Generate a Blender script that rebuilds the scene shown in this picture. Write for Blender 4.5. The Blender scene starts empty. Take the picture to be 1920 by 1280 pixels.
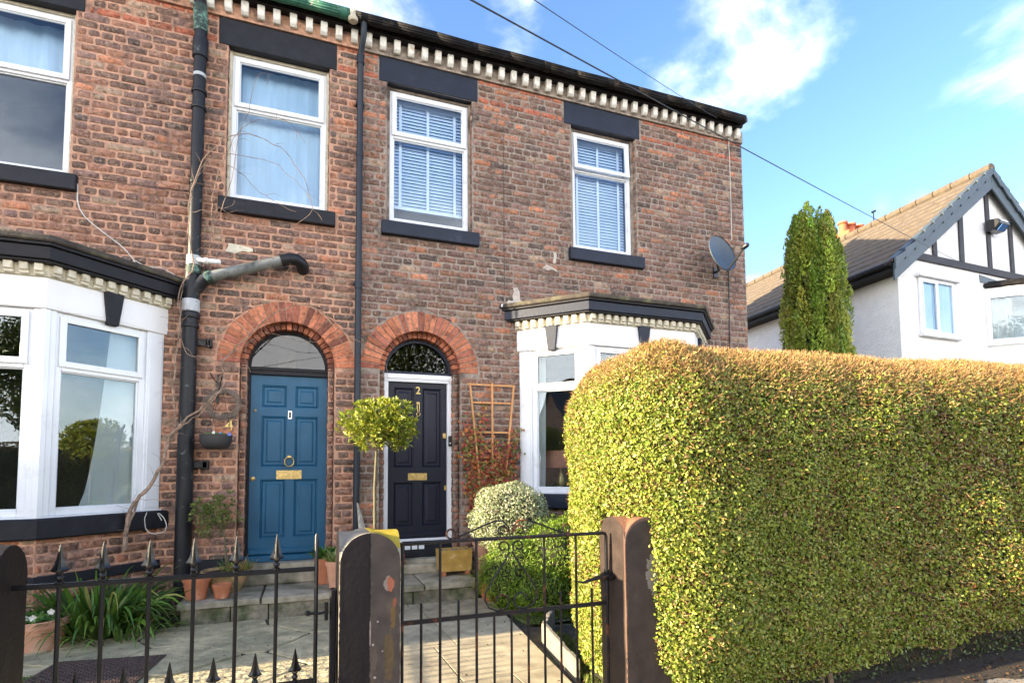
import bpy, math, random
import numpy as np
from mathutils import Vector, Matrix
R = math.radians
SC = bpy.context.scene
COL = SC.collection
# ---------------------------------------------------------------- camera
cam = bpy.data.cameras.new("camera"); camo = bpy.data.objects.new("camera", cam); COL.objects.link(camo)
cam.sensor_width = 36.0; cam.lens = 19.702; cam.shift_y = 0.0902; cam.clip_start = 0.05; cam.clip_end = 2000
_p, _r, _y = R(3.675), R(-0.458), R(20.482)
_f = Vector((math.sin(_y)*math.cos(_p), math.cos(_y)*math.cos(_p), math.sin(_p)))
_rt = Vector((math.cos(_y), -math.sin(_y), 0)); _up = _rt.cross(_f)
_r2 = _rt*math.cos(_r) + _up*math.sin(_r); _u2 = -_rt*math.sin(_r) + _up*math.cos(_r)
camo.matrix_world = Matrix(((_r2.x, _u2.x, -_f.x, 0), (_r2.y, _u2.y, -_f.y, 0), (_r2.z, _u2.z, -_f.z, 1.25), (0, 0, 0, 1)))
SC.camera = camo
# ---------------------------------------------------------------- light
SUN_EL, SUN_AZ = 13.5, -91.2          # azimuth from +Y (into the houses) clockwise: the sun stands low to the left
sl = bpy.data.lights.new("sun", 'SUN'); sl.energy = 2.8; sl.angle = R(0.55); sl.color = (1.0, 0.82, 0.56)
so = bpy.data.objects.new("sun", sl); COL.objects.link(so)
_sd = Vector((math.cos(R(SUN_EL))*math.sin(R(SUN_AZ)), math.cos(R(SUN_EL))*math.cos(R(SUN_AZ)), math.sin(R(SUN_EL))))
so.rotation_euler = _sd.to_track_quat('Z', 'Y').to_euler()
SC.view_settings.view_transform = 'Standard'; SC.view_settings.look = 'None'
SC.view_settings.exposure = 3.0; SC.view_settings.gamma = 1.0
w = bpy.data.worlds.new("World"); SC.world = w; w.use_nodes = True
def build_world():
    nt = w.node_tree; N = nt.nodes; L = nt.links; N.clear()
    out = N.new('ShaderNodeOutputWorld'); bg = N.new('ShaderNodeBackground'); bg.inputs[1].default_value = 0.12
    sky = N.new('ShaderNodeTexSky'); sky.sky_type = 'NISHITA'; sky.sun_disc = False
    sky.sun_elevation = R(SUN_EL); sky.sun_rotation = R(SUN_AZ); sky.air_density = 1.0; sky.dust_density = 1.2; sky.ozone_density = 2.0
    tc = N.new('ShaderNodeTexCoord')
    nrm = N.new('ShaderNodeVectorMath'); nrm.operation = 'NORMALIZE'; L.new(tc.outputs['Generated'], nrm.inputs[0])
    sep = N.new('ShaderNodeSeparateXYZ'); L.new(nrm.outputs[0], sep.inputs[0])
    mp = N.new('ShaderNodeMapping'); mp.inputs['Scale'].default_value = (1.5, 1.5, 3.2); mp.inputs['Location'].default_value = (CL0, CL1, CL2)
    mp.inputs['Rotation'].default_value = (0, R(8), 0)
    L.new(nrm.outputs[0], mp.inputs[0])
    n1 = N.new('ShaderNodeTexNoise'); n1.inputs['Scale'].default_value = 1.7; n1.inputs['Detail'].default_value = 9; n1.inputs['Roughness'].default_value = 0.56; n1.inputs['Distortion'].default_value = 0.25
    L.new(mp.outputs[0], n1.inputs['Vector'])
    def math_(op, a, b=None, clamp=False):
        m = N.new('ShaderNodeMath'); m.operation = op; m.use_clamp = clamp
        for i, v in enumerate((a, b)):
            if v is None: continue
            if isinstance(v, (int, float)): m.inputs[i].default_value = v
            else: L.new(v, m.inputs[i])
        return m.outputs[0]
    # unseen cloud belt added behind the camera to light the fronts; low horizon cloud
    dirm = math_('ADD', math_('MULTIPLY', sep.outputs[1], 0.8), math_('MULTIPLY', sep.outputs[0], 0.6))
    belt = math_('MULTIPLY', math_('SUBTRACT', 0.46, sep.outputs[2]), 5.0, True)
    south_fill = math_('MULTIPLY', math_('MULTIPLY', math_('SUBTRACT', 0.10, dirm, True), 0.42), belt)
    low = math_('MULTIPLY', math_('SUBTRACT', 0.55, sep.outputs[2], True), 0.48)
    d = math_('ADD', math_('ADD', n1.outputs[0], south_fill), low)
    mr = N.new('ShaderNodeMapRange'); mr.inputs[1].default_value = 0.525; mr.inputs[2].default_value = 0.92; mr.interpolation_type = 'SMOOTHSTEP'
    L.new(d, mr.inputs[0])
    mix = N.new('ShaderNodeMix'); mix.data_type = 'RGBA'
    hs = N.new('ShaderNodeHueSaturation'); hs.inputs['Saturation'].default_value = 1.15; hs.inputs['Hue'].default_value = 0.510; hs.inputs['Value'].default_value = SKYV; L.new(sky.outputs[0], hs.inputs['Color'])
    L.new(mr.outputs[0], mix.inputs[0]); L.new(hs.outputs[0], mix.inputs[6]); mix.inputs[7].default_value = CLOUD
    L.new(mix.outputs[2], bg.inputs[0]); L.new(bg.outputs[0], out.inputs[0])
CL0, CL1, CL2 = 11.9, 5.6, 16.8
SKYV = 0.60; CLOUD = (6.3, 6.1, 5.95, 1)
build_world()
SC.cycles.use_denoising = True
SC.cycles.max_bounces = 8; SC.cycles.transparent_max_bounces = 12
# ---------------------------------------------------------------- helpers
rng = np.random.default_rng(7); random.seed(7)
ORG = {}
def tag(o, label=None, cat=None, group=None, kind=None):
    if label: o['label'] = label
    if cat: o['category'] = cat
    if group: o['group'] = group
    if kind: o['kind'] = kind
    return o
def empty(name, loc, label, cat, group=None, rz=0):
    o = bpy.data.objects.new(name, None); COL.objects.link(o); o.location = loc; o.rotation_euler = (0, 0, rz)
    o.empty_display_size = 0.1; ORG[o.name] = Vector(loc); return tag(o, label, cat, group)
def link_mesh(name, me, parent=None):
    o = bpy.data.objects.new(name, me); COL.objects.link(o)
    if parent is not None: o.parent = parent
    return o
def copy_tree(o, parent=None, sub=True):
    c = o.copy(); COL.objects.link(c); c.parent = parent
    if o.name in ORG: ORG[c.name] = ORG[o.name]
    for ch in list(o.children): copy_tree(ch, c)
    return c
def vnoise(p, s=1.0, seed=0):
    p = np.asarray(p, float)*s + seed*17.31
    i = np.floor(p).astype(np.int64); f = p - i; f = f*f*(3-2*f)
    def h(a, b, c):
        n = (a*73856093) ^ (b*19349663) ^ (c*83492791) ^ (seed*2654435)
        n = (n ^ (n >> 13))*1274126177; n &= 0x7fffffff
        return (n % 100003)/100003.0
    r = 0
    for dx in (0, 1):
        for dy in (0, 1):
            for dz in (0, 1):
                wgt = (f[:, 0] if dx else 1-f[:, 0])*(f[:, 1] if dy else 1-f[:, 1])*(f[:, 2] if dz else 1-f[:, 2])
                r = r + wgt*h(i[:, 0]+dx, i[:, 1]+dy, i[:, 2]+dz)
    return r
class MB:
    def __init__(s): s.v = []; s.f = []; s.m = []; s.c = None
    def add(s, vs, fs, mi=0):
        n = len(s.v); s.v += [tuple(x) for x in vs]; s.f += [tuple(i+n for i in f) for f in fs]; s.m += [mi]*len(fs); return s
    def box(s, x0, x1, y0, y1, z0, z1, mi=0, T=None):
        if x0 > x1: x0, x1 = x1, x0
        if y0 > y1: y0, y1 = y1, y0
        if z0 > z1: z0, z1 = z1, z0
        vs = [(x0,y0,z0),(x1,y0,z0),(x1,y1,z0),(x0,y1,z0),(x0,y0,z1),(x1,y0,z1),(x1,y1,z1),(x0,y1,z1)]
        if T is not None: vs = [T(v) for v in vs]
        return s.add(vs, [(0,3,2,1),(4,5,6,7),(0,1,5,4),(1,2,6,5),(2,3,7,6),(3,0,4,7)], mi)
    def prism(s, poly, z0, z1, mi=0, T=None):
        n = len(poly); vs = [(x, y, z0) for x, y in poly]+[(x, y, z1) for x, y in poly]
        if T is not None: vs = [T(v) for v in vs]
        return s.add(vs, [tuple(range(n))[::-1], tuple(range(n, 2*n))]+[(i, (i+1) % n, (i+1) % n+n, i+n) for i in range(n)], mi)
    def tube(s, pts, r, n=8, mi=0, cap=True):
        pts = [Vector(p) for p in pts]; rs = r if isinstance(r, (list, tuple)) else [r]*len(pts)
        vs = []; fs = []; prev = None
        for i, p in enumerate(pts):
            t = (pts[min(i+1, len(pts)-1)]-pts[max(i-1, 0)])
            if t.length < 1e-9: t = Vector((0, 0, 1))
            t.normalize()
            if prev is None:
                a = Vector((0, 0, 1)) if abs(t.z) < 0.9 else Vector((1, 0, 0)); u = t.cross(a).normalized()
            else:
                u = (prev-t*prev.dot(t))
                u = u.normalized() if u.length > 1e-6 else t.orthogonal().normalized()
            prev = u; v_ = t.cross(u)
            for k in range(n):
                an = 2*math.pi*k/n; vs.append(p+(u*math.cos(an)+v_*math.sin(an))*rs[i])
        for i in range(len(pts)-1):
            for k in range(n): fs.append((i*n+k, i*n+(k+1) % n, (i+1)*n+(k+1) % n, (i+1)*n+k))
        if cap: fs.append(tuple(range(n))[::-1]); fs.append(tuple(range((len(pts)-1)*n, len(pts)*n)))
        return s.add(vs, fs, mi)
    def lathe(s, prof, c=(0, 0, 0), n=24, mi=0, T=None):
        vs = []; fs = []
        for r, z in prof:
            for k in range(n):
                a = 2*math.pi*k/n; vs.append((c[0]+r*math.cos(a), c[1]+r*math.sin(a), c[2]+z))
        if T is not None: vs = [T(v) for v in vs]
        for i in range(len(prof)-1):
            for k in range(n): fs.append((i*n+k, i*n+(k+1) % n, (i+1)*n+(k+1) % n, (i+1)*n+k))
        if prof[0][0] > 1e-4: fs.append(tuple(range(n))[::-1])
        if prof[-1][0] > 1e-4: fs.append(tuple(range((len(prof)-1)*n, len(prof)*n)))
        return s.add(vs, fs, mi)
    def build(s, name, mats, parent=None, smooth=False, bevel=0, loc=None, seg=1):
        o0 = Vector((0, 0, 0)) if loc is None else Vector(loc)
        if parent is not None:
            q = parent; 
            while q.parent is not None: q = q.parent
            o0 = ORG.get(q.name, q.location.copy())
        me = bpy.data.meshes.new(name); me.from_pydata([(x-o0.x, y-o0.y, z-o0.z) for x, y, z in s.v], [], s.f)
        if not isinstance(mats, (list, tuple)): mats = [mats]
        for m in mats: me.materials.append(m)
        if len(mats) > 1: me.polygons.foreach_set('material_index', s.m)
        if s.c is not None:
            a = me.color_attributes.new('col', 'FLOAT_COLOR', 'POINT'); a.data.foreach_set('color', np.asarray(s.c, np.float32).ravel())
        me.validate(); me.update()
        if smooth:
            me.polygons.foreach_set('use_smooth', [True]*len(me.polygons))
            try: me.set_sharp_from_angle(angle=R(40))
            except Exception: pass
        o = link_mesh(name, me, parent)
        if parent is None and loc is not None: o.location = loc
        if bevel:
            b = o.modifiers.new('bevel', 'BEVEL'); b.width = bevel; b.segments = seg; b.limit_method = 'ANGLE'; b.angle_limit = R(35)
        return o
def np_mesh(name, verts, faces4, cols, mat, parent=None, loc=None, smooth=False):
    o0 = np.zeros(3) if loc is None else np.array(loc, float)
    if parent is not None:
        q = parent
        while q.parent is not None: q = q.parent
        o0 = np.array(ORG.get(q.name, q.location))
    me = bpy.data.meshes.new(name); nv = len(verts); nf, k = faces4.shape
    me.vertices.add(nv); me.vertices.foreach_set('co', (verts-o0).astype(np.float32).ravel())
    me.loops.add(nf*k); me.loops.foreach_set('vertex_index', faces4.astype(np.int32).ravel())
    me.polygons.add(nf); me.polygons.foreach_set('loop_start', np.arange(0, nf*k, k, dtype=np.int32))
    if cols is not None:
        a = me.color_attributes.new('col', 'FLOAT_COLOR', 'POINT'); c = np.ones((nv, 4), np.float32); c[:, :3] = cols; a.data.foreach_set('color', c.ravel())
    me.materials.append(mat); me.update(calc_edges=True); me.validate()
    if smooth: me.polygons.foreach_set('use_smooth', [True]*len(me.polygons))
    o = link_mesh(name, me, parent)
    if parent is None and loc is not None: o.location = loc
    return o
# ---------------------------------------------------------------- materials
def mat(name, col, rough=0.6, var=0.15, scale=8.0, bump=0.0, bscale=40.0, metal=0.0, spec=0.5, col2=None, c2scale=2.5, c2lo=0.5, c2hi=0.65, attr=False, coat=0.0, sheen=0.0, transl=0.0, stretch=(1, 1, 1), bdist=0.01):
    m = bpy.data.materials.new(name); m.use_nodes = True; nt = m.node_tree; N = nt.nodes; L = nt.links
    b = N['Principled BSDF']; b.inputs['Roughness'].default_value = rough; b.inputs['Metallic'].default_value = metal
    b.inputs['Specular IOR Level'].default_value = spec; b.inputs['Coat Weight'].default_value = coat
    tc = N.new('ShaderNodeTexCoord'); mp = N.new('ShaderNodeMapping'); L.new(tc.outputs['Object'], mp.inputs[0]); mp.inputs['Scale'].default_value = stretch
    if attr:
        a = N.new('ShaderNodeAttribute'); a.attribute_name = 'col'; base = a.outputs['Color']
    else:
        rgb = N.new('ShaderNodeRGB'); rgb.outputs[0].default_value = (*col, 1); base = rgb.outputs[0]
    if col2 is not None:
        n2 = N.new('ShaderNodeTexNoise'); n2.inputs['Scale'].default_value = c2scale; n2.inputs['Detail'].default_value = 6; n2.inputs['Roughness'].default_value = 0.6; L.new(mp.outputs[0], n2.inputs['Vector'])
        mr = N.new('ShaderNodeMapRange'); mr.inputs[1].default_value = c2lo; mr.inputs[2].default_value = c2hi; L.new(n2.outputs[0], mr.inputs[0])
        mx = N.new('ShaderNodeMix'); mx.data_type = 'RGBA'; L.new(mr.outputs[0], mx.inputs[0]); L.new(base, mx.inputs[6]); mx.inputs[7].default_value = (*col2, 1); base = mx.outputs[2]
    if var > 0:
        n = N.new('ShaderNodeTexNoise'); n.inputs['Scale'].default_value = scale; n.inputs['Detail'].default_value = 5; L.new(mp.outputs[0], n.inputs['Vector'])
        mr = N.new('ShaderNodeMapRange'); mr.inputs[1].default_value = 0.3; mr.inputs[2].default_value = 0.7; mr.inputs[3].default_value = 1-var; mr.inputs[4].default_value = 1+var; L.new(n.outputs[0], mr.inputs[0])
        vm = N.new('ShaderNodeVectorMath'); vm.operation = 'SCALE'; L.new(base, vm.inputs[0]); L.new(mr.outputs[0], vm.inputs['Scale']); base = vm.outputs[0]
    L.new(base, b.inputs['Base Color'])
    if bump > 0:
        nb = N.new('ShaderNodeTexNoise'); nb.inputs['Scale'].default_value = bscale; nb.inputs['Detail'].default_value = 4; L.new(mp.outputs[0], nb.inputs['Vector'])
        bp = N.new('ShaderNodeBump'); bp.inputs['Strength'].default_value = bump; bp.inputs['Distance'].default_value = bdist; L.new(nb.outputs[0], bp.inputs['Height']); L.new(bp.outputs[0], b.inputs['Normal'])
    if transl > 0:
        tr = N.new('ShaderNodeBsdfTranslucent'); L.new(base, tr.inputs[0]); ms = N.new('ShaderNodeMixShader'); ms.inputs[0].default_value = transl
        L.new(b.outputs[0], ms.inputs[1]); L.new(tr.outputs[0], ms.inputs[2]); L.new(ms.outputs[0], N['Material Output'].inputs[0])
    return m
def glass_mat(name, tint=(0.85, 0.9, 0.92), refl=1.5, base=0.12, rough=0.0):
    m = bpy.data.materials.new(name); m.use_nodes = True; nt = m.node_tree; N = nt.nodes; L = nt.links; N.clear()
    o = N.new('ShaderNodeOutputMaterial'); t = N.new('ShaderNodeBsdfTransparent'); t.inputs[0].default_value = (*tint, 1)
    g = N.new('ShaderNodeBsdfGlossy'); g.inputs['Roughness'].default_value = rough; g.inputs[0].default_value = (0.95, 0.97, 1, 1)
    fr = N.new('ShaderNodeFresnel'); fr.inputs[0].default_value = refl
    ad = N.new('ShaderNodeMath'); ad.operation = 'ADD'; ad.use_clamp = True; L.new(fr.outputs[0], ad.inputs[0]); ad.inputs[1].default_value = base
    # old float glass is never quite flat
    nz = N.new('ShaderNodeTexNoise'); nz.inputs['Scale'].default_value = 1.4; tc = N.new('ShaderNodeTexCoord'); L.new(tc.outputs['Object'], nz.inputs['Vector'])
    bp = N.new('ShaderNodeBump'); bp.inputs['Strength'].default_value = 0.25; bp.inputs['Distance'].default_value = 0.01; L.new(nz.outputs[0], bp.inputs['Height']); L.new(bp.outputs[0], g.inputs['Normal'])
    gm = N.new('ShaderNodeNewGeometry'); fb = N.new('ShaderNodeMath'); fb.operation = 'SUBTRACT'; fb.inputs[0].default_value = 1.0; L.new(gm.outputs['Backfacing'], fb.inputs[1])
    fm = N.new('ShaderNodeMath'); fm.operation = 'MULTIPLY'; L.new(ad.outputs[0], fm.inputs[0]); L.new(fb.outputs[0], fm.inputs[1])
    ms = N.new('ShaderNodeMixShader'); L.new(fm.outputs[0], ms.inputs[0]); L.new(t.outputs[0], ms.inputs[1]); L.new(g.outputs[0], ms.inputs[2]); L.new(ms.outputs[0], o.inputs[0])
    return m
def brick_mat():
    m = mat('weathered_brick', (1, 1, 1), rough=0.88, attr=True, var=0.32, scale=26, bump=0.9, bscale=55, spec=0.25, bdist=0.006)
    nt = m.node_tree; N = nt.nodes; L = nt.links; b = N['Principled BSDF']; src = b.inputs['Base Color'].links[0].from_socket
    tc = [n for n in N if n.type == 'TEX_COORD'][0]
    def layer(src, scale, lo, hi, col, amt, rough=0.7, st=(1, 1, 1)):
        mq = N.new('ShaderNodeMapping'); mq.inputs['Scale'].default_value = st; L.new(tc.outputs['Object'], mq.inputs[0])
        n = N.new('ShaderNodeTexNoise'); n.inputs['Scale'].default_value = scale; n.inputs['Detail'].default_value = 7; n.inputs['Roughness'].default_value = rough; L.new(mq.outputs[0], n.inputs['Vector'])
        mr = N.new('ShaderNodeMapRange'); mr.inputs[1].default_value = lo; mr.inputs[2].default_value = hi; mr.inputs[4].default_value = amt; L.new(n.outputs[0], mr.inputs[0])
        mx = N.new('ShaderNodeMix'); mx.data_type = 'RGBA'; L.new(mr.outputs[0], mx.inputs[0]); L.new(src, mx.inputs[6]); mx.inputs[7].default_value = (*col, 1); return mx.outputs[2]
    src = layer(src, 17, 0.50, 0.60, (0.050, 0.034, 0.028), 0.62)     # burnt and sooty skins
    src = layer(src, 27, 0.53, 0.62, (0.36, 0.25, 0.175), 0.72)       # pale spalls and lime specks
    src = layer(src, 60, 0.56, 0.66, (0.50, 0.38, 0.28), 0.5)
    src = layer(src, 4.0, 0.54, 0.66, (0.28, 0.19, 0.14), 0.28)      # lime bloom in patches
    src = layer(src, 0.9, 0.54, 0.72, (0.08, 0.06, 0.05), 0.38)     # broad grime
    src = layer(src, 2.2, 0.55, 0.70, (0.07, 0.052, 0.044), 0.42, st=(1.6, 1.6, 0.22))     # rain streaks
    L.new(src, b.inputs['Base Color']); return m
M = {}
M['brick'] = brick_mat()
M['voussoir'] = mat('arch_brick', (1,1,1), rough=0.85, attr=True, var=0.28, scale=30, bump=0.7, bscale=60, spec=0.25, col2=(0.13,0.05,0.035), c2scale=9, c2lo=0.52, c2hi=0.68, bdist=0.005)
M['mortar_pink'] = mat('pink_mortar', (0.50,0.29,0.195), rough=0.95, var=0.3, scale=18, bump=0.9, bscale=120, spec=0.1, col2=(0.18,0.12,0.10), c2scale=3, bdist=0.006)
M['mortar_grey'] = mat('grey_mortar', (0.30,0.25,0.205), rough=0.95, var=0.3, scale=18, bump=0.9, bscale=120, spec=0.1, col2=(0.12,0.095,0.08), c2scale=3, bdist=0.006)
M['stone_black'] = mat('black_painted_stone', (0.014,0.015,0.020), rough=0.55, spec=0.25, var=0.25, scale=9, bump=0.25, bscale=40, col2=(0.03,0.03,0.035), c2scale=6, c2lo=0.6, c2hi=0.75)
M['stone_navy'] = mat('navy_painted_stone', (0.014,0.019,0.034), rough=0.5, spec=0.28, var=0.18, scale=6, bump=0.2, bscale=40, col2=(0.035,0.045,0.07), c2scale=5, c2lo=0.6, c2hi=0.8)
M['wood_black'] = mat('black_painted_timber', (0.010,0.009,0.012), rough=0.5, spec=0.25, var=0.25, scale=12, bump=0.2, bscale=60, col2=(0.06,0.05,0.04), c2scale=7, c2lo=0.62, c2hi=0.8)
M['lead'] = mat('weathered_felt_capping', (0.055,0.045,0.036), rough=0.9, var=0.35, scale=10, bump=0.8, bscale=60, col2=(0.10,0.095,0.05), c2scale=5)
M['upvc'] = mat('white_window_plastic', (0.76,0.78,0.80), rough=0.3, var=0.04, scale=3, col2=(0.52,0.51,0.47), c2scale=5, c2lo=0.58, c2hi=0.85, bump=0.08, bscale=9)
M['panel_white'] = mat('white_painted_stone', (0.80,0.79,0.77), rough=0.5, var=0.04, scale=4, bump=0.15, bscale=30, col2=(0.55,0.52,0.45), c2scale=5, c2lo=0.62, c2hi=0.8)
M['cream'] = mat('cream_painted_moulding', (0.60,0.55,0.42), rough=0.6, var=0.15, scale=14, bump=0.4, bscale=50, col2=(0.30,0.25,0.16), c2scale=11, c2lo=0.55, c2hi=0.75)
M['dentil'] = mat('chipped_white_dentil', (0.72,0.70,0.63), rough=0.6, var=0.12, scale=25, bump=0.4, bscale=60, col2=(0.40,0.26,0.13), c2scale=7, c2lo=0.6, c2hi=0.74)
M['glass'] = glass_mat('window_glass', base=0.12); M['glass_up'] = glass_mat('upper_window_glass', base=0.05, tint=(0.90,0.95,1.0))
M['glass_dark'] = glass_mat('fanlight_glass', base=0.03, refl=1.33, tint=(0.5,0.5,0.5))
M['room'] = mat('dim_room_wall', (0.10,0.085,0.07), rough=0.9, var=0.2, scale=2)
M['blind'] = mat('white_blind', (0.62,0.71,0.82), rough=0.5, var=0.05)
M['paleblind'] = mat('pale_blue_roller_blind', (0.46,0.58,0.62), rough=0.8, var=0.08, scale=2, col2=(0.40,0.50,0.55), c2scale=1.2, stretch=(3,1,0.6))
M['curtain'] = mat('sheer_white_curtain', (0.85,0.82,0.76), rough=0.9, var=0.08, scale=3, transl=0.35)
M['door_blue'] = mat('blue_door_paint', (0.012,0.088,0.17), rough=0.4, spec=0.3, var=0.14, scale=4, bump=0.10, bscale=70, col2=(0.035,0.12,0.20), c2scale=7, c2lo=0.58, c2hi=0.8, stretch=(1,1,0.5))
M['door_navy'] = mat('dark_navy_door_paint', (0.011,0.013,0.024), rough=0.4, spec=0.25, var=0.1, scale=4, bump=0.05, bscale=70)
M['brass'] = mat('aged_brass', (0.52,0.38,0.15), rough=0.38, metal=0.85, var=0.3, scale=40, bump=0.2, bscale=90)
M['chrome'] = mat('satin_chrome', (0.6,0.6,0.62), rough=0.25, metal=0.9, var=0.1)
M['black_plastic'] = mat('black_plastic', (0.012,0.012,0.014), rough=0.3, var=0.1)
M['iron'] = mat('black_gloss_iron', (0.008,0.008,0.009), rough=0.3, var=0.3, scale=20, bump=0.25, bscale=140, spec=0.4, bdist=0.002)
M['iron_rust'] = mat('rusting_black_iron', (0.010,0.009,0.010), rough=0.45, var=0.3, scale=20, bump=0.4, bscale=120, spec=0.3, col2=(0.16,0.05,0.02), c2scale=9, c2lo=0.56, c2hi=0.66, bdist=0.002)
M['pipe'] = mat('black_cast_iron_pipe', (0.011,0.012,0.015), rough=0.45, spec=0.3, var=0.25, scale=14, bump=0.25, bscale=50, col2=(0.10,0.12,0.12), c2scale=12, c2lo=0.62, c2hi=0.72)
M['pipe_navy'] = mat('slate_blue_downpipe', (0.018,0.024,0.034), rough=0.45, spec=0.3, var=0.2, scale=12, bump=0.15, bscale=50)
M['pipe_grey'] = mat('scuffed_grey_pipe', (0.15,0.16,0.15), rough=0.5, var=0.2, scale=14, bump=0.2, bscale=50, col2=(0.05,0.055,0.055), c2scale=8)
M['verdigris'] = mat('green_patinated_joint', (0.02,0.04,0.032), rough=0.7, var=0.35, scale=25, col2=(0.14,0.26,0.20), c2scale=14, c2lo=0.48, c2hi=0.6)
M['grey_plastic'] = mat('pale_grey_joint', (0.42,0.44,0.45), rough=0.5, var=0.15, scale=15, col2=(0.2,0.2,0.2), c2scale=20, c2lo=0.6)
M['cable_white'] = mat('white_cable', (0.6,0.58,0.53), rough=0.6, var=0.1)
M['cable_black'] = mat('black_cable', (0.02,0.02,0.02), rough=0.6, var=0.1)
M['terracotta'] = mat('weathered_terracotta', (0.44,0.155,0.07), rough=0.8, var=0.18, scale=7, bump=0.3, bscale=70, col2=(0.5,0.36,0.27), c2scale=6, c2lo=0.58, c2hi=0.75)
M['terracotta_pale'] = mat('pale_terracotta', (0.56,0.29,0.18), rough=0.82, var=0.12, scale=7, bump=0.25, bscale=70, col2=(0.6,0.45,0.36), c2scale=4, c2lo=0.55, c2hi=0.8)
M['clay_bowl'] = mat('mossy_clay_bowl', (0.42,0.27,0.13), rough=0.85, var=0.25, scale=12, bump=0.4, bscale=60, col2=(0.15,0.15,0.05), c2scale=8)
M['yellow_glaze'] = mat('yellow_ochre_glaze', (0.46,0.28,0.07), rough=0.4, var=0.22, scale=9, bump=0.3, bscale=40, col2=(0.5,0.36,0.2), c2scale=9, c2lo=0.6)
M['soil'] = mat('potting_soil', (0.035,0.024,0.016), rough=0.95, var=0.4, scale=40, bump=1, bscale=80)
M['leaf'] = mat('leaf', (1,1,1), rough=0.42, attr=True, var=0.12, scale=60, spec=0.45, transl=0.22)
M['leaf_matt'] = mat('dry_leaf', (1,1,1), rough=0.65, attr=True, var=0.15, scale=60, spec=0.3, transl=0.25)
M['twig'] = mat('twig_bark', (0.22,0.15,0.095), rough=0.85, var=0.3, scale=30, bump=0.4, bscale=120)
M['vine'] = mat('pale_vine_bark', (0.30,0.21,0.15), rough=0.85, var=0.35, scale=25, bump=0.8, bscale=90, col2=(0.15,0.10,0.07), c2scale=14)
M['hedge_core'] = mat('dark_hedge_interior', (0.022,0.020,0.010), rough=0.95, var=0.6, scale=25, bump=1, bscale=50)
M['stem'] = mat('smooth_young_bark', (0.11,0.095,0.05), rough=0.75, var=0.25, scale=20, bump=0.3, bscale=60)
M['paving'] = mat('grey_concrete_slab', (0.26,0.23,0.19), rough=0.85, var=0.22, scale=6, bump=0.5, bscale=90, col2=(0.20,0.18,0.14), c2scale=1.7, c2lo=0.42, c2hi=0.68, bdist=0.004)
M['path_slab'] = mat('buff_concrete_slab', (0.46,0.39,0.26), rough=0.85, var=0.2, scale=9, bump=0.6, bscale=110, col2=(0.24,0.20,0.13), c2scale=2.2, c2lo=0.45, c2hi=0.7, bdist=0.004)
M['step_stone'] = mat('mossy_yorkstone', (0.38,0.33,0.24), rough=0.88, var=0.25, scale=8, bump=0.7, bscale=45, col2=(0.13,0.13,0.075), c2scale=3.2, c2lo=0.45, c2hi=0.66, bdist=0.006)
M['riser_stone'] = mat('damp_mossy_riser', (0.24,0.21,0.15), rough=0.9, var=0.35, scale=12, bump=0.9, bscale=40, col2=(0.085,0.10,0.04), c2scale=5, c2lo=0.45, c2hi=0.62)
M['joint_dirt'] = mat('joint_dirt', (0.06,0.05,0.035), rough=0.95, var=0.4, scale=20, bump=0.6, bscale=80)
M['earth'] = mat('garden_earth', (0.065,0.050,0.034), rough=0.95, var=0.4, scale=14, bump=1, bscale=40, col2=(0.07,0.09,0.03), c2scale=2.5)
M['asphalt'] = mat('asphalt', (0.055,0.055,0.056), rough=0.9, var=0.2, scale=30, bump=0.5, bscale=200)
M['cast_cover'] = mat('rusty_cast_cover', (0.085,0.055,0.045), rough=0.7, var=0.25, scale=12, bump=0.2, bscale=60, metal=0.2)
M['render_white'] = mat('pebbledash_white', (0.80,0.79,0.77), rough=0.9, var=0.05, scale=6, bump=0.9, bscale=26, bdist=0.03)
M['timber_dark'] = mat('black_stained_beam', (0.030,0.030,0.036), rough=0.7, var=0.3, scale=6, bump=0.3, bscale=20)
M['barge'] = mat('slate_grey_bargeboard', (0.055,0.076,0.090), rough=0.5, var=0.1, scale=4)
M['roof_tile'] = mat('buff_brown_roof_tile', (0.105,0.078,0.050), rough=0.85, var=0.25, scale=7, bump=0.5, bscale=40, col2=(0.10,0.08,0.06), c2scale=3)
M['slate'] = mat('roof_slate', (0.07,0.07,0.075), rough=0.7, var=0.25, scale=8, bump=0.4, bscale=30)
M['gutter'] = mat('black_gutter', (0.008,0.007,0.007), rough=0.6, spec=0.2, var=0.4, scale=10, bump=0.5, bscale=40, col2=(0.03,0.025,0.02), c2scale=8, c2lo=0.6)
M['gutter_green'] = mat('peeling_green_gutter', (0.03,0.14,0.09), rough=0.6, var=0.3, scale=15, col2=(0.4,0.38,0.33), c2scale=9, c2lo=0.62, c2hi=0.68)
M['chimney_clay'] = mat('orange_chimney_clay', (0.42,0.115,0.045), rough=0.8, var=0.15, scale=8)
M['trellis'] = mat('orange_stained_timber', (0.56,0.27,0.10), rough=0.7, var=0.2, scale=10, bump=0.3, bscale=50, stretch=(1,1,0.2))
M['dish'] = mat('slate_satellite_dish', (0.055,0.075,0.095), rough=0.4, var=0.08, scale=5, bump=0.05)
M['basket'] = mat('charcoal_plastic_bowl', (0.035,0.034,0.036), rough=0.55, var=0.1)
M['shade'] = mat('terracotta_lamp_shade', (0.42,0.16,0.09), rough=0.9, var=0.25, scale=60)
M['edging'] = mat('pale_edging_stone', (0.22,0.20,0.155), rough=0.85, var=0.15, scale=10, bump=0.4, bscale=60)
M['weathered'] = mat('silvered_wood', (0.34,0.31,0.25), rough=0.85, var=0.35, scale=10, bump=0.6, bscale=30, stretch=(3,3,0.4))
M['blue_vase'] = mat('turquoise_paper', (0.10,0.42,0.55), rough=0.5, var=0.1)
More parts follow.
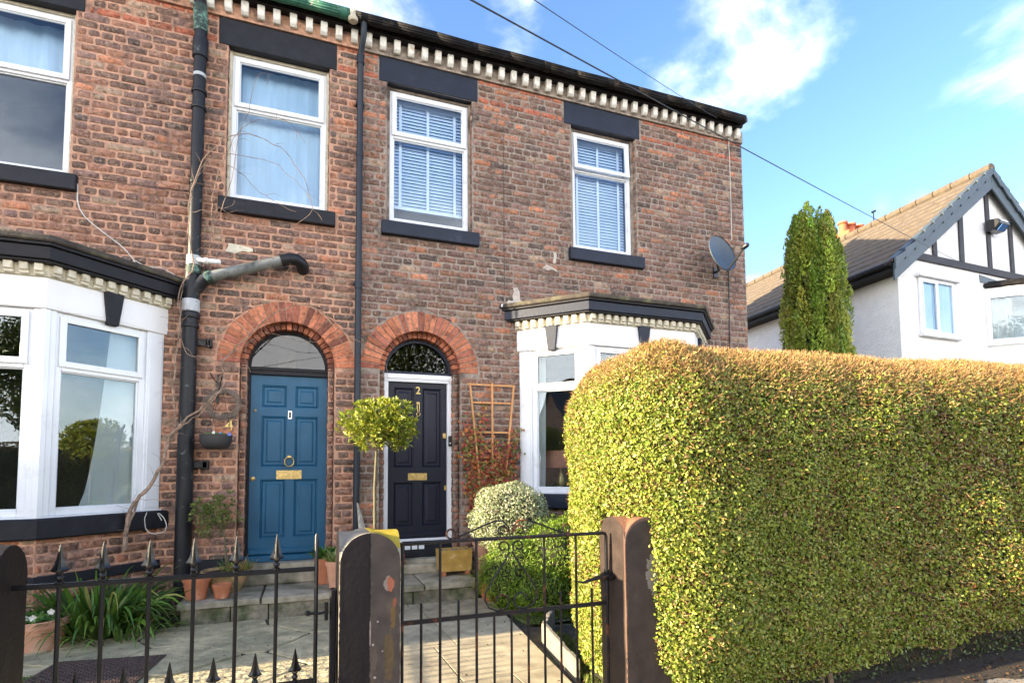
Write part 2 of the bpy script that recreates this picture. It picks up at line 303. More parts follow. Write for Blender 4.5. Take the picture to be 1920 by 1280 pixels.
M['red_brush'] = mat('dull_red_plastic', (0.30,0.05,0.03), rough=0.5, var=0.1)
M['wreath'] = mat('grey_twig', (0.22,0.18,0.145), rough=0.9, var=0.3, scale=30, bump=0.4)
# ---------------------------------------------------------------- foliage and bricks
def leaves(P, Nrm, size, cols, aspect=0.55, tilt=0.6, bend=0.25, updir=None, seed=1, mesh=None):
    """leaf quads folded along their midrib (rhombus of two triangles); returns verts, faces, cols"""
    g = np.random.default_rng(seed); n = len(P)
    Nn = Nrm + g.normal(0, tilt, (n, 3)); Nn /= np.linalg.norm(Nn, axis=1, keepdims=True)+1e-9
    if updir is None: D = g.normal(0, 1, (n, 3))
    else: D = np.asarray(updir)+g.normal(0, 0.45, (n, 3))
    D -= Nn*np.sum(D*Nn, 1, keepdims=True); D /= np.linalg.norm(D, axis=1, keepdims=True)+1e-9
    S = np.cross(Nn, D); s = (np.asarray(size)*g.uniform(0.65, 1.3, n))[:, None]
    a = P-D*s*0.5; b = P+S*s*aspect*0.5+Nn*s*bend*0.35-D*s*0.05; c = P+D*s*0.5-Nn*s*bend*0.3; d = P-S*s*aspect*0.5+Nn*s*bend*0.35-D*s*0.05
    V = np.stack([a, b, c, d], 1).reshape(-1, 3)
    i = np.arange(n)*4; F = np.concatenate([np.stack([i, i+1, i+2], 1), np.stack([i, i+2, i+3], 1)])
    C = np.repeat(cols, 4, 0)
    return V, F, C
def pick(pal, wts, n, seed=0, jit=0.12):
    g = np.random.default_rng(seed); idx = g.choice(len(pal), n, p=np.array(wts)/sum(wts)); c = np.array(pal)[idx]
    return c*(1+g.normal(0, jit, (n, 1)))*(1+g.normal(0, jit*0.4, (n, 3)))
NOSQ = 0.0
PAL_BRICK = [(0.175,0.106,0.080),(0.250,0.132,0.094),(0.215,0.128,0.106),(0.315,0.150,0.096),(0.46,0.19,0.105),(0.35,0.24,0.165),(0.105,0.078,0.068)]
def bricks(origin, U, Nout, x0, x1, z0, z1, cut, seed, wts, mortar, parent, name='brickwork', bands=(), bh=0.084, bl=0.24, phase=0.0, part_name=None, pieces=None):
    """One wall face laid brick by brick: each brick a bevelled slab with its own tone, on a mortar bed.
    cut(za, zb) gives the blocked x-intervals of a course as (xl_a, xl_b, xr_a, xr_b)."""
    g = np.random.default_rng(seed); O = np.array(origin, float); U = np.array(U, float); No = np.array(Nout, float); Z = np.array((0, 0, 1.0))
    V = []; F = []; C = []; mo = 0.014
    nrow = int(math.ceil((z1-z0)/bh))
    for r in range(nrow):
        za = z0+r*bh; zb = min(za+bh, z1)
        if zb-za < 0.03: continue
        header = (r % 4 == 3); L = bl*0.5 if header else bl
        x = x0-(L*0.5 if r % 2 else 0)-phase*bl+g.uniform(-0.02, 0.02)
        holes = cut(za+mo/2, zb-mo/2) if cut else []
        wav = 0.0
        while x < x1:
            ll = L+g.normal(0, 0.004); xa, xb = max(x, x0), min(x+ll, x1); x += ll
            if xb-xa < 0.03: continue
            segs = [(xa+mo/2, xb-mo/2, xa+mo/2, xb-mo/2)]
            for (la, lb, ra, rb) in holes:
                ns = []
                for (sa, sb, ta, tb) in segs:     # bottom left,right ; top left,right
                    if max(sb, tb) <= min(la, lb) or min(sa, ta) >= max(ra, rb): ns.append((sa, sb, ta, tb)); continue
                    if sa < la or ta < lb:
                        q = (min(sa, la-mo), min(sb, la-mo), min(ta, lb-mo), min(tb, lb-mo))
                        if q[1]-q[0] > 0.012 or q[3]-q[2] > 0.012: ns.append(q)
                    if sb > ra or tb > rb:
                        q = (max(sa, ra+mo), max(sb, ra+mo), max(ta, rb+mo), max(tb, rb+mo))
                        if q[1]-q[0] > 0.012 or q[3]-q[2] > 0.012: ns.append(q)
                segs = ns
            for (sa, sb, ta, tb) in segs:
                if (sb-sa)+(tb-ta) < 0.05: continue
                out = 0.006+g.normal(0, 0.0018); z_a = za+mo/2; z_b = zb-mo/2
                kx = min(0.016, 0.22*min(sb-sa, tb-ta))*g.uniform(0.4, 1.3); kz = 0.011*g.uniform(0.5, 1.3)
                mxa, mxb = (sa+sb)/2, (ta+tb)/2
                q = np.array([(sa+kx, z_a), (mxa, z_a), (sb-kx, z_a), (sb, z_a+kz), (tb, z_b-kz), (tb-kx, z_b), (mxb, z_b), (ta+kx, z_b), (ta, z_b-kz), (sa, z_a+kz)])+g.normal(0, 0.0020, (10, 2))
                cen = q.mean(0); dq = cen-q; qi = q+np.stack([np.clip(dq[:, 0], -0.006, 0.006), np.clip(dq[:, 1], -0.005, 0.005)], 1)
                base = len(V)
                for k in range(10): V.append(O+U*q[k, 0]+Z*q[k, 1]-No*0.004)
                for k in range(10): V.append(O+U*qi[k, 0]+Z*qi[k, 1]+No*(out+g.normal(0, 0.0007)))
                F += [(base+10, base+11, base+12, base+13), (base+10, base+13, base+14, base+19), (base+19, base+14, base+15, base+18), (base+18, base+15, base+16, base+17)]
                for k in range(10): F.append((base+k, base+(k+1) % 10, base+10+(k+1) % 10, base+10+k))
                isb = any(b0 <= (za+zb)/2 <= b1 for b0, b1 in bands)
                if isb: c = np.array((0.42, 0.125, 0.07))*g.uniform(0.75, 1.15)
                else: c = np.array(PAL_BRICK[g.choice(len(PAL_BRICK), p=wts)])*g.uniform(0.75, 1.25)
                C += [c]*20
    return np.array(V), np.array(F), np.array(C)
def mortar_sheet(x0, x1, z0, z1, holes, y, step=None):
    """grid sheet with holes given as functions inside(x,z)"""
    xs = sorted(set([x0, x1]+[a for h in holes for a in h[:2] if x0 < a < x1])); zs = sorted(set([z0, z1]+[a for h in holes for a in h[2:4] if z0 < a < z1]))
    mb = MB()
    for i in range(len(xs)-1):
        for k in range(len(zs)-1):
            cx, cz = (xs[i]+xs[i+1])/2, (zs[k]+zs[k+1])/2
            if any(h[0] < cx < h[1] and h[2] < cz < h[3] for h in holes): continue
            mb.add([(xs[i], y, zs[k]), (xs[i+1], y, zs[k]), (xs[i+1], y, zs[k+1]), (xs[i], y, zs[k+1])], [(0, 1, 2, 3)])
    return mb
# ================================================================= TERRACE
F0 = 6.70
A4 = dict(c=-0.165, zs=2.44, ri=0.494, ro=0.725); A2 = dict(c=1.330, zs=2.455, ri=0.492, ro=0.732)
BAY4 = dict(P=[(-4.66, F0), (-3.915, 5.955), (-2.13, 5.955), (-1.385, F0)], dz=0.0)
BAY2 = dict(P=[(2.617, F0), (3.268, 6.049), (4.826, 6.049), (5.477, F0)], dz=0.085)
W = {1: (-3.62, -2.255, 4.255, 6.012), 2: (-0.845, 0.235, 4.255, 6.012), 3: (0.905, 1.985, 4.255, 6.012), 4: (3.405, 4.443, 4.255, 6.012)}
Z0, Z1 = -0.2, 6.33
PARTY = 0.577
def rect_cut(x0, x1, z0, z1):
    def f(za, zb):
        m = (za+zb)/2
        return [(x0, x0, x1, x1)] if z0 < m < z1 else []
    return f
def arch_cut(A, rr_, zlow):
    def f(za, zb):
        o = []
        if zb <= A['zs']:
            if zb > zlow: o.append((A['c']-A['ri'], A['c']-A['ri'], A['c']+A['ri'], A['c']+A['ri']))
        else:
            ha, hb = max(za-A['zs'], 0), zb-A['zs']
            if ha >= rr_: return []
            wa = math.sqrt(rr_*rr_-ha*ha); wb = math.sqrt(max(rr_*rr_-hb*hb, 0))
            if hb >= rr_: wb = 0.04
            o.append((A['c']-wa, A['c']-wb, A['c']+wa, A['c']+wb))
        return o
    return f
cuts = [rect_cut(*W[1]), rect_cut(*W[2]), rect_cut(*W[3]), rect_cut(*W[4]),
        rect_cut(-3.75, -2.157, 6.012, 6.372), rect_cut(-0.943, 0.31, 6.012, 6.372), rect_cut(0.804, 2.06, 6.012, 6.372), rect_cut(3.29, 4.526, 6.012, 6.372),
        rect_cut(-3.75, -2.157, 4.085, 4.26), rect_cut(-0.905, 0.335, 4.085, 4.26), rect_cut(0.813, 2.063, 4.085, 4.26), rect_cut(3.29, 4.54, 4.085, 4.26),
        arch_cut(A4, A4['ro'], 0.05), arch_cut(A2, A2['ro'], 0.05), rect_cut(-4.6, -1.44, -1, 3.2), rect_cut(2.68, 5.42, -1, 3.26)]
def cut_all(za, zb):
    o = []
    for c in cuts: o += c(za, zb)
    return o
def arch_plate(mb, A, y):
    """mortar between the arch intrados and the square it sits in"""
    c, zs, ri, ro = A['c'], A['zs'], A['ri'], A['ro']+0.03; n = 32
    for i in range(n):
        p = []
        for k in (i, i+1):
            a = math.pi*k/n; ca, sa = math.cos(a), math.sin(a); s = ro/max(abs(ca), sa)
            p.append(((c+ri*ca, y, zs+ri*sa), (c+s*ca, y, zs+s*sa)))
        mb.add([p[0][0], p[0][1], p[1][1], p[1][0]], [(0, 1, 2, 3)])
def hole_list():
    h = [(a, b, c, d) for a, b, c, d in W.values()]
    for A in (A4, A2):
        R_ = A['ro']+0.03
        h += [(A['c']-A['ri'], A['c']+A['ri'], 0.05, A['zs']), (A['c']-R_, A['c']+R_, A['zs'], A['zs']+R_)]
    h += [(-4.6, -1.44, -1, 3.2), (2.68, 5.42, -1, 3.26)]
    return h
house4 = empty('terraced_house', (-2.0, F0, 0), 'red brick terraced house with the blue front door and pink mortar', 'house', 'joined brick terraced houses')
house2 = empty('terraced_house', (3.4, F0, 0), 'red brick terraced house with the dark navy front door, at the end of the terrace', 'house', 'joined brick terraced houses')
PROTO = {4: house4, 2: house2}
BW = {4: [0.22,0.24,0.22,0.16,0.04,0.08,0.04], 2: [0.28,0.20,0.25,0.10,0.05,0.06,0.06]}
def wall_of(h, xa, xb, mort):
    hs = PROTO[h]
    mb = mortar_sheet(xa, xb, Z0, 6.60, hole_list(), F0)
    for A in (A4, A2):
        if xa < A['c'] < xb: arch_plate(mb, A, F0)
    # backing leaf so the wall has thickness at its openings
    wall = mb.build('wall', mort, hs)
    V, Fc, C = bricks((0, F0, 0), (1, 0, 0), (0, -1, 0), xa, xb, Z0, Z1, cut_all, 11+h, BW[h], mort, hs, bands=((6.26, 6.335), (6.02, 6.09)))
    np_mesh('brickwork', V, Fc, C, M['brick'], hs)
    return wall
wall_of(4, -5.2, PARTY, M['mortar_pink']); wall_of(2, PARTY, 6.39, M['mortar_grey'])
# gable end wall and its bricks
mb = MB(); mb.add([(6.39, F0, Z0), (6.39, 15.5, Z0), (6.39, 15.5, 6.5), (6.39, 11.1, 9.6), (6.39, F0, 6.5)], [(0, 1, 2, 3, 4)])
mb.build('end_wall', M['mortar_grey'], house2)
def gable_cut(za, zb):
    o = []
    if zb > 6.45:
        t = (zb-6.45)/3.1*4.4; o = [(-1, -1, t, t), (8.8-t, 8.8-t, 20, 20)]
    return o
V, Fc, C = bricks((6.39, F0, 0), (0, 1, 0), (1, 0, 0), 0.0, 8.8, Z0, 9.3, gable_cut, 5, BW[2], None, house2)
np_mesh('brickwork', V, Fc, C, M['brick'], house2)
# roof and back
for hs, xa, xb in ((house4, -5.2, PARTY), (house2, PARTY, 6.30)):
    mb = MB()
    for sgn in (0, 1):
        n = 22
        for i in range(n):
            t0, t1 = i/n, (i+1)/n
            y0, z0 = 6.50+t0*4.60, 6.565+t0*3.235; y1, z1 = 6.50+t1*4.60, 6.565+t1*3.235
            if sgn: y0, y1 = 22.2-y0, 22.2-y1
            mb.add([(xa, y0, z0+0.03), (xb, y0, z0+0.03), (xb, y1, z1+0.008), (xa, y1, z1+0.008), (xa, y0, z0), (xb, y0, z0), (xb, y1, z1-0.01), (xa, y1, z1-0.01)], [(0, 1, 2, 3), (4, 5, 1, 0), (7, 6, 5, 4), (1, 5, 6, 2), (0, 3, 7, 4)])
    rf = mb.build('roof', M['slate'], hs)
    mb = MB(); mb.tube([(xa, 11.1, 9.84), (xb, 11.1, 9.84)], 0.10, 10); mb.build('ridge_tile', M['terracotta'], rf)
mb = MB(); mb.add([(-5.2, 15.5, -0.2), (6.39, 15.5, -0.2), (6.39, 15.5, 6.5), (-5.2, 15.5, 6.5)], [(0, 1, 2, 3)]); mb.build('rear_wall', M['mortar_grey'], house4)
mb = MB(); mb.add([(-5.2, F0, -0.2), (-5.2, 15.5, -0.2), (-5.2, 15.5, 6.5), (-5.2, 11.1, 9.6), (-5.2, F0, 6.5)], [(0, 1, 2, 3, 4)]); mb.build('side_wall', M['mortar_pink'], house4)
# roof verge at the right-hand end: ragged edge tiles
mb = MB()
for i in range(16):
    y = 6.475+i*0.285; z = 6.58+(y-6.50)/4.60*3.235
    mb.box(6.20, 6.315+random.uniform(-0.02, 0.02), y-0.02, y+0.27, z-0.03, z+0.035+random.uniform(0, 0.02))
mb.build('verge_tile', M['slate'], house2, bevel=0.008)
# arches: one solid wedge per voussoir so their joints run through the soffit
def arch_bricks(A, hs, seed):
    g = np.random.default_rng(seed)
    def ring(ri, ro, y0, y1, n, jit, name, cols):
        mb = MB(); cs = []
        for i in range(n):
            a0 = math.pi*(i+0.07)/n; a1 = math.pi*(i+0.93)/n; pr = g.normal(0, 0.003); rj = g.normal(0, 0.006)
            q = [(ri, a0), (ro+rj, a0), (ro+rj, a1), (ri, a1)]
            vs = [(A['c']+r*math.cos(a), y0+pr, A['zs']+r*math.sin(a)) for r, a in q]+[(A['c']+r*math.cos(a), y1, A['zs']+r*math.sin(a)) for r, a in q]
            mb.add(vs, [(0, 1, 2, 3), (0, 3, 7, 4), (1, 5, 6, 2), (0, 4, 5, 1), (3, 2, 6, 7)])
            c = np.array(cols[g.integers(len(cols))])*g.uniform(0.75, 1.2); cs += [(*c, 1)]*8
        mb.c = cs; return mb.build(name, M['voussoir'], hs, bevel=0.004)
    OR = [(0.47,0.17,0.09), (0.41,0.15,0.085), (0.51,0.195,0.105), (0.36,0.125,0.08), (0.47,0.17,0.09)]
    DK = [(0.24,0.09,0.06), (0.18,0.075,0.055), (0.30,0.11,0.06)]
    a = ring(A['ri'], A['ro']-0.008, F0-0.010, F0+0.105, 27, 0, 'arch', OR if seed == 2 else OR+DK[:1])
    ring(A['ri']-0.068, A['ri']+0.02, F0+0.09, F0+0.26, 23, 0, 'arch_inner_ring', DK+OR[:2])
    # jambs: the reveal bricks, in two steps like the arch above
    for s in (-1, 1):
        for (off, ya, yb, sd) in ((0, F0, F0+0.10, 1), (-0.068, F0+0.09, F0+0.26, 2)):
            x = A['c']+s*(A['ri']+off)
            mb = MB(); mb.box(x+s*0.003, x+s*0.06, ya+0.004, yb, 0.05, A['zs']); mb.build('jamb', M['mortar_pink' if hs is house4 else 'mortar_grey'], hs)
            V, Fc, C = bricks((x+s*0.003, ya, 0), (0, 1, 0), (-s, 0, 0), 0.0, yb-ya, 0.05, A['zs'], None, 40+sd+seed, BW[4], None, hs, bl=0.5)
            np_mesh('jamb_brick', V, Fc, C, M['brick'], hs)
            if off:
                V, Fc, C = bricks((x if s > 0 else x-0.066, ya, 0), (1, 0, 0), (0, -1, 0), 0.0, 0.066, 0.05, A['zs'], None, 60+sd+seed, BW[4], None, hs, bl=0.5)
                np_mesh('jamb_brick', V, Fc, C, M['brick'], hs)
arch_bricks(A4, house4, 1); arch_bricks(A2, house2, 2)
# window reveals
for k, (a, b, c, d) in W.items():
    hs = house4 if k < 3 else house2
    for s, x in ((1, b), (-1, a)):
        mb = MB(); mb.add([(x, F0-0.001, c), (x, F0+0.24, c), (x, F0+0.24, d), (x, F0-0.001, d)], [(0, 1, 2, 3)]); mb.build('window_reveal', M['mortar_pink' if k < 3 else 'mortar_grey'], hs)
        V, Fc, C = bricks((x, F0, 0), (0, 1, 0), (-s, 0, 0), 0.0, 0.11, c, d, None, 80+k, [0.1,0.25,0.1,0.25,0.1,0.2,0.0], None, hs, bl=0.4)
        np_mesh('reveal_brick', V, Fc, C, M['brick'], hs)
# ---------------------------------------------------------------- window units
def frame_T(A, B):
    """maps (u along A->B, v outward, z) to world for a wall segment seen with outside on its right-hand side"""
    ax, ay = A; dx, dy = B[0]-A[0], B[1]-A[1]; L = math.hypot(dx, dy); tx, ty = dx/L, dy/L
    nx, ny = ty, -tx
    return (lambda p: (ax+tx*p[0]+nx*p[1], ay+ty*p[0]+ny*p[1], p[2])), L
def window_unit(par, A, B, z0, z1, zt, fw=0.05, sash=0.05, tilt=0.0, glass='glass', vent=False, low_sash=False, name='window'):
    T, L = frame_T(A, B)
    mb = MB()
    mb.box(0, fw, -0.07, 0, z0, z1, T=T); mb.box(L-fw, L, -0.07, 0, z0, z1, T=T)
    mb.box(fw, L-fw, -0.07, 0.0, z0, z0+fw, T=T); mb.box(fw, L-fw, -0.07, 0.0, z1-fw, z1, T=T)
    mb.box(fw, L-fw, -0.07, 0.0, zt-fw/2, zt+fw/2, T=T)
    # glazing beads
    for (a, b, c, d) in ((fw, L-fw, z0+fw, zt-fw/2),):
        e = 0.014
        mb.box(a, a+e, -0.045, -0.018, c, d, T=T); mb.box(b-e, b, -0.045, -0.018, c, d, T=T); mb.box(a+e, b-e, -0.045, -0.018, c, c+e, T=T); mb.box(a+e, b-e, -0.045, -0.018, d-e, d, T=T)
    fr = mb.build(name, M['upvc'], par, bevel=0.004)
    # opening top light, standing proud of the frame
    a, b, c, d = fw*0.55, L-fw*0.55, zt+fw*0.1, z1-fw*0.55
    def TS(p):
        u, v, z = p; h = d-z; return T((u, v+h*math.sin(tilt), d-h*math.cos(tilt)))
    mb = MB(); s = sash
    mb.box(a, a+s, 0.001, 0.022, c, d, T=TS); mb.box(b-s, b, 0.001, 0.022, c, d, T=TS); mb.box(a+s, b-s, 0.001, 0.022, c, c+s, T=TS); mb.box(a+s, b-s, 0.001, 0.022, d-s, d, T=TS)
    for (p, q, r_, t_) in ((a+s, a+s+.012, c+s, d-s), (b-s-.012, b-s, c+s, d-s), (a+s, b-s, c+s, c+s+.012), (a+s, b-s, d-s-.012, d-s)): mb.box(p, q, -0.01, 0.010, r_, t_, T=TS)
    if vent: mb.box(a+s+0.1, b-s-0.1, 0.022, 0.03, d-s*0.75, d-s*0.5, T=TS)
    mb.build('opening_sash', M['upvc'], fr, bevel=0.004)
    mb = MB(); mb.box(a+s, b-s, -0.004, 0.002, c+s, d-s, T=TS); mb.build('pane', M[glass], fr)
    mb = MB(); mb.box(fw, L-fw, -0.036, -0.030, z0+fw, zt-fw/2, T=T); mb.build('pane', M[glass], fr)
    return fr
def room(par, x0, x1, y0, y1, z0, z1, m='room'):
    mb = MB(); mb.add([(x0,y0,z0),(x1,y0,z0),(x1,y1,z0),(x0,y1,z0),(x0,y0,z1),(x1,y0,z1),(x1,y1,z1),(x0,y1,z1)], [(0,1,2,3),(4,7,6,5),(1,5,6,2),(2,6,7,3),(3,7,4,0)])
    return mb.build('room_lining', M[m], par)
FY = F0+0.10
def flat_window(k, zt, trim, tilt=0.0, stone='stone_black', rz=None):
    hs = house4 if k < 3 else house2; a, b, c, d = W[k]
    x0, x1 = trim
    fr = window_unit(hs, (x0, FY), (x1, FY), 4.305 if k != 1 else 4.29, 5.985, zt, tilt=tilt, glass='glass_up')
    mb = MB(); mb.box(a-0.099, b+0.073 if k == 4 else b+0.075, F0-0.012, F0+0.2, 6.013, 6.371)
    mb.v = [(x+random.uniform(-.003,.003), y, z+random.uniform(-.004,.004)) for x, y, z in mb.v]
    mb.build('lintel', M[stone], fr, bevel=0.012, seg=2)
    mb = MB(); mb.prism([(F0-0.07, 4.087), (F0+0.2, 4.087), (F0+0.2, 4.275), (F0-0.07, 4.252)], 0, 1, T=lambda p: (a-0.063+(b-a+0.141)*p[2], p[0], p[1])); mb.build('sill', M[stone], fr, bevel=0.010, seg=2)
    mb = MB(); mb.box(a, x0, FY-0.03, FY+0.02, 4.26, 6.012); mb.box(x1, b, FY-0.03, FY+0.02, 4.26, 6.012); mb.box(x0, x1, FY-0.02, FY+0.02, 5.986, 6.012); mb.build('mortar_fillet', M['cream' if k < 3 else 'mortar_grey'], fr)
    room(hs, a-0.4, b+0.4, F0+0.24, F0+2.6, 3.6, 6.3)
    return fr
flat_window(1, 5.30, (-3.58, -2.292)); flat_window(2, 5.375, (-0.812, 0.203)); 
flat_window(3, 5.405, (0.948, 1.955), stone='stone_navy'); w4 = flat_window(4, 5.44, (3.455, 4.400), tilt=R(4), stone='stone_navy')
# blinds
def venetian(xa, xb, z0, z1, y, label, ntape=3, pitch=0.043):
    o = empty('venetian_blind', ((xa+xb)/2, y, z0), label, 'blind', 'venetian blinds in the upper windows')
    mb = MB(); z = z0+0.05
    while z < z1-0.04:
        mb.add([(xa, y-0.010, z-0.021), (xb, y-0.010, z-0.021), (xb, y+0.010, z+0.021), (xa, y+0.010, z+0.021), (xa, y-0.010, z-0.0235), (xb, y-0.010, z-0.0235), (xb, y+0.010, z+0.0185), (xa, y+0.010, z+0.0185)], [(0,1,2,3),(7,6,5,4),(4,5,1,0)]); z += pitch
    mb.build('slats', M['blind'], o)
    mb = MB(); mb.box(xa, xb, y-0.022, y+0.022, z0, z0+0.035); mb.build('bottom_rail', M['upvc'], o)
    mb = MB(); mb.box(xa, xb, y-0.025, y+0.025, z1-0.05, z1); mb.build('head_rail', M['upvc'], o)
    for i in range(ntape):
        x = xa+(xb-xa)*(0.11+0.78*i/(ntape-1)); mb = MB(); mb.box(x-0.018, x+0.018, y-0.026, y-0.023, z0, z1); mb.build('tape', M['upvc'], o)
    return o
venetian(1.0, 1.905, 4.53, 5.95, FY+0.13, 'white venetian blind half raised behind the window above the navy door')
venetian(3.50, 4.36, 4.33, 5.95, FY+0.13, 'white venetian blind fully lowered behind the window above the right bay')
mb = MB()
for i in range(24):
    xa = -0.80+i*0.042; yy = FY+0.16+0.008*math.sin(i*1.9); xb = xa+0.042; y2 = FY+0.16+0.008*math.sin((i+1)*1.9)
    mb.add([(xa, yy, 4.3), (xb, y2, 4.3), (xb, y2, 5.97), (xa, yy, 5.97)], [(0, 1, 2, 3)])
tag(mb.build('roller_blind', M['paleblind'], None, smooth=True, loc=(-0.3, FY+0.16, 4.3)), 'pale blue fabric drawn behind the upstairs window over the blue door', 'blind')
mb = MB()
for i in range(30):
    xa = -3.57+i*0.043; yy = FY+0.2+0.012*math.sin(i*1.3); y2 = FY+0.2+0.012*math.sin((i+1)*1.3)
    mb.add([(xa, yy, 5.42), (xa+0.043, y2, 5.42), (xa+0.043, y2, 5.97), (xa, yy, 5.97)], [(0, 1, 2, 3)])
tag(mb.build('roman_blind', M['paleblind'], None, smooth=True, loc=(-2.9, FY+0.2, 5.4)), 'pale fabric blind pulled up in the leftmost upstairs window', 'blind')
# ---------------------------------------------------------------- bay windows
def offset_path(P, d):
    out = []
    for i, p in enumerate(P):
        segs = []
        if i > 0: segs.append((P[i-1], P[i]))
        if i < len(P)-1: segs.append((P[i], P[i+1]))
        ns = []
        for a, b in segs:
            L = math.hypot(b[0]-a[0], b[1]-a[1]); ns.append(((b[1]-a[1])/L, -(b[0]-a[0])/L))
        if len(ns) == 1:
            # ends slide along the house front
            nx, ny = ns[0]; a, b = segs[0]; tx, ty = (b[0]-a[0]), (b[1]-a[1]); L = math.hypot(tx, ty); tx /= L; ty /= L
            qx, qy = p[0]+nx*d, p[1]+ny*d; t = (F0-qy)/ty; out.append((qx+tx*t, F0))
        else:
            sx, sy = ns[0][0]+ns[1][0], ns[0][1]+ns[1][1]; k = d*2/(sx*sx+sy*sy); out.append((p[0]+sx*k, p[1]+sy*k))
    return out
def bay(hs, B, stone, curtain=None):
    P, dz = B['P'], B['dz']
    zb, zp0, zp1 = 0.865+dz, 2.69+dz, 2.965+dz
    Pin = offset_path(P, -0.05)
    segs = list(zip(P[:-1], P[1:]))
    # posts and sub-cill: the white carcass
    Pa, Pb_ = offset_path(P, -0.09), offset_path(P, 0.02); mb = MB()
    for i in range(3): mb.add([(*Pb_[i], zb-0.004), (*Pb_[i+1], zb-0.004), (*Pa[i+1], zb-0.004), (*Pa[i], zb-0.004), (*Pb_[i], zb+0.016), (*Pb_[i+1], zb+0.016), (*Pa[i+1], zb+0.016), (*Pa[i], zb+0.016)], [(0,3,2,1),(4,5,6,7),(0,1,5,4),(2,3,7,6)])
    bw = mb.build('bay_window', M['upvc'], hs, bevel=0.003); zb += 0.0165
    for i, p in enumerate(P):
        q = Pin[i]; mb = MB()
        if i in (0, 3):
            s = 1 if i == 0 else -1
            T, L = frame_T(*segs[0 if i == 0 else 2])
            u0, u1 = (0, 0.17) if i == 0 else (L-0.17, L)
            mb.box(u0, u1, -0.09, 0.012, zb, zp0, T=T); mb.box(u0+0.02, u1-0.02, 0.012, 0.022, zb+0.02, zp0-0.03, T=T)
            mb.build('post', M['upvc'], bw, bevel=0.004); continue
        for j in (i-1, i):
            T, L = frame_T(*segs[j]); u0, u1 = (L-0.085, L+0.006) if j == i-1 else (-0.006, 0.085)
            mb.box(u0, u1, -0.09, 0.008 if j == i else 0.0075, zb, zp0, T=T)
            u0, u1 = (L-0.035, L+0.012) if j == i-1 else (-0.012, 0.035)
            mb.box(u0, u1, 0.0, 0.018 if j == i else 0.0175, zb, zp0, T=T)
        mb.build('post', M['upvc'], bw, bevel=0.004)
    zb -= 0.0165
    for j, (a, b) in enumerate(segs):
        T, L = frame_T(a, b); pa = 0.17 if j == 0 else 0.086; pb = 0.17 if j == 2 else 0.086
        A_, B_ = T((pa, -0.012, 0)), T((L-pb, -0.012, 0))
        nwin = 2 if (j == 1) else 1
        for k in range(nwin):
            a2 = tuple(A_[q]+(B_[q]-A_[q])*k/nwin for q in (0, 1)); b2 = tuple(A_[q]+(B_[q]-A_[q])*(k+1)/nwin for q in (0, 1))
            T2, L2 = frame_T(a2, b2); fw, s = 0.058, 0.055; z0, z1, zt = zb+0.017, zp0-0.002, 2.195+dz
            mb = MB(); mb.box(0, fw, -0.07, 0, z0, z1, T=T2); mb.box(L2-fw, L2, -0.07, 0, z0, z1, T=T2)
            for c, d in ((z0, z0+fw), (z1-fw, z1), (zt-0.03, zt+0.03)): mb.box(fw, L2-fw, -0.07, 0, c, d, T=T2)
            for (p, q, r_, t_) in ((fw, fw+.012, z0+fw, zt-.03), (L2-fw-.012, L2-fw, z0+fw, zt-.03), (fw, L2-fw, z0+fw, z0+fw+.012), (fw, L2-fw, zt-.042, zt-.03)): mb.box(p, q, -.05, -.016, r_, t_, T=T2)
            mb.build('frame', M['upvc'], bw, bevel=0.004)
            e = 0.028; mb = MB()
            mb.box(e, e+s, 0.001, 0.02, zt+0.006, z1-e, T=T2); mb.box(L2-e-s, L2-e, 0.001, 0.02, zt+0.006, z1-e, T=T2); mb.box(e+s, L2-e-s, 0.001, 0.02, zt+0.006, zt+0.006+s, T=T2); mb.box(e+s, L2-e-s, 0.001, 0.02, z1-e-s, z1-e, T=T2)
            if hs is house2: mb.box(L2*0.3, L2*0.75, 0.02, 0.028, z1-e-s*0.62, z1-e-s*0.45, T=T2)
            mb.build('opening_sash', M['upvc'], bw, bevel=0.004)
            mb = MB(); mb.box(e+s, L2-e-s, -0.006, 0.0, zt+0.006+s, z1-e-s, T=T2); mb.build('pane', M['glass'], bw)
            mb = MB(); mb.box(fw, L2-fw, -0.036, -0.030, z0+fw, zt-0.03, T=T2); mb.build('pane', M['glass'], bw)
    # white panel over the lights with shallow arches cut under it
    def band(name, d0, d1, za, zc, m, bev=0.004, slope=0.0):
        Po, Pi = offset_path(P, d1), offset_path(P, d0); mb = MB()
        for i in range(3):
            a, b, c, d = Po[i], Po[i+1], Pi[i+1], Pi[i]
            mb.add([(*a, za), (*b, za), (*c, za), (*d, za), (*a, zc), (*b, zc), (*c, zc+slope), (*d, zc+slope)], [(0,3,2,1),(4,5,6,7),(0,1,5,4),(2,3,7,6)]+([(3,0,4,7)] if i == 0 else [])+([(1,2,6,5)] if i == 2 else []))
        return mb.build(name, M[m], bw, bevel=bev)
    band('sill', -0.12, 0.075, 0.69+dz, zb, stone, 0.012, 0.012)
    band('head_panel', -0.12, 0.03, zp0, zp1, 'panel_white', 0.006)
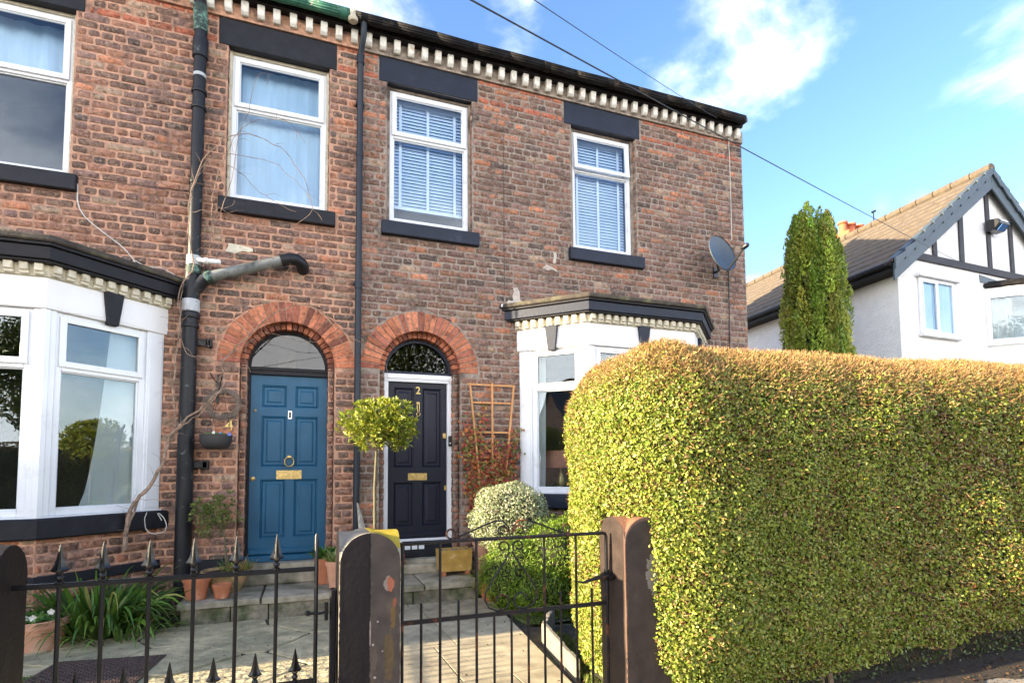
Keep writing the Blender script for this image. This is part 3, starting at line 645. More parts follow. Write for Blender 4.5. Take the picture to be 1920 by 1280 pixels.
    for j, (a, b) in enumerate(segs):
        T, L = frame_T(a, b); mb = MB(); n = 14; wd = min(L*0.36, 0.36); pts = [(L/2-wd+2*wd*i/n, zp0+0.001-0.0+0.028*(1-((2*i/n-1)**2))) for i in range(n+1)]
        vs = [(u, 0.031, z-0.03) for u, z in pts]+[(u, 0.031, z-0.022) for u, z in pts]+[(u, 0.036, z-0.03) for u, z in pts]+[(u, 0.036, z-0.022) for u, z in pts]
        mb.add([T((u, v, z+0.032)) for u, v, z in vs], [(2*(n+1)+i, 2*(n+1)+i+1, 3*(n+1)+i+1, 3*(n+1)+i) for i in range(n)]+[(3*(n+1)+i, 3*(n+1)+i+1, n+1+i+1, n+1+i) for i in range(n)]+[(i, i+1, 2*(n+1)+i+1, 2*(n+1)+i) for i in range(n)])
        mb.build('arch_moulding', M['panel_white'], bw)
        for c0 in ([L*0.27, L*0.73] if (j == 1 and L > 1.7) else [L/2]):
            mb = MB(); mb.add([T(p) for p in ((c0-0.05, 0.005, zp0-0.03), (c0+0.05, 0.005, zp0-0.03), (c0+0.085, 0.005, zp1+0.005), (c0-0.085, 0.005, zp1+0.005), (c0-0.05, 0.062, zp0-0.03), (c0+0.05, 0.062, zp0-0.03), (c0+0.085, 0.075, zp1+0.005), (c0-0.085, 0.075, zp1+0.005))], [(0,1,2,3),(4,7,6,5),(0,4,5,1),(1,5,6,2),(2,6,7,3),(3,7,4,0)])
            mb.build('keystone', M[stone], bw, bevel=0.006)
    band('moulding', -0.1, 0.045, zp1, zp1+0.105, 'cream')
    mb = MB()
    for j, (a, b) in enumerate(zip(offset_path(P, 0.045)[:-1], offset_path(P, 0.045)[1:])):
        T, L = frame_T(a, b); n = int(L/0.105)
        for i in range(n):
            u = (i+0.5)*L/n; mb.box(u-0.032, u+0.032, -0.01, 0.05, zp1+0.035, zp1+0.104, T=T); mb.box(u-0.036, u+0.036, -0.01, 0.03, zp1+0.008, zp1+0.04, T=T)
    mb.build('small_dentils', M['cream'], bw, bevel=0.006)
    band('cornice_step', -0.1, 0.125, zp1+0.106, zp1+0.125, 'wood_black', 0.003)
    band('fascia', -0.1, 0.15, zp1+0.125, zp1+0.238, stone if hs is house2 else 'wood_black', 0.006)
    band('cornice', -0.1, 0.175, zp1+0.239, zp1+0.268, 'wood_black', 0.006)
    # felt-covered flat roof with a soft drip edge
    Po, Pi = offset_path(P, 0.20), offset_path(P, 0.10)
    mb = MB(); z_ = zp1+0.269; n = 4
    mb.v = [(*p, z_) for p in Po]+[(*p, z_+0.055) for p in Po]+[(*p, z_+0.085) for p in Pi]+[(Pi[0][0], F0, z_+0.13), (Pi[3][0], F0, z_+0.13)]
    mb.f = [(0,1,5,4),(1,2,6,5),(2,3,7,6),(4,5,9,8),(5,6,10,9),(6,7,11,10),(8,9,10,11),(3,2,1,0)]; mb.m = [0]*8
    mb.build('bay_roof', M['lead'], bw, bevel=0.012)
    # brick base under the sill
    for j, (a, b) in enumerate(segs):
        T, L = frame_T(a, b); dx, dy = (b[0]-a[0])/L, (b[1]-a[1])/L
        mb = MB(); mb.box(0, L, -0.2, -0.006, Z0, 0.69+dz, T=T); mb.build('base_wall', M['mortar_pink' if hs is house4 else 'mortar_grey'], bw)
        V, Fc, C = bricks((a[0]+dy*-0.006, a[1]+dx*0.006, 0), (dx, dy, 0), (dy, -dx, 0), 0, L, Z0, 0.69+dz, None, 90+j, [0.1,0.3,0.12,0.3,0.08,0.05,0.05], None, hs)
        np_mesh('base_bricks', V, Fc, C, M['brick'], bw)
    band('plinth', -0.1, 0.03, 0.28, 0.37, 'stone_black', 0.006)
    x0, x1 = P[0][0]+0.06, P[3][0]-0.06
    # room behind: floor, ceiling and far walls
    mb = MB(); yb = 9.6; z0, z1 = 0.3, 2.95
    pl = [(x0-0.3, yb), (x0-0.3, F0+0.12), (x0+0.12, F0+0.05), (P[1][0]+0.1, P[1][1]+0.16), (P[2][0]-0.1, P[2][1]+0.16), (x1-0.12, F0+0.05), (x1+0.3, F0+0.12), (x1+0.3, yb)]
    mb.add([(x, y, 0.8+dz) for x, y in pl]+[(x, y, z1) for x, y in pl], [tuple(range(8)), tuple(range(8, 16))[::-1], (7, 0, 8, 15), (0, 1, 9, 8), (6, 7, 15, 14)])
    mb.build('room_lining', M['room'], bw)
    return bw
bay4 = bay(house4, BAY4, 'stone_black'); bay2 = bay(house2, BAY2, 'stone_navy')
def drape(name, pts_top, pts_bot, z0, z1, amp, label, m='curtain', cols=40, rows=10):
    mb = MB(); n = cols
    for r in range(rows+1):
        t = r/rows
        for i in range(n+1):
            s = i/n; a = (pts_top[0][0]+(pts_top[1][0]-pts_top[0][0])*s, pts_top[0][1]+(pts_top[1][1]-pts_top[0][1])*s); b = (pts_bot[0][0]+(pts_bot[1][0]-pts_bot[0][0])*s, pts_bot[0][1]+(pts_bot[1][1]-pts_bot[0][1])*s)
            x = b[0]+(a[0]-b[0])*t**0.6; y = b[1]+(a[1]-b[1])*t**0.6
            wv = amp*math.sin(s*38+0.7*math.sin(t*3)+1.3*math.sin(s*7)); mb.v.append((x+wv*0.7, y+wv*0.7, z0+(z1-z0)*t))
    for r in range(rows):
        for i in range(n): k = r*(n+1)+i; mb.f.append((k, k+1, k+n+2, k+n+1)); mb.m.append(0)
    return tag(mb.build(name, M[m], None, smooth=True, loc=(pts_bot[0][0], pts_bot[0][1], z0)), label, 'curtain')
drape('curtain', [(-1.78, 6.44), (-1.46, 6.76)], [(-1.95, 6.28), (-1.52, 6.70)], 0.90, 2.68, 0.012, 'sheer white curtain drawn to the right side of the left bay window')
drape('curtain', [(2.84, 6.66), (2.93, 6.58)], [(2.80, 6.70), (2.91, 6.60)], 0.97, 2.75, 0.008, 'pale curtain edge at the left side of the right bay window')
# table lamp seen through the right bay, with its shade
lampo = empty('table_lamp', (3.22, 6.78, 0.95), 'lamp with terracotta drum shade inside the right bay window', 'lamp')
mb = MB(); mb.lathe([(0.205, 1.275), (0.20, 1.50), (0.197, 1.50), (0.202, 1.275)], (3.22, 6.78, 0), 40); mb.build('lamp_shade', M['shade'], lampo, smooth=True)
mb = MB(); mb.lathe([(0.09, 0.95), (0.09, 0.97), (0.03, 1.0), (0.05, 1.08), (0.03, 1.18), (0.012, 1.22), (0.012, 1.4)], (3.22, 6.78, 0), 20); mb.build('lamp_base', M['brass'], lampo, smooth=True)
mb = MB(); mb.box(3.0, 3.7, 6.62, 6.98, 0.90, 0.949); mb.box(3.05, 3.09, 6.66, 6.94, 0.3, 0.90); mb.box(3.61, 3.65, 6.66, 6.94, 0.3, 0.90); tag(mb.build('side_table', M['wood_black'], None, loc=(3.35, 6.8, 0.3), bevel=0.005), 'dark table carrying the lamp inside the right bay', 'table')
mb = MB(); mb.add([(2.99, 6.42, 0.955), (3.10, 6.36, 0.955), (3.13, 6.34, 1.03), (2.96, 6.44, 1.03), (2.99, 6.45, 0.955), (3.10, 6.39, 0.955), (3.13, 6.37, 1.03), (2.96, 6.47, 1.03)], [(0,1,2,3),(4,7,6,5),(0,4,5,1),(1,5,6,2),(2,6,7,3),(3,7,4,0)])
tag(mb.build('ornament', M['blue_vase'], None, loc=(3.0, 6.4, 0.95)), 'small turquoise dish on the sill inside the right bay window', 'ornament')
# ---------------------------------------------------------------- cornice dentils, fascia, gutters
for hs, xa, xb, nm in ((house4, -5.2, PARTY, 4), (house2, PARTY, 6.385, 2)):
    mb = MB(); mb.box(xa, xb, F0-0.035, F0+0.1, 6.32, 6.5); c = mb.build('cornice', M['mortar_pink' if nm == 4 else 'mortar_grey'], hs)
    mb = MB(); mb.box(xa, min(xb, 6.30), 6.556, F0+0.1, 6.503, 6.56); mb.build('soffit', M['wood_black'], c)
    x = 0.839+0.1693*math.ceil((xa-0.839+0.05)/0.1693)
    while x < xb-0.02:
        mb = MB(); w_ = 0.039; j = random.uniform(-0.006, 0.006); zz = 6.355+random.uniform(-0.004, 0.004)
        yo = F0-0.10+random.uniform(-0.004, 0.004)
        mb.prism([(F0-0.035, zz), (F0-0.035, zz+0.145), (yo-0.012, zz+0.145), (yo, zz+0.03), (yo+0.03, zz)], 0, 1, T=lambda p: (x+j-w_+2*w_*p[2], p[0], p[1]))
        mb.build('dentil', M['dentil'], c, bevel=0.009, seg=2); x += 0.1693
def gutter(hs, xa, xb, m, joints):
    mb = MB(); n = 8; prof = [(6.475+0.062*math.cos(math.pi+math.pi*k/n), 6.585+0.075*math.sin(math.pi+math.pi*k/n)) for k in range(n+1)]
    k_ = int((xb-xa)/0.5)+1; xs = [xa+(xb-xa)*i/k_ for i in range(k_+1)]; dz_ = [random.uniform(-0.006, 0.006) for _ in xs]
    for i in range(k_):
        for (y, z), (y2, z2) in zip(prof[:-1], prof[1:]):
            mb.add([(xs[i], y, z+dz_[i]), (xs[i+1], y, z+dz_[i+1]), (xs[i+1], y2, z2+dz_[i+1]), (xs[i], y2, z2+dz_[i])], [(0, 1, 2, 3)])
        mb.tube([(xs[i], 6.413, 6.585+dz_[i]), (xs[i+1], 6.413, 6.585+dz_[i+1])], 0.008, 6, cap=False)
    g_ = mb.build('gutter', M[m], hs, smooth=True)
    sm = g_.modifiers.new('solid', 'SOLIDIFY'); sm.thickness = 0.004
    for x in joints:
        mb = MB(); pr = [(6.475+0.07*math.cos(math.pi+math.pi*k/n), 6.585+0.084*math.sin(math.pi+math.pi*k/n)) for k in range(n+1)]
        mb.v = [(x-0.04, y, z) for y, z in pr]+[(x+0.04, y, z) for y, z in pr]; mb.f = [(i, i+1, n+2+i, n+1+i) for i in range(n)]; mb.m = [0]*n
        mb.build('gutter_joint', M[m], g_, smooth=True)
    return g_
g2 = gutter(house2, 0.50, 6.24, 'gutter', [0.60, 1.95, 2.95, 3.9, 5.1]); g4 = gutter(house4, -5.2, 0.44, 'gutter_green', [-0.3, 0.36])
mb = MB(); mb.lathe([(0.045, 0), (0.062, 0.02), (0.062, 0.12), (0.05, 0.14)], (0.475, 6.475, 6.49), 16); mb.build('gutter_outlet', M['cream'], g4, smooth=True)
mb = MB(); mb.box(-5.2, 6.24, 6.54, 6.555, 6.52, 6.63); mb.build('fascia_board', M['gutter'], house2)
# ---------------------------------------------------------------- pipes
def pipe_run(hs, name, pts, r, m, collars, cm=None):
    mb = MB(); mb.tube(pts, r, 16); p = mb.build(name, M[m], hs, smooth=True)
    for (a, b, rr, mm) in collars:
        mb = MB(); n = 20; A_, B_ = Vector(a), Vector(b); mb.tube([A_, A_.lerp(B_, 0.15), A_.lerp(B_, 0.85), B_], [rr*0.97, rr, rr, rr*0.97], n); mb.build('pipe_collar', M[mm], p, smooth=True, bevel=0.003)
    return p
dx_, dy_ = 0.577, 6.625
dp = pipe_run(house2, 'downpipe', [(0.60, 6.48, 6.52), (0.60, 6.49, 6.38), (0.585, 6.58, 6.27), (dx_, dy_, 6.18), (dx_, dy_, 5.0), (dx_, dy_, 0.0)], 0.036, 'pipe_navy', [((dx_, dy_, 6.22), (dx_, dy_, 6.10), 0.046, 'pipe_navy'), ((dx_, dy_, 5.02), (dx_, dy_, 4.96), 0.042, 'pipe_navy'), ((dx_, dy_, 3.44), (dx_, dy_, 3.37), 0.043, 'pipe_navy'), ((dx_, dy_, 2.0), (dx_, dy_, 1.94), 0.043, 'pipe_navy')])
for z in (5.62, 3.44, 1.6):
    mb = MB(); mb.box(dx_-0.05, dx_+0.05, dy_+0.0, F0, z-0.02, z+0.02); mb.build('pipe_bracket', M['pipe_navy'], dp, bevel=0.004)
sx, sy = -1.105, 6.60
sp = pipe_run(house4, 'soil_pipe', [(sx-0.03, sy-0.06, 7.0), (sx-0.025, sy-0.05, 6.6), (sx-0.005, sy, 6.2), (sx, sy, 6.0), (sx-0.005, sy, 3.5)], 0.062, 'pipe', [
    ((sx-0.01, sy-0.02, 6.30), (sx, sy, 6.02), 0.070, 'verdigris'), ((sx, sy, 5.93), (sx, sy, 5.72), 0.078, 'pipe'), ((sx, sy, 5.54), (sx, sy, 5.50), 0.064, 'grey_plastic'), ((sx, sy, 5.36), (sx, sy, 5.32), 0.076, 'pipe'), ((sx, sy, 5.18), (sx, sy, 5.14), 0.075, 'pipe'), ((sx, sy, 4.36), (sx, sy, 4.31), 0.074, 'pipe'),
    ((sx-0.005, sy, 3.53), (sx-0.005, sy, 3.43), 0.072, 'grey_plastic'), ((sx-0.005, sy, 3.42), (sx-0.005, sy, 3.33), 0.074, 'verdigris')])
lp = pipe_run(house4, 'soil_pipe_lower_run', [(sx-0.005, sy, 3.5), (sx-0.02, sy, 3.2), (sx-0.03, sy, 1.5), (sx-0.03, sy, 0.0)], [0.062, 0.072, 0.078, 0.078], 'pipe', [
    ((sx-0.02, sy, 3.06), (sx-0.02, sy, 2.93), 0.085, 'grey_plastic'), ((sx-0.02, sy, 2.92), (sx-0.02, sy, 2.86), 0.088, 'pipe'), ((sx-0.022, sy, 2.80), (sx-0.022, sy, 2.76), 0.086, 'pipe')])
for z in (2.62, 1.33): 
    mb = MB(); mb.box(sx-0.02, sx+0.17, sy+0.02, sy+0.06, z-0.035, z+0.035); mb.box(sx+0.12, sx+0.18, sy+0.02, F0, z-0.045, z+0.045); mb.build('pipe_bracket', M['pipe'], lp, bevel=0.006)
br = pipe_run(house4, 'branch_pipe', [(-1.03, 6.59, 3.27), (-0.96, 6.575, 3.32), (-0.55, 6.56, 3.46), (-0.24, 6.55, 3.575)], 0.058, 'pipe_grey', [((-0.99, 6.58, 3.30), (-0.93, 6.575, 3.325), 0.070, 'verdigris')])
mb = MB(); mb.tube([(-0.26, 6.55, 3.568), (-0.17, 6.55, 3.602), (-0.10, 6.56, 3.606), (-0.05, 6.59, 3.585), (-0.03, 6.64, 3.555), (-0.03, 6.70, 3.545)], 0.066, 16); mb.build('elbow', M['pipe'], br, smooth=True)
mb = MB(); mb.tube([(sx-0.02, sy, 3.08), (sx, sy, 3.16), (-1.05, 6.595, 3.24), (-1.0, 6.585, 3.295)], 0.068, 16); mb.build('elbow', M['pipe'], br, smooth=True)
mb = MB(); mb.tube([(-1.07, 6.55, 3.475), (-0.86, 6.53, 3.475), (-0.845, 6.53, 3.475)], [0.026, 0.026, 0.012], 12); mb.tube([(-1.0, 6.54, 3.475), (-0.97, 6.54, 3.475)], 0.034, 12); mb.build('overflow_pipe', M['upvc'], br, smooth=True)
mb = MB(); mb.box(2.36, 2.44, F0-0.04, F0, 3.335, 3.375); mb.build('cable_entry_cover', M['upvc'], house2, bevel=0.006)
# lime patches: repointing smears
def smear(hs, pts, name='mortar_smear', m='panel_white'):
    mb = MB(); c = np.mean(pts, 0)
    o = []
    for i in range(len(pts)):
        a, b = np.array(pts[i]), np.array(pts[(i+1) % len(pts)])
        for t in (0, 0.33, 0.66):
            q = a+(b-a)*t+np.random.default_rng(i*7+int(t*10)).normal(0, 0.008, 2); o.append(q)
    n = len(o); mb.v = [(q[0], F0-0.012, q[1]) for q in o]+[(q[0], F0+0.0, q[1]) for q in o]; mb.f = [tuple(range(n))[::-1]]+[(i, (i+1) % n, n+(i+1) % n, n+i) for i in range(n)]; mb.m = [0]*(n+1)
    mb.build(name, M[m], hs)
smear(house4, [(-0.83, 3.66), (-0.58, 3.67), (-0.56, 3.73), (-0.8, 3.74)], m='cream')
M['lime'] = mat('lime_mortar_repair', (0.50,0.44,0.37), rough=0.95, var=0.2, scale=20, bump=0.8, bscale=60)
smear(house2, [(2.42, 3.33), (2.85, 3.33), (2.72, 3.42), (2.62, 3.45), (2.6, 3.62), (2.53, 3.62), (2.53, 3.45), (2.45, 3.42)], m='lime')
smear(house2, [(2.95, 3.93), (3.15, 3.90), (3.15, 3.93), (3.0, 3.97)], m='lime'); smear(house2, [(3.1, 4.02), (3.16, 4.02), (3.15, 4.16), (3.11, 4.15)], m='lime')
mb = MB(); mb.box(-1.01, -0.64, F0-0.03, F0+0.02, 0.20, 0.34); mb.build('plinth', M['stone_black'], house4, bevel=0.006); mb = MB(); mb.box(0.33, 0.575, F0-0.03, F0+0.02, 0.20, 0.34); mb.build('plinth', M['stone_black'], house4, bevel=0.006)
# ---------------------------------------------------------------- doors
def door(hs, A, x0, x1, z0, z1, y, m, panels, frame, framew, frame_mat, ztran):
    """leaf with sunk moulded panels; returns the leaf"""
    mb = MB(); T = 0.045; us = sorted(set([x0, x1]+[p for q in panels for p in q[:2]])); zs = sorted(set([z0, z1]+[p for q in panels for p in q[2:]]))
    for i in range(len(us)-1):
        for k in range(len(zs)-1):
            cx, cz = (us[i]+us[i+1])/2, (zs[k]+zs[k+1])/2
            if any(p[0] < cx < p[1] and p[2] < cz < p[3] for p in panels): continue
            mb.add([(us[i], y, zs[k]), (us[i+1], y, zs[k]), (us[i+1], y, zs[k+1]), (us[i], y, zs[k+1])], [(0, 1, 2, 3)])
    for (a, b, c, d) in panels:
        lv = [(0, 0), (0.006, 0.010), (0.014, 0.014), (0.020, 0.006), (0.026, 0.017), (0.05, 0.017), (0.068, 0.008)]
        rings = []
        for (i_, dy) in lv: rings.append([(a+i_, y+dy, c+i_), (b-i_, y+dy, c+i_), (b-i_, y+dy, d-i_), (a+i_, y+dy, d-i_)])
        for r0, r1 in zip(rings[:-1], rings[1:]):
            for k in range(4): mb.add([r0[k], r0[(k+1) % 4], r1[(k+1) % 4], r1[k]], [(0, 1, 2, 3)])
        mb.add(rings[-1], [(0, 1, 2, 3)])
    mb.add([(x0, y, z0), (x1, y, z0), (x1, y+T, z0), (x0, y+T, z0), (x0, y, z1), (x1, y, z1), (x1, y+T, z1), (x0, y+T, z1)], [(0,3,2,1),(4,5,6,7),(1,2,6,5),(2,3,7,6),(3,0,4,7)])
    return mb.build('front_door', M[m], hs)
def arc_frame(A, r, y0, y1, wd, zb):
    mb = MB(); n = 28
    for i in range(n):
        a0, a1 = math.pi*i/n, math.pi*(i+1)/n; q = [(r, a0), (r-wd, a0), (r-wd, a1), (r, a1)]
        vs = [(A['c']+rr*math.cos(a), y0, zb+rr*math.sin(a)) for rr, a in q]+[(A['c']+rr*math.cos(a), y1, zb+rr*math.sin(a)) for rr, a in q]
        mb.add(vs, [(3, 2, 1, 0), (1, 2, 6, 5)])
    return mb
# blue door
dx0, dx1, dz0, dz1, dy = -0.560, 0.262, 0.325, 2.352, 6.93
u = lambda t: dx0+(dx1-dx0)*t; v = lambda t: dz1-(dz1-dz0)*t
d4 = door(house4, A4, dx0, dx1, dz0, dz1, dy, 'door_blue', [(u(.14), u(.46), v(.18), v(.055)), (u(.57), u(.88), v(.18), v(.055)), (u(.14), u(.46), v(.515), v(.23)), (u(.57), u(.88), v(.515), v(.23)), (u(.14), u(.46), v(.91), v(.585)), (u(.57), u(.88), v(.91), v(.585))], None, 0, None, 0)
mb = MB(); mb.box(dx0-0.035, dx0-0.002, dy-0.02, dy+0.06, 0.25, 2.44); mb.box(dx1+0.002, dx1+0.035, dy-0.02, dy+0.06, 0.25, 2.44); mb.box(dx0-0.002, dx1+0.002, dy-0.045, dy+0.06, 2.354, 2.44); mb.box(dx0-0.03, dx1+0.03, dy-0.06, dy-0.0455, 2.40, 2.43); mb.build('door_frame', M['wood_black'], d4, bevel=0.004)
arc_frame(A4, 0.43, dy-0.03, dy+0.05, 0.032, 2.44).build('fanlight_frame', M['wood_black'], d4)
def fan_glass(A, r, y, zb, par, m='glass_dark'):
    mb = MB(); n = 28; pts = [(A['c']+r*math.cos(math.pi*i/n), zb+r*math.sin(math.pi*i/n)) for i in range(n+1)]
    mb.v = [(x, y, z) for x, z in pts]+[(x, y+0.005, z) for x, z in pts]; k = n+1; mb.f = [tuple(range(k)), tuple(range(k, 2*k))[::-1]]; mb.m = [0, 0]; return mb.build('fanlight', M[m], par)
fan_glass(A4, 0.405, dy, 2.44, d4)
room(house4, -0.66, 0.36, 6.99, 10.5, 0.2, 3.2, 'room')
mb = MB(); mb.box(-0.30, -0.10, 7.4, 7.44, 2.2, 3.1); mb.build('hall_wall_edge', M['cream'], house4)
mb = MB(); mb.box(dx0-0.06, dx1+0.05, dy-0.075, dy+0.02, 0.255, 0.322); mb.build('threshold', M['door_blue'], d4, bevel=0.006)
mb = MB(); mb.box(dx0, dx1, dy-0.03, dy-0.001, 0.328, 0.395); mb.build('weather_bar', M['door_blue'], d4, bevel=0.012)
def letterbox(par, xc, zc, w_, h_, y):
    mb = MB(); mb.box(xc-w_/2, xc+w_/2, y-0.008, y-0.001, zc-h_/2, zc+h_/2); mb.box(xc-w_/2+0.022, xc+w_/2-0.022, y-0.016, y-0.008, zc-h_/2+0.02, zc+h_/2-0.016); mb.box(xc-w_/2+0.03, xc+w_/2-0.03, y-0.0185, y-0.016, zc-h_/2+0.028, zc-h_/2+0.032); mb.build('letterbox', M['brass'], par, bevel=0.003)
letterbox(d4, u(.505), v(.56), 0.27, 0.10, dy)
mb = MB(); o_ = [(u(.505)+0.052*math.cos(math.pi*(k+.5)/4), dy-0.022, v(.487)+0.058*math.sin(math.pi*(k+.5)/4)) for k in range(9)]; mb.tube(o_, 0.0075, 8, cap=False); mb.box(u(.505)-0.018, u(.505)+0.018, dy-0.03, dy-0.001, v(.487)+0.045, v(.487)+0.07); mb.build('door_knocker', M['brass'], d4, smooth=True)
mb = MB(); mb.box(u(.505)-0.023, u(.505)+0.023, dy-0.010, dy-0.001, v(.245), v(.197)); mb.build('nameplate', M['chrome'], d4, bevel=0.003)
mb = MB(); mb.box(u(.505)-0.013, u(.505)+0.013, dy-0.014, dy-0.0102, v(.238), v(.205)); mb.build('bell_push', M['black_plastic'], d4, bevel=0.002)
for (uu, vv, rr) in ((.045, .58, .026), (.06, .2, .015)):
    mb = MB(); mb.lathe([(rr, 0), (rr, 0.006), (rr*0.6, 0.012), (0.006, 0.014)], (0, 0, 0), 18, T=lambda p: (u(uu)+p[0], dy-0.001-p[2], v(vv)+p[1])); mb.build('lock', M['brass'], d4, smooth=True)
# navy door
ex0, ex1, ez0, ez1, ey = 0.969, 1.699, 0.43, 2.345, 6.93
u2 = lambda t: ex0+(ex1-ex0)*t; v2 = lambda t: ez1-(ez1-ez0)*t
d2 = door(house2, A2, ex0, ex1, ez0, ez1, ey, 'door_navy', [(u2(.10), u2(.43), v2(.55), v2(.035)), (u2(.58), u2(.91), v2(.55), v2(.035)), (u2(.10), u2(.43), v2(.925), v2(.645)), (u2(.58), u2(.91), v2(.925), v2(.645))], None, 0, None, 0)
mb = MB(); y_ = 6.885
mb.box(0.905, 0.966, y_, y_+0.1, 0.30, 2.345); mb.box(1.702, 1.772, y_, y_+0.1, 0.30, 2.345); mb.box(0.905, 1.772, y_-0.002, y_+0.1, 2.347, 2.43); mb.box(0.90, 1.777, y_-0.018, y_-0.002, 2.385, 2.44)
mb.box(0.93, 1.747, y_-0.008, y_-0.003, 2.362, 2.372)
mb.build('door_frame', M['upvc'], d2, bevel=0.005)
mb = arc_frame(A2, 0.43, y_, y_+0.09, 0.038, 2.445); mb.box(0.90, 1.76, y_+0.005, y_+0.09, 2.441, 2.475); mb.build('fanlight_frame', M['stone_navy'], d2)
fan_glass(A2, 0.395, y_+0.05, 2.475, d2)
room(house2, 0.86, 1.80, 6.99, 10.5, 0.2, 3.2, 'room')
mb = MB(); mb.box(0.967, 1.701, y_+0.0, y_+0.06, 0.385, 0.425); mb.build('threshold', M['upvc'], d2, bevel=0.004)
mb = MB(); mb.box(ex0, ex1, ey-0.03, ey-0.001, 0.432, 0.50); mb.build('weather_bar', M['door_navy'], d2, bevel=0.012)
mb = MB(); mb.box(0.86, 1.80, y_-0.02, y_+0.12, 0.20, 0.383); mb.build('door_step', M['stone_black'], d2, bevel=0.01)
for k in range(3):
    mb = MB(); mb.box(1.17+k*0.085, 1.235+k*0.085, y_-0.03, y_-0.021, 0.30, 0.345); mb.build('vent', M['upvc'], d2)
letterbox(d2, u2(.50), v2(.61), 0.235, 0.085, ey)
mb = MB(); xc, zc = u2(.505), v2(.17); mb.lathe([(0.022, 0), (0.022, 0.01), (0.008, 0.02)], (0, 0, 0), 16, T=lambda p: (xc+p[0], ey-0.001-p[2], zc+0.07+p[1]))
mb.tube([(xc-0.012, ey-0.02, zc+0.075), (xc-0.014, ey-0.026, zc+0.02), (xc-0.008, ey-0.026, zc-0.04)], 0.005, 8); mb.tube([(xc+0.012, ey-0.02, zc+0.075), (xc+0.014, ey-0.026, zc+0.02), (xc+0.008, ey-0.026, zc-0.04)], 0.005, 8)
mb.tube([(xc+0.022*math.cos(a), ey-0.026, zc-0.07+0.024*math.sin(a)) for a in np.linspace(0, 2*math.pi, 13)], 0.0055, 8, cap=False); mb.build('door_knocker', M['brass'], d2, smooth=True)
mb = MB(); mb.box(u2(.935), u2(.995), ey-0.022, ey-0.001, v2(.362), v2(.325)); mb.build('lock', M['brass'], d2, bevel=0.008)
mb = MB(); mb.box(u2(.96), u2(1.0), ey-0.016, ey-0.001, v2(.70), v2(.67)); mb.build('lock', M['brass'], d2, bevel=0.003)
mb = MB(); mb.box(1.712, 1.760, y_-0.026, y_-0.003, v2(.415), v2(.345)); db = mb.build('doorbell', M['black_plastic'], d2, bevel=0.006)
mb = MB(); mb.lathe([(0.012, 0), (0.012, 0.004), (0.009, 0.005)], (0, 0, 0), 16, T=lambda p: (1.736+p[0], y_-0.0265-p[2], v2(.395)+p[1])); mb.build('doorbell_button', M['chrome'], d2, smooth=True)
def digits(txt, loc, size, par, m, name='house_number', ext=0.004):
    cu = bpy.data.curves.new(name, 'FONT'); cu.body = txt; cu.size = size; cu.extrude = ext; cu.bevel_depth = 0.0008; cu.align_x = 'CENTER'
    tmp = bpy.data.objects.new('tmp', cu); COL.objects.link(tmp); dg = bpy.context.evaluated_depsgraph_get(); me = bpy.data.meshes.new_from_object(tmp.evaluated_get(dg)); bpy.data.objects.remove(tmp)
    vs = np.array([v_.co[:] for v_ in me.vertices]); q = par
    while q.parent is not None: q = q.parent
    o0 = ORG[q.name]
    for i, v_ in enumerate(me.vertices): v_.co = (vs[i, 0]+loc[0]-o0.x, -vs[i, 2]+loc[1]-o0.y, vs[i, 1]+loc[2]-o0.z)
    me.materials.clear(); me.materials.append(M[m]); return link_mesh(name, me, par)
digits('2', (u2(.505), ey-0.006, v2(.073)), 0.13, d2, 'brass'); digits('4', (-0.745, F0-0.018, 1.70), 0.16, house4, 'brass')

# the next house along, wholly out of frame to the left: it keeps the low sun off the fronts
h6 = empty('terraced_house', (-10.5, F0, 0), 'third brick terraced house, out of frame beyond the left one', 'house', 'joined brick terraced houses')
mb = MB(); mb.add([(-17, F0, -.2), (-5.21, F0, -.2), (-5.21, F0, 6.5), (-17, F0, 6.5), (-17, 15.5, -.2), (-17, 15.5, 6.5), (-5.21, 15.5, -.2), (-5.21, 15.5, 6.5)], [(0, 1, 2, 3), (4, 0, 3, 5), (6, 4, 5, 7)]); mb.build('wall', M['mortar_pink'], h6)
V, Fc, C = bricks((0, F0, 0), (1, 0, 0), (0, -1, 0), -9.0, -5.22, Z0, 6.4, None, 19, BW[4], None, h6); np_mesh('brickwork', V, Fc, C, M['brick'], h6)
mb = MB(); mb.add([(-17, 6.44, 6.56), (-5.21, 6.44, 6.56), (-5.21, 11.1, 9.83), (-17, 11.1, 9.83), (-17, 15.76, 6.56), (-5.21, 15.76, 6.56)], [(0, 1, 2, 3), (3, 2, 5, 4)]); mb.build('roof', M['slate'], h6)
mb = MB(); mb.box(-17, -5.21, 6.34, F0-0.01, 6.46, 6.56); mb.build('gutter', M['gutter'], h6, bevel=0.02)
mb = MB(); mb.tube([(-5.35, 6.56, 6.5), (-5.35, 6.56, 0)], 0.06, 12); mb.build('downpipe', M['pipe'], h6, smooth=True)
mb = MB(); mb.prism([(-9.6, F0-.001), (-8.85, 5.955), (-7.1, 5.955), (-6.35, F0-.001)], -.2, 3.3); mb.build('bay', M['panel_white'], h6, bevel=0.01)
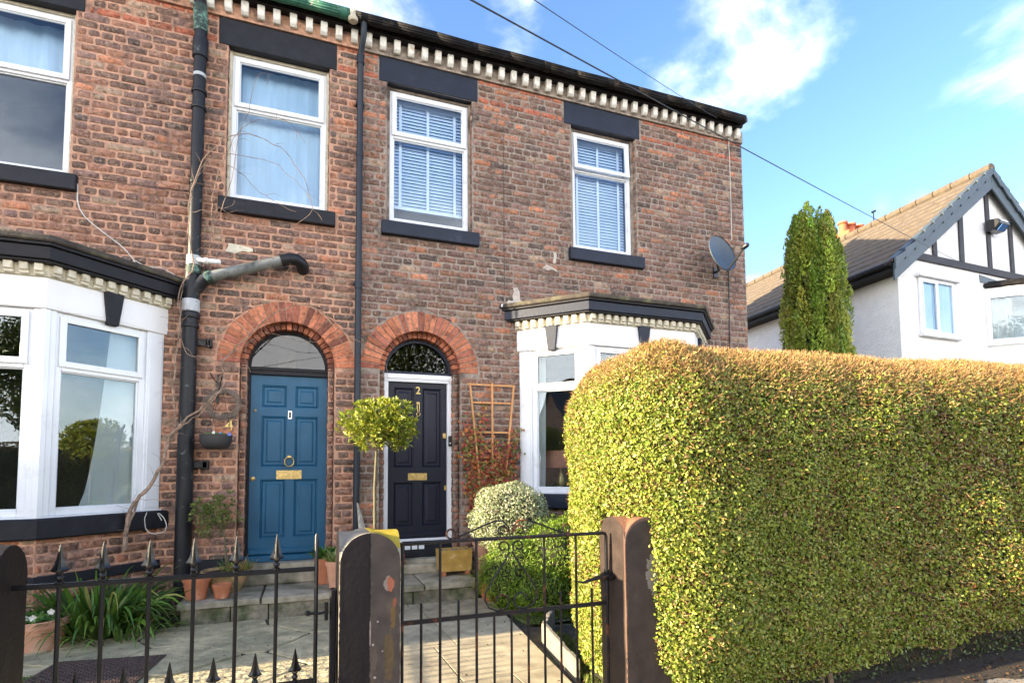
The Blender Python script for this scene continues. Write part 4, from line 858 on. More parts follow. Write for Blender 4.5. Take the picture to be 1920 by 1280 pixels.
# ================================================================= GROUND
def slab_mb(mb, poly, z, t=0.05, gap=0.006, zf=None):
    c = np.mean(poly, 0); q = [tuple(c+(np.array(p)-c)*(1-gap/max(0.2, np.linalg.norm(np.array(p)-c)))) for p in poly]; n = len(q)
    zz = [(zf(*p) if zf else z) for p in q]
    return mb.add([(x, y, z_) for (x, y), z_ in zip(q, zz)]+[(x, y, z_-t) for (x, y), z_ in zip(q, zz)], [tuple(range(n))]+[(i, n+i, n+(i+1) % n, (i+1) % n) for i in range(n)])
def st(name, mb, m, bevel=0, smooth=False):
    return tag(mb.build(name, m, None, bevel=bevel, smooth=smooth), kind='structure')
zpath = lambda x, y: -0.02-0.034*max(0, y-2.5)
mb = MB(); mb.add([(-400, -400, -0.30), (400, -400, -0.30), (400, 600, -0.30), (-400, 600, -0.30)], [(0, 1, 2, 3)]); st('ground', mb, M['earth'])
# front gardens: sloping sheet towards the houses
mb = MB(); nx_, ny_ = 60, 16
for j in range(ny_+1):
    for i in range(nx_+1):
        x = -14+28*i/nx_; y = 2.30+4.7*j/ny_; mb.v.append((x, y, zpath(x, y)-0.045+0.012*math.sin(x*5.1+y*3)*math.sin(y*6.3)))
for j in range(ny_):
    for i in range(nx_): k = j*(nx_+1)+i; mb.f.append((k, k+1, k+nx_+2, k+nx_+1)); mb.m.append(0)
st('garden_bed', mb, M['earth'], smooth=True)
# pavement of large slabs with joints, kerb and road behind the camera
mb = MB(); xs = np.arange(-9, 16, 0.9); g = np.random.default_rng(3)
for j, (ya, yb) in enumerate([(-1.2, -0.6), (-0.6, 0.0), (0.0, 0.62), (0.62, 1.24), (1.24, 2.2)]):
    for x in xs+(0.45 if j % 2 else 0): slab_mb(mb, [(x, ya), (x+0.9, ya), (x+0.9, yb), (x, yb)], 0.0+g.normal(0, 0.0015), gap=0.005)
st('pavement', mb, M['paving'], bevel=0.003)
mb = MB(); mb.add([(-60, -1.3, -0.012), (60, -1.3, -0.012), (60, 2.36, -0.012), (-60, 2.36, -0.012)], [(0, 1, 2, 3)]); st('pavement_bed', mb, M['joint_dirt'])
mb = MB()
for i in range(60): mb.box(-27+i*0.915, -27+i*0.915+0.905, -1.42, -1.27, -0.2, 0.0)
st('kerb', mb, M['paving'], bevel=0.01)
mb = MB(); mb.add([(-80, -9, -0.12), (80, -9, -0.12), (80, -1.4, -0.12), (-80, -1.4, -0.12)], [(0, 1, 2, 3)]); st('road', mb, M['asphalt'])
# strip of bare soil and litter between hedge and pavement
mb = MB()
for i in range(80):
    x0, x1 = 1.75+i*0.1, 1.85+i*0.1; f = lambda x: 2.13+0.04*math.sin(x*7)+0.03*math.sin(x*17)
    mb.add([(x0, f(x0), 0.008), (x1, f(x1), 0.008), (x1, 2.5, 0.03), (x0, 2.5, 0.03)], [(0, 1, 2, 3)])
st('hedge_bottom_soil', mb, M['soil'])
# buff path to the navy door
mb = MB(); e = lambda y: float(np.interp(y, [2.3, 3.15, 4.37, 5.42, 6.3], [1.44, 1.566, 1.735, 1.872, 1.98])); xl = 0.42
rows = [(2.36, 2.83, [0.93]), (2.83, 3.455, [1.28]), (3.455, 4.28, [0.95]), (4.28, 5.115, [1.128]), (5.115, 5.95, [1.12])]
for k, (ya, yb, js) in enumerate(rows):
    sk = 0.09 if k not in (0,) else 0.0
    yy = lambda x, y: y+(0.10*(x-1.1) if 2.6 < y < 5.8 else 0)
    xj = [xl]+js+[None]
    for a, b in zip(xj[:-1], xj[1:]):
        p = [(a, yy(a, ya)), (b if b else e(ya), yy(b if b else e(ya), ya)), (b if b else e(yb), yy(b if b else e(yb), yb)), (a, yy(a, yb))]
        slab_mb(mb, p, 0, gap=0.006, zf=lambda x, y: zpath(x, y)+0.001*(k % 2))
st('path', mb, M['path_slab'], bevel=0.003)
# riven flagstones before the blue door
def voronoi_flags():
    g = np.random.default_rng(12); x0, x1, y0, y1 = -2.35, 0.41, 2.36, 5.94
    pts = []
    while len(pts) < 23:
        p = np.array((g.uniform(x0, x1), g.uniform(y0, y1)))
        if all(abs(p[0]-q[0])/0.78+abs(p[1]-q[1])/0.52 > 1 for q in pts): pts.append(p)
        elif g.random() < 0.02: pts.append(p)
    mb = MB()
    for i, p in enumerate(pts):
        poly = [np.array(c, float) for c in ((x0, y0), (x1, y0), (x1, y1), (x0, y1))]
        for j, q in enumerate(pts):
            if i == j: continue
            m = (p+q)/2; n = q-p; new = []
            for a, b in zip(poly, poly[1:]+poly[:1]):
                da, db = (a-m)@n, (b-m)@n
                if da <= 0: new.append(a)
                if da*db < 0: new.append(a+(b-a)*da/(da-db))
            poly = new
            if len(poly) < 3: break
        if len(poly) >= 3:
            c = np.mean(poly, 0); q = [c+(v-c)*(1-0.016/max(0.1, np.linalg.norm(v-c))) for v in poly]
            # subdivide with wobble so that the edges look hand cut
            o = []
            for a, b in zip(q, q[1:]+q[:1]):
                n = max(1, int(np.linalg.norm(b-a)/0.12))
                for t in range(n): o.append(a+(b-a)*t/n+g.normal(0, 0.006, 2))
            dz = g.normal(0, 0.003); n = len(o)
            mb.add([(x, y, zpath(x, y)-0.008+dz) for x, y in o]+[(x, y, zpath(x, y)-0.05) for x, y in o], [tuple(range(n))]+[(k, n+k, n+(k+1) % n, (k+1) % n) for k in range(n)])
    return mb
M['flag'] = mat('riven_flagstone', (0.50,0.42,0.25), rough=0.85, var=0.25, scale=7, bump=1.0, bscale=14, col2=(0.30,0.27,0.16), c2scale=2.6, c2lo=0.42, c2hi=0.66, bdist=0.03)
st('flagstones', voronoi_flags(), M['flag'], bevel=0.006)
mb = MB()
for j in range(13):
    y0, y1 = 2.36+j*0.28, 2.36+(j+1)*0.28
    mb.add([(-2.36, y0, zpath(0, y0)-0.02), (0.42, y0, zpath(0, y0)-0.02), (0.42, y1, zpath(0, y1)-0.02), (-2.36, y1, zpath(0, y1)-0.02)], [(0, 1, 2, 3)])
st('flagstone_bed', mb, M['joint_dirt'])
# landing of stone steps shared by the doors
mb = MB()
for a, b in ((-1.06, -0.36), (-0.35, 0.62), (0.63, 1.22), (1.23, 1.84)): slab_mb(mb, [(a, 5.925+random.uniform(-.008, .008)), (b, 5.925+random.uniform(-.008, .008)), (b, 6.66), (a, 6.66)], 0.05+random.uniform(-.003, .003), t=0.055, gap=0.005)
land = st('landing', mb, M['step_stone'], bevel=0.008)
mb = MB()
for a, b in ((-1.03, -0.62), (-0.61, -0.29), (-0.28, 0.15), (0.16, 0.6), (0.61, 1.1), (1.11, 1.80)): mb.box(a, b, 5.955+random.uniform(-.004, .004), 6.5, -0.22, -0.007)
mb.box(-1.03, -0.99, 5.99, 6.7, -0.2, -0.007)
st('landing_riser', mb, M['riser_stone'], bevel=0.008)
mb = MB()
mb.box(-0.74, 0.40, 6.585, F0+0.0, 0.051, 0.165); mb.box(-0.655, 0.325, F0+0.003, 6.96, 0.04, 0.252); mb.box(0.72, 1.93, 6.585, F0-0.001, 0.051, 0.16); mb.box(0.84, 1.82, F0, 6.96, 0.04, 0.20)
st('door_step', mb, M['step_stone'], bevel=0.012)
# lawn scrap, edging
mb = MB(); mb.add([(1.88, 4.65, zpath(0, 4.65)-0.02), (3.6, 4.75, zpath(0, 4.75)-0.02), (3.6, 5.2, zpath(0, 5.2)-0.02), (1.93, 5.05, zpath(0, 5.05)-0.02)], [(0, 1, 2, 3)]); st('lawn_soil', mb, M['earth'])
mb = MB(); mb.box(2.02, 3.6, 5.62, 5.70, -0.2, -0.07); st('bed_kerb', mb, M['step_stone'], bevel=0.01)
for k, (p, q, lb) in enumerate((((2.09, 4.60), (1.80, 4.14), 'pale edging stone angled beside the path, the one farther from the gate'), ((1.80, 4.12), (1.655, 3.27), 'pale edging stone along the foot of the hedge, the one nearer the gate'))):
    mb = MB(); dx, dy = q[0]-p[0], q[1]-p[1]; L = math.hypot(dx, dy); nx, ny = -dy/L*0.02, dx/L*0.02
    n = 5; tops = [(p[0]+dx*i/n, p[1]+dy*i/n) for i in range(n+1)]
    for i in range(n):
        a, b = tops[i], tops[i+1]; s = 0.004
        mb.prism([(a[0]-nx+dx/L*s, a[1]-ny), (b[0]-nx-dx/L*s, b[1]-ny), (b[0]+nx-dx/L*s, b[1]+ny), (a[0]+nx+dx/L*s, a[1]+ny)], -0.2, 0.045+random.uniform(-.006, .006))
    tag(mb.build('edging_stone', M['edging'], None, loc=(q[0], q[1], -0.1), bevel=0.008), lb, 'edging stone', 'edging stones by the path')
# manhole cover: cast plate with raised chequer
mc = empty('manhole_cover', (-1.3, 4.62, -0.09), 'rusty brown cast iron manhole cover set among the flagstones', 'manhole cover')
z_ = lambda y: zpath(0, y)+0.006
mb = MB(); P_ = [(-1.68, 4.28), (-0.98, 4.20), (-0.93, 4.90), (-1.64, 5.02)]
mb.add([(x, y, z_(y)) for x, y in P_]+[(x, y, z_(y)-0.03) for x, y in P_], [(0, 1, 2, 3), (0, 4, 5, 1), (1, 5, 6, 2), (2, 6, 7, 3), (3, 7, 4, 0)]); mb.build('plate', M['cast_cover'], mc)
mb = MB(); P_ = np.array(P_)
for i in range(1, 27):
    for j in range(1, 27):
        a, b = i/27, j/27; p = (P_[0]*(1-a)+P_[1]*a)*(1-b)+(P_[3]*(1-a)+P_[2]*a)*b; s = 0.0115; hz = z_(p[1])
        if (i+j) % 2: mb.add([(p[0]-s, p[1]-s*.5, hz-.001), (p[0]+s, p[1]-s*.5, hz-.001), (p[0]+s, p[1]+s*.5, hz-.001), (p[0]-s, p[1]+s*.5, hz-.001), (p[0]-s*.7, p[1]-s*.3, hz+.006), (p[0]+s*.7, p[1]-s*.3, hz+.006), (p[0]+s*.7, p[1]+s*.3, hz+.006), (p[0]-s*.7, p[1]+s*.3, hz+.006)], [(4,5,6,7),(0,1,5,4),(1,2,6,5),(2,3,7,6),(3,0,4,7)])
        else: mb.add([(p[0]-s*.5, p[1]-s, hz-.001), (p[0]+s*.5, p[1]-s, hz-.001), (p[0]+s*.5, p[1]+s, hz-.001), (p[0]-s*.5, p[1]+s, hz-.001), (p[0]-s*.3, p[1]-s*.7, hz+.006), (p[0]+s*.3, p[1]-s*.7, hz+.006), (p[0]+s*.3, p[1]+s*.7, hz+.006), (p[0]-s*.3, p[1]+s*.7, hz+.006)], [(4,5,6,7),(0,1,5,4),(1,2,6,5),(2,3,7,6),(3,0,4,7)])
mb.build('chequer', M['cast_cover'], mc)
# ================================================================= GATE PIERS
def pier_material(name, base, half=None, half_col=None, top=None, patches=(), arris=None, xc=0, zc=1.0, wear=None):
    m = mat(name, base, rough=0.55, var=0.25, scale=14, bump=0.5, bscale=55, col2=wear or tuple(c*1.8 for c in base), c2scale=5, c2lo=0.5, c2hi=0.75, bdist=0.004)
    nt = m.node_tree; N = nt.nodes; L = nt.links; b = N['Principled BSDF']; b.inputs['Specular IOR Level'].default_value = 0.25; src = b.inputs['Base Color'].links[0].from_socket
    tc = [n for n in N if n.type == 'TEX_COORD'][0]; sep = N.new('ShaderNodeSeparateXYZ'); L.new(tc.outputs['Object'], sep.inputs[0])
    nz = N.new('ShaderNodeTexNoise'); nz.inputs['Scale'].default_value = 48; nz.inputs['Detail'].default_value = 6; L.new(tc.outputs['Object'], nz.inputs['Vector'])
    def mth(op, a, b_):
        q = N.new('ShaderNodeMath'); q.operation = op
        for i, v in enumerate((a, b_)):
            if isinstance(v, (int, float)): q.inputs[i].default_value = v
            else: L.new(v, q.inputs[i])
        return q.outputs[0]
    def mixc(fac, col):
        global_src = src
        x = N.new('ShaderNodeMix'); x.data_type = 'RGBA'; L.new(fac, x.inputs[0]); L.new(global_src, x.inputs[6]); x.inputs[7].default_value = (*col, 1); return x.outputs[2]
    wob = mth('MULTIPLY', mth('SUBTRACT', nz.outputs[0], 0.5), 0.02)
    if half is not None: src = mixc(mth('LESS_THAN', mth('ADD', sep.outputs[0], wob), half), half_col)
    for (px, pz, rx, rz, col) in patches:
        dx = mth('DIVIDE', mth('SUBTRACT', sep.outputs[0], px), rx); dz = mth('DIVIDE', mth('SUBTRACT', sep.outputs[2], pz), rz)
        r2 = mth('ADD', mth('MULTIPLY', dx, dx), mth('MULTIPLY', dz, dz)); r3 = mth('ADD', r2, mth('MULTIPLY', mth('SUBTRACT', nz.outputs[0], 0.5), 3.2))
        src = mixc(mth('LESS_THAN', r3, 1.0), col)
    if top is not None:
        f = mth('GREATER_THAN', mth('ADD', mth('ADD', sep.outputs[2], mth('MULTIPLY', sep.outputs[0], top[1])), mth('MULTIPLY', wob, 4.0)), top[0]); src = mixc(f, top[2])
    if arris is not None:     # the barrel tops and the edges that carry them are bare stone or lichen
        geo = N.new('ShaderNodeNewGeometry'); sn = N.new('ShaderNodeSeparateXYZ'); L.new(geo.outputs['Normal'], sn.inputs[0])
        up = mth('GREATER_THAN', sn.outputs[2], 0.12)
        src = mixc(up, arris[0])
        if len(arris) > 1: src = mixc(mth('MULTIPLY', up, mth('GREATER_THAN', mth('ADD', sep.outputs[0], mth('MULTIPLY', wob, 3.0)), 0.0)), arris[1])
        # worn strip along the front arch and down the front corners
        ar = mth('ABSOLUTE', sep.outputs[0], 0); rad = mth('POWER', mth('ADD', mth('MULTIPLY', ar, ar), mth('POWER', mth('MAXIMUM', mth('SUBTRACT', sep.outputs[2], 1.0-0.123), 0.0), 2.0)), 0.5)
        edge = mth('GREATER_THAN', mth('ADD', rad, mth('MULTIPLY', wob, 0.55)), 0.1205)
        src = mixc(mth('MULTIPLY', edge, mth('LESS_THAN', sep.outputs[1], -0.11)), arris[2] if len(arris) > 2 else arris[0])
    L.new(src, b.inputs['Base Color']); return m
def pier(x0, x1, y0, y1, top, m, label):
    """square stone post whose head is two crossed barrel tops"""
    cx, cy = (x0+x1)/2, (y0+y1)/2; r = (x1-x0)/2; ry = (y1-y0)/2; n = 28; zs = top-r; mb = MB()
    P = [-math.cos(math.pi*i/n) for i in range(n+1)]
    hz = lambda a, b: zs+r*max(math.sqrt(max(0, 1-a*a)), math.sqrt(max(0, 1-b*b)))
    idx = lambda i, j: j*(n+1)+i
    for j in range(n+1):
        for i in range(n+1): mb.v.append((cx+r*P[i], cy+ry*P[j], hz(P[i], P[j])))
    for j in range(n):
        for i in range(n): mb.f.append((idx(i, j), idx(i+1, j), idx(i+1, j+1), idx(i, j+1))); mb.m.append(0)
    k = 14
    def side(f):
        base = len(mb.v)
        for q in range(k+1):
            for i in range(n+1):
                x, y, zt = f(i); mb.v.append((x, y, -0.25+(zt+0.25)*q/k))
        for q in range(k):
            for i in range(n): a = base+q*(n+1)+i; mb.f.append((a, a+1, a+n+2, a+n+1)); mb.m.append(0)
    side(lambda i: (cx+r*P[i], y0, hz(P[i], 1))); side(lambda i: (cx-r*P[i], y1, hz(P[i], 1))); side(lambda i: (x1, cy+ry*P[i], hz(1, P[i]))); side(lambda i: (x0, cy-ry*P[i], hz(1, P[i])))
    nv = np.array(mb.v); d = (vnoise(nv, 9, 3)-0.5)*0.006+(vnoise(nv, 30, 4)-0.5)*0.003; nv[:, 0] += d*np.sign(nv[:, 0]-cx); nv[:, 1] += d*np.sign(nv[:, 1]-cy); nv[:, 2] += d*0.5
    mb.v = [tuple(p) for p in nv]
    o = mb.build('gate_pier', m, None, loc=(cx, cy, 0)); import bmesh; bm = bmesh.new(); bm.from_mesh(o.data); bmesh.ops.remove_doubles(bm, verts=bm.verts, dist=0.0015)
    for f in bm.faces: f.smooth = True
    for e in bm.edges:
        if len(e.link_faces) == 2 and e.calc_face_angle(0) > R(28): e.smooth = False
    bm.to_mesh(o.data); bm.free()
    return tag(o, label, 'gate pier', 'stone gate piers')
mp1 = pier_material('half_black_pier_paint', (0.058,0.046,0.039), half=0.0, half_col=(0.010,0.007,0.008), patches=[(0.072, 0.790, 0.017, 0.030, (0.22,0.18,0.15)), (0.080, 0.785, 0.014, 0.030, (0.30,0.10,0.055)), (0.092, 0.66, 0.010, 0.055, (0.12,0.075,0.03)), (0.098, 0.71, 0.006, 0.018, (0.24,0.07,0.045)), (0.075, 0.50, 0.020, 0.10, (0.085,0.06,0.03)), (0.0, 0.60, 0.003, 0.05, (0.22,0.18,0.16)), (0.03, 0.64, 0.004, 0.004, (0.3,0.27,0.24)), (0.012, 0.55, 0.004, 0.004, (0.3,0.27,0.24)), (0.05, 0.52, 0.004, 0.004, (0.3,0.27,0.24)), (0.02, 0.42, 0.005, 0.005, (0.3,0.27,0.24))], arris=((0.07,0.075,0.085), (0.36,0.27,0.03), (0.30,0.28,0.22)), wear=(0.085,0.062,0.048))
pier(0.143, 0.389, 2.37, 2.616, 0.997, mp1, 'stone gate pier between the gates, half black and half grey, yellow lichen on top')
mp2 = pier_material('bare_sandstone_pier', (0.042,0.030,0.025), arris=((0.24,0.115,0.07), (0.24,0.115,0.07), (0.11,0.065,0.048)), wear=(0.035,0.025,0.022), patches=[(0.03, 0.74, 0.035, 0.10, (0.15,0.135,0.12))])
pier(1.463, 1.709, 2.37, 2.616, 1.012, mp2, 'brown sandstone gate pier half swallowed by the hedge')
mp3 = pier_material('black_pier_paint', (0.010,0.007,0.008), arris=((0.02,0.016,0.016),), wear=(0.018,0.012,0.013))
pier(-1.201, -0.955, 2.37, 2.616, 1.0, mp3, 'black painted stone gate pier at the left edge')
# the timber strip with the latch keep, bolted to the middle pier
mb = MB(); mb.box(0.115, 0.139, 2.47, 2.53, 0.05, 0.76); ts = tag(mb.build('latch_post', M['wood_black'], None, loc=(0.127, 2.5, 0.05), bevel=0.004), 'narrow worn timber strip fixed to the left side of the middle pier', 'post')
# ================================================================= GATES
def spear(mb, x, y, z, h=0.125, s=1.0):
    """cast finial: collar, ball, and a four-winged spear"""
    mb.lathe([(0.010, 0), (0.014*s, 0.004), (0.014*s, 0.010), (0.007, 0.014), (0.013*s, 0.021), (0.013*s, 0.027), (0.007, 0.034), (0.012*s, 0.040), (0.012*s, 0.044), (0.006, 0.050)], (x, y, z), 12)
    z0 = z+0.046; prof = [(0.026, 0.006), (0.030, 0.002), (0.024, 0.012), (0.017, 0.028), (0.012, 0.050), (0.008, 0.070), (0.004, 0.088), (0.0015, 0.098)]
    prof = [(0.006, 0.0), (0.022, -0.001), (0.030, 0.006), (0.0235, 0.013), (0.0165, 0.028), (0.0115, 0.050), (0.0075, 0.072), (0.004, 0.090), (0.0005, 0.101)]
    n = 16; vs = []; fs = []
    for r, zz in prof:
        for k in range(n):
            a = 2*math.pi*k/n; rr = r*s*(1.0 if k % 4 == 0 else (0.62 if k % 2 else 0.5)); vs.append((x+rr*math.cos(a), y+rr*math.sin(a), z0+zz*h/0.125))
    for i in range(len(prof)-1):
        for k in range(n): fs.append((i*n+k, i*n+(k+1) % n, (i+1)*n+(k+1) % n, (i+1)*n+k))
    mb.add(vs, fs)
gy = 2.50
g4o = empty('garden_gate', (-0.41, gy, 0.04), 'black iron gate with spearhead finials before the blue door', 'gate', 'iron garden gates')
mb = MB(); mb.box(-0.956, 0.053, gy-0.006, gy+0.006, 0.838, 0.857); mb.box(-0.956, 0.053, gy-0.006, gy+0.006, 0.385, 0.405); mb.box(-0.956, 0.053, gy-0.006, gy+0.006, 0.09, 0.11); mb.build('rail', M['iron'], g4o, bevel=0.002)
mb = MB(); mb.tube([(0.060, gy, 0.05), (0.060, gy, 0.98), (0.060, gy, 0.993)], [0.0085, 0.0085, 0.004], 10); mb.build('end_bar', M['iron'], g4o, smooth=True)
bx4 = [-0.093-0.1483*i for i in range(5)]+[-0.818]
for i, x in enumerate(bx4):
    mb = MB(); mb.tube([(x, gy, 0.06), (x, gy, 0.845)], 0.0075, 10); b = mb.build('bar', M['iron'], g4o, smooth=True)
    mb = MB(); spear(mb, x, gy, 0.850); mb.build('finial', M['iron'], g4o, smooth=True)
for i in range(6):
    x = -0.017-0.1483*i; mb = MB(); mb.tube([(x, gy, 0.06), (x, gy, 0.41)], 0.0065, 8); mb.build('dog_bar', M['iron'], g4o, smooth=True)
    mb = MB(); spear(mb, x, gy, 0.395, h=0.115, s=0.9); mb.build('finial', M['iron'], g4o, smooth=True)
mb = MB(); mb.tube([(0.03, gy-0.02, 0.672), (0.075, gy-0.022, 0.668), (0.10, gy-0.022, 0.672)], 0.006, 8); mb.box(0.093, 0.108, gy-0.035, gy-0.008, 0.64, 0.71); mb.lathe([(0.002, -0.012), (0.011, -0.006), (0.011, 0.006), (0.002, 0.012)], (0.028, gy-0.02, 0.672), 10); mb.build('latch', M['iron'], g4o, bevel=0.002)
g2o = empty('garden_gate', (0.924, gy, 0.04), 'black iron gate with scrollwork and a heart of curls before the navy door', 'gate', 'iron garden gates')
bx = [0.415+0.08483*i for i in range(13)]
def arcpts(cx, cz, r0, r1, a0, a1, n=16): return [(cx+(r0+(r1-r0)*i/n)*math.cos(R(a0+(a1-a0)*i/n)), gy, cz+(r0+(r1-r0)*i/n)*math.sin(R(a0+(a1-a0)*i/n))) for i in range(n+1)]
mb = MB(); mb.tube([(0.415, gy, 0.932), (1.415, gy, 0.932), (1.428, gy, 0.928), (1.433, gy, 0.915), (1.433, gy, 0.05)], 0.0085, 8); mb.tube([(0.415, gy, 0.05), (0.415, gy, 0.932)], 0.0085, 8)
mb.box(0.415, 1.433, gy-0.005, gy+0.005, 0.578, 0.597); mb.box(0.415, 1.433, gy-0.005, gy+0.005, 0.09, 0.11); mb.build('gate_frame', M['iron_rust'], g2o)
for i, x in enumerate(bx):
    if i in (0, 12): continue
    zt = 0.928 if i in (2, 4, 8, 10) else (0.665 if i in (1, 3, 9, 11) else 0.58)
    mb = MB(); mb.tube([(x, gy, 0.1), (x, gy, zt)], 0.0065 if zt > 0.9 else 0.006, 8); mb.build('bar', M['iron_rust'], g2o, smooth=True)
C0 = 0.924
for s in (-1, 1):
    def fl(pts): return [(C0+s*(p[0]-C0), p[1], p[2]) for p in pts]
    # lyre stroke: curl at the top rail, sweep out and down, round back in to an inner curl
    mb = MB()
    top = arcpts(C0+0.045, 0.885, 0.018, 0.034, 250, -20, 14)
    sweep = [(C0+0.006, gy, 0.868), (C0+0.035, gy, 0.82), (C0+0.09, gy, 0.745), (C0+0.125, gy, 0.69), (C0+0.130, gy, 0.655), (C0+0.110, gy, 0.618), (C0+0.070, gy, 0.600), (C0+0.030, gy, 0.606), (C0+0.010, gy, 0.632), (C0+0.018, gy, 0.662), (C0+0.048, gy, 0.676), (C0+0.072, gy, 0.662), (C0+0.074, gy, 0.642)]
    mb.tube(fl(sweep), 0.0045, 6); mb.tube(fl(arcpts(C0+0.038, 0.892, 0.030, 0.012, 220, -150, 18)), 0.0045, 6)
    # crest scroll above the rail
    cr = [(C0+0.005, gy, 0.945), (C0+0.012, gy, 0.985), (C0+0.040, gy, 1.012), (C0+0.085, gy, 1.012), (C0+0.16, gy, 0.985), (C0+0.23, gy, 0.957), (C0+0.275, gy, 0.945)]
    mb.tube(fl(cr), 0.0045, 6); mb.tube(fl(arcpts(C0+0.288, 0.965, 0.024, 0.016, -95, 215, 16)), 0.0045, 6); mb.tube(fl(arcpts(C0+0.045, 0.965, 0.028, 0.012, 190, -120, 16)), 0.0045, 6)
    mb.build('scroll', M['iron_rust'], g2o, smooth=True)
mb = MB(); mb.tube([(1.433, gy+0.0, 0.60), (1.433, gy, 0.75)], 0.013, 10); mb.box(1.415, 1.455, gy-0.016, gy+0.016, 0.70, 0.735); mb.tube([(1.25, gy-0.015, 0.71), (1.29, gy-0.02, 0.70), (1.36, gy-0.02, 0.715), (1.43, gy-0.02, 0.722)], [0.004, 0.006, 0.010, 0.012], 8); mb.tube([(1.433, gy-0.03, 0.715), (1.48, gy-0.02, 0.715)], 0.010, 8); mb.build('hinge', M['iron_rust'], g2o, smooth=True)
# side railing between the gardens to the left (it throws the fine shadows across the path)
ro = empty('side_railing', (-2.9, 3.4, 0), 'low black side railing beyond the left gate pier', 'railing')
mb = MB(); mb.box(-2.91, -2.89, 2.5, 4.4, 0.80, 0.82); mb.box(-2.91, -2.89, 2.5, 4.4, 0.08, 0.10); mb.build('rail', M['iron'], ro)
mb = MB()
for i in range(19): mb.tube([(-2.9, 2.55+i*0.1, -0.1), (-2.9, 2.55+i*0.1, 0.95)], 0.008, 6)
mb.build('bars', M['iron'], ro)
# ================================================================= HEDGE
def rbox_pts(n, mn, mx, r, seed, faces='xXyYZ'):
    g = np.random.default_rng(seed); mn = np.array(mn, float); mx = np.array(mx, float); s = mx-mn
    areas = {'x': s[1]*s[2], 'X': s[1]*s[2], 'y': s[0]*s[2], 'Y': s[0]*s[2], 'Z': s[0]*s[1]}
    a = np.array([areas[f] for f in faces]); a /= a.sum(); P = []; 
    for f, q in zip(faces, a):
        k = int(n*q); p = g.uniform(0, 1, (k, 3))*s+mn
        if f == 'x': p[:, 0] = mn[0]
        if f == 'X': p[:, 0] = mx[0]
        if f == 'y': p[:, 1] = mn[1]
        if f == 'Y': p[:, 1] = mx[1]
        if f == 'Z': p[:, 2] = mx[2]
        P.append(p)
    p = np.concatenate(P); lo = mn+r; hi = mx-r; lo[2] = mn[2]-5
    q = np.clip(p, lo, hi); d = p-q; L = np.linalg.norm(d, axis=1, keepdims=True); nrm = d/np.maximum(L, 1e-6)
    return q+nrm*r, nrm
HMN, HMX, HR = (1.50, 2.27, 0.10), (12.0, 3.40, 1.955), 0.42
def hedge_shape(P, N):
    """swells and sags of clipped growth"""
    d = (vnoise(P, 1.1, 1)-0.5)*0.075+(vnoise(P, 4.5, 2)-0.5)*0.045
    und = np.clip((0.45-P[:, 2])/0.35, 0, 1)*0.10*(np.abs(N[:, 2]) < 0.5)
    low = np.clip((0.3-P[:, 2]), 0, 1)
    Q = P+N*(d-und)[:, None]; Q[:, 2] += np.clip((P[:, 0]-2.7)*0.022, -0.035, 0.06)*np.clip(P[:, 2]/1.9, 0, 1)
    return Q
def in_pier(P, grow=0.0):
    a = (P[:, 0] > 1.40-grow) & (P[:, 0] < 1.575) & (P[:, 1] < 2.66) & (P[:, 2] < 1.035+0.03*np.sin(P[:, 0]*40))
    b = (P[:, 0] > 1.463) & (P[:, 0] < 1.709) & (P[:, 1] > 2.365) & (P[:, 1] < 2.62) & (P[:, 2] < 1.0)
    return a | b
hedge = empty('hedge', (4.0, 2.85, 0), 'tall clipped privet hedge with rounded shoulders and golden brown top', 'hedge')
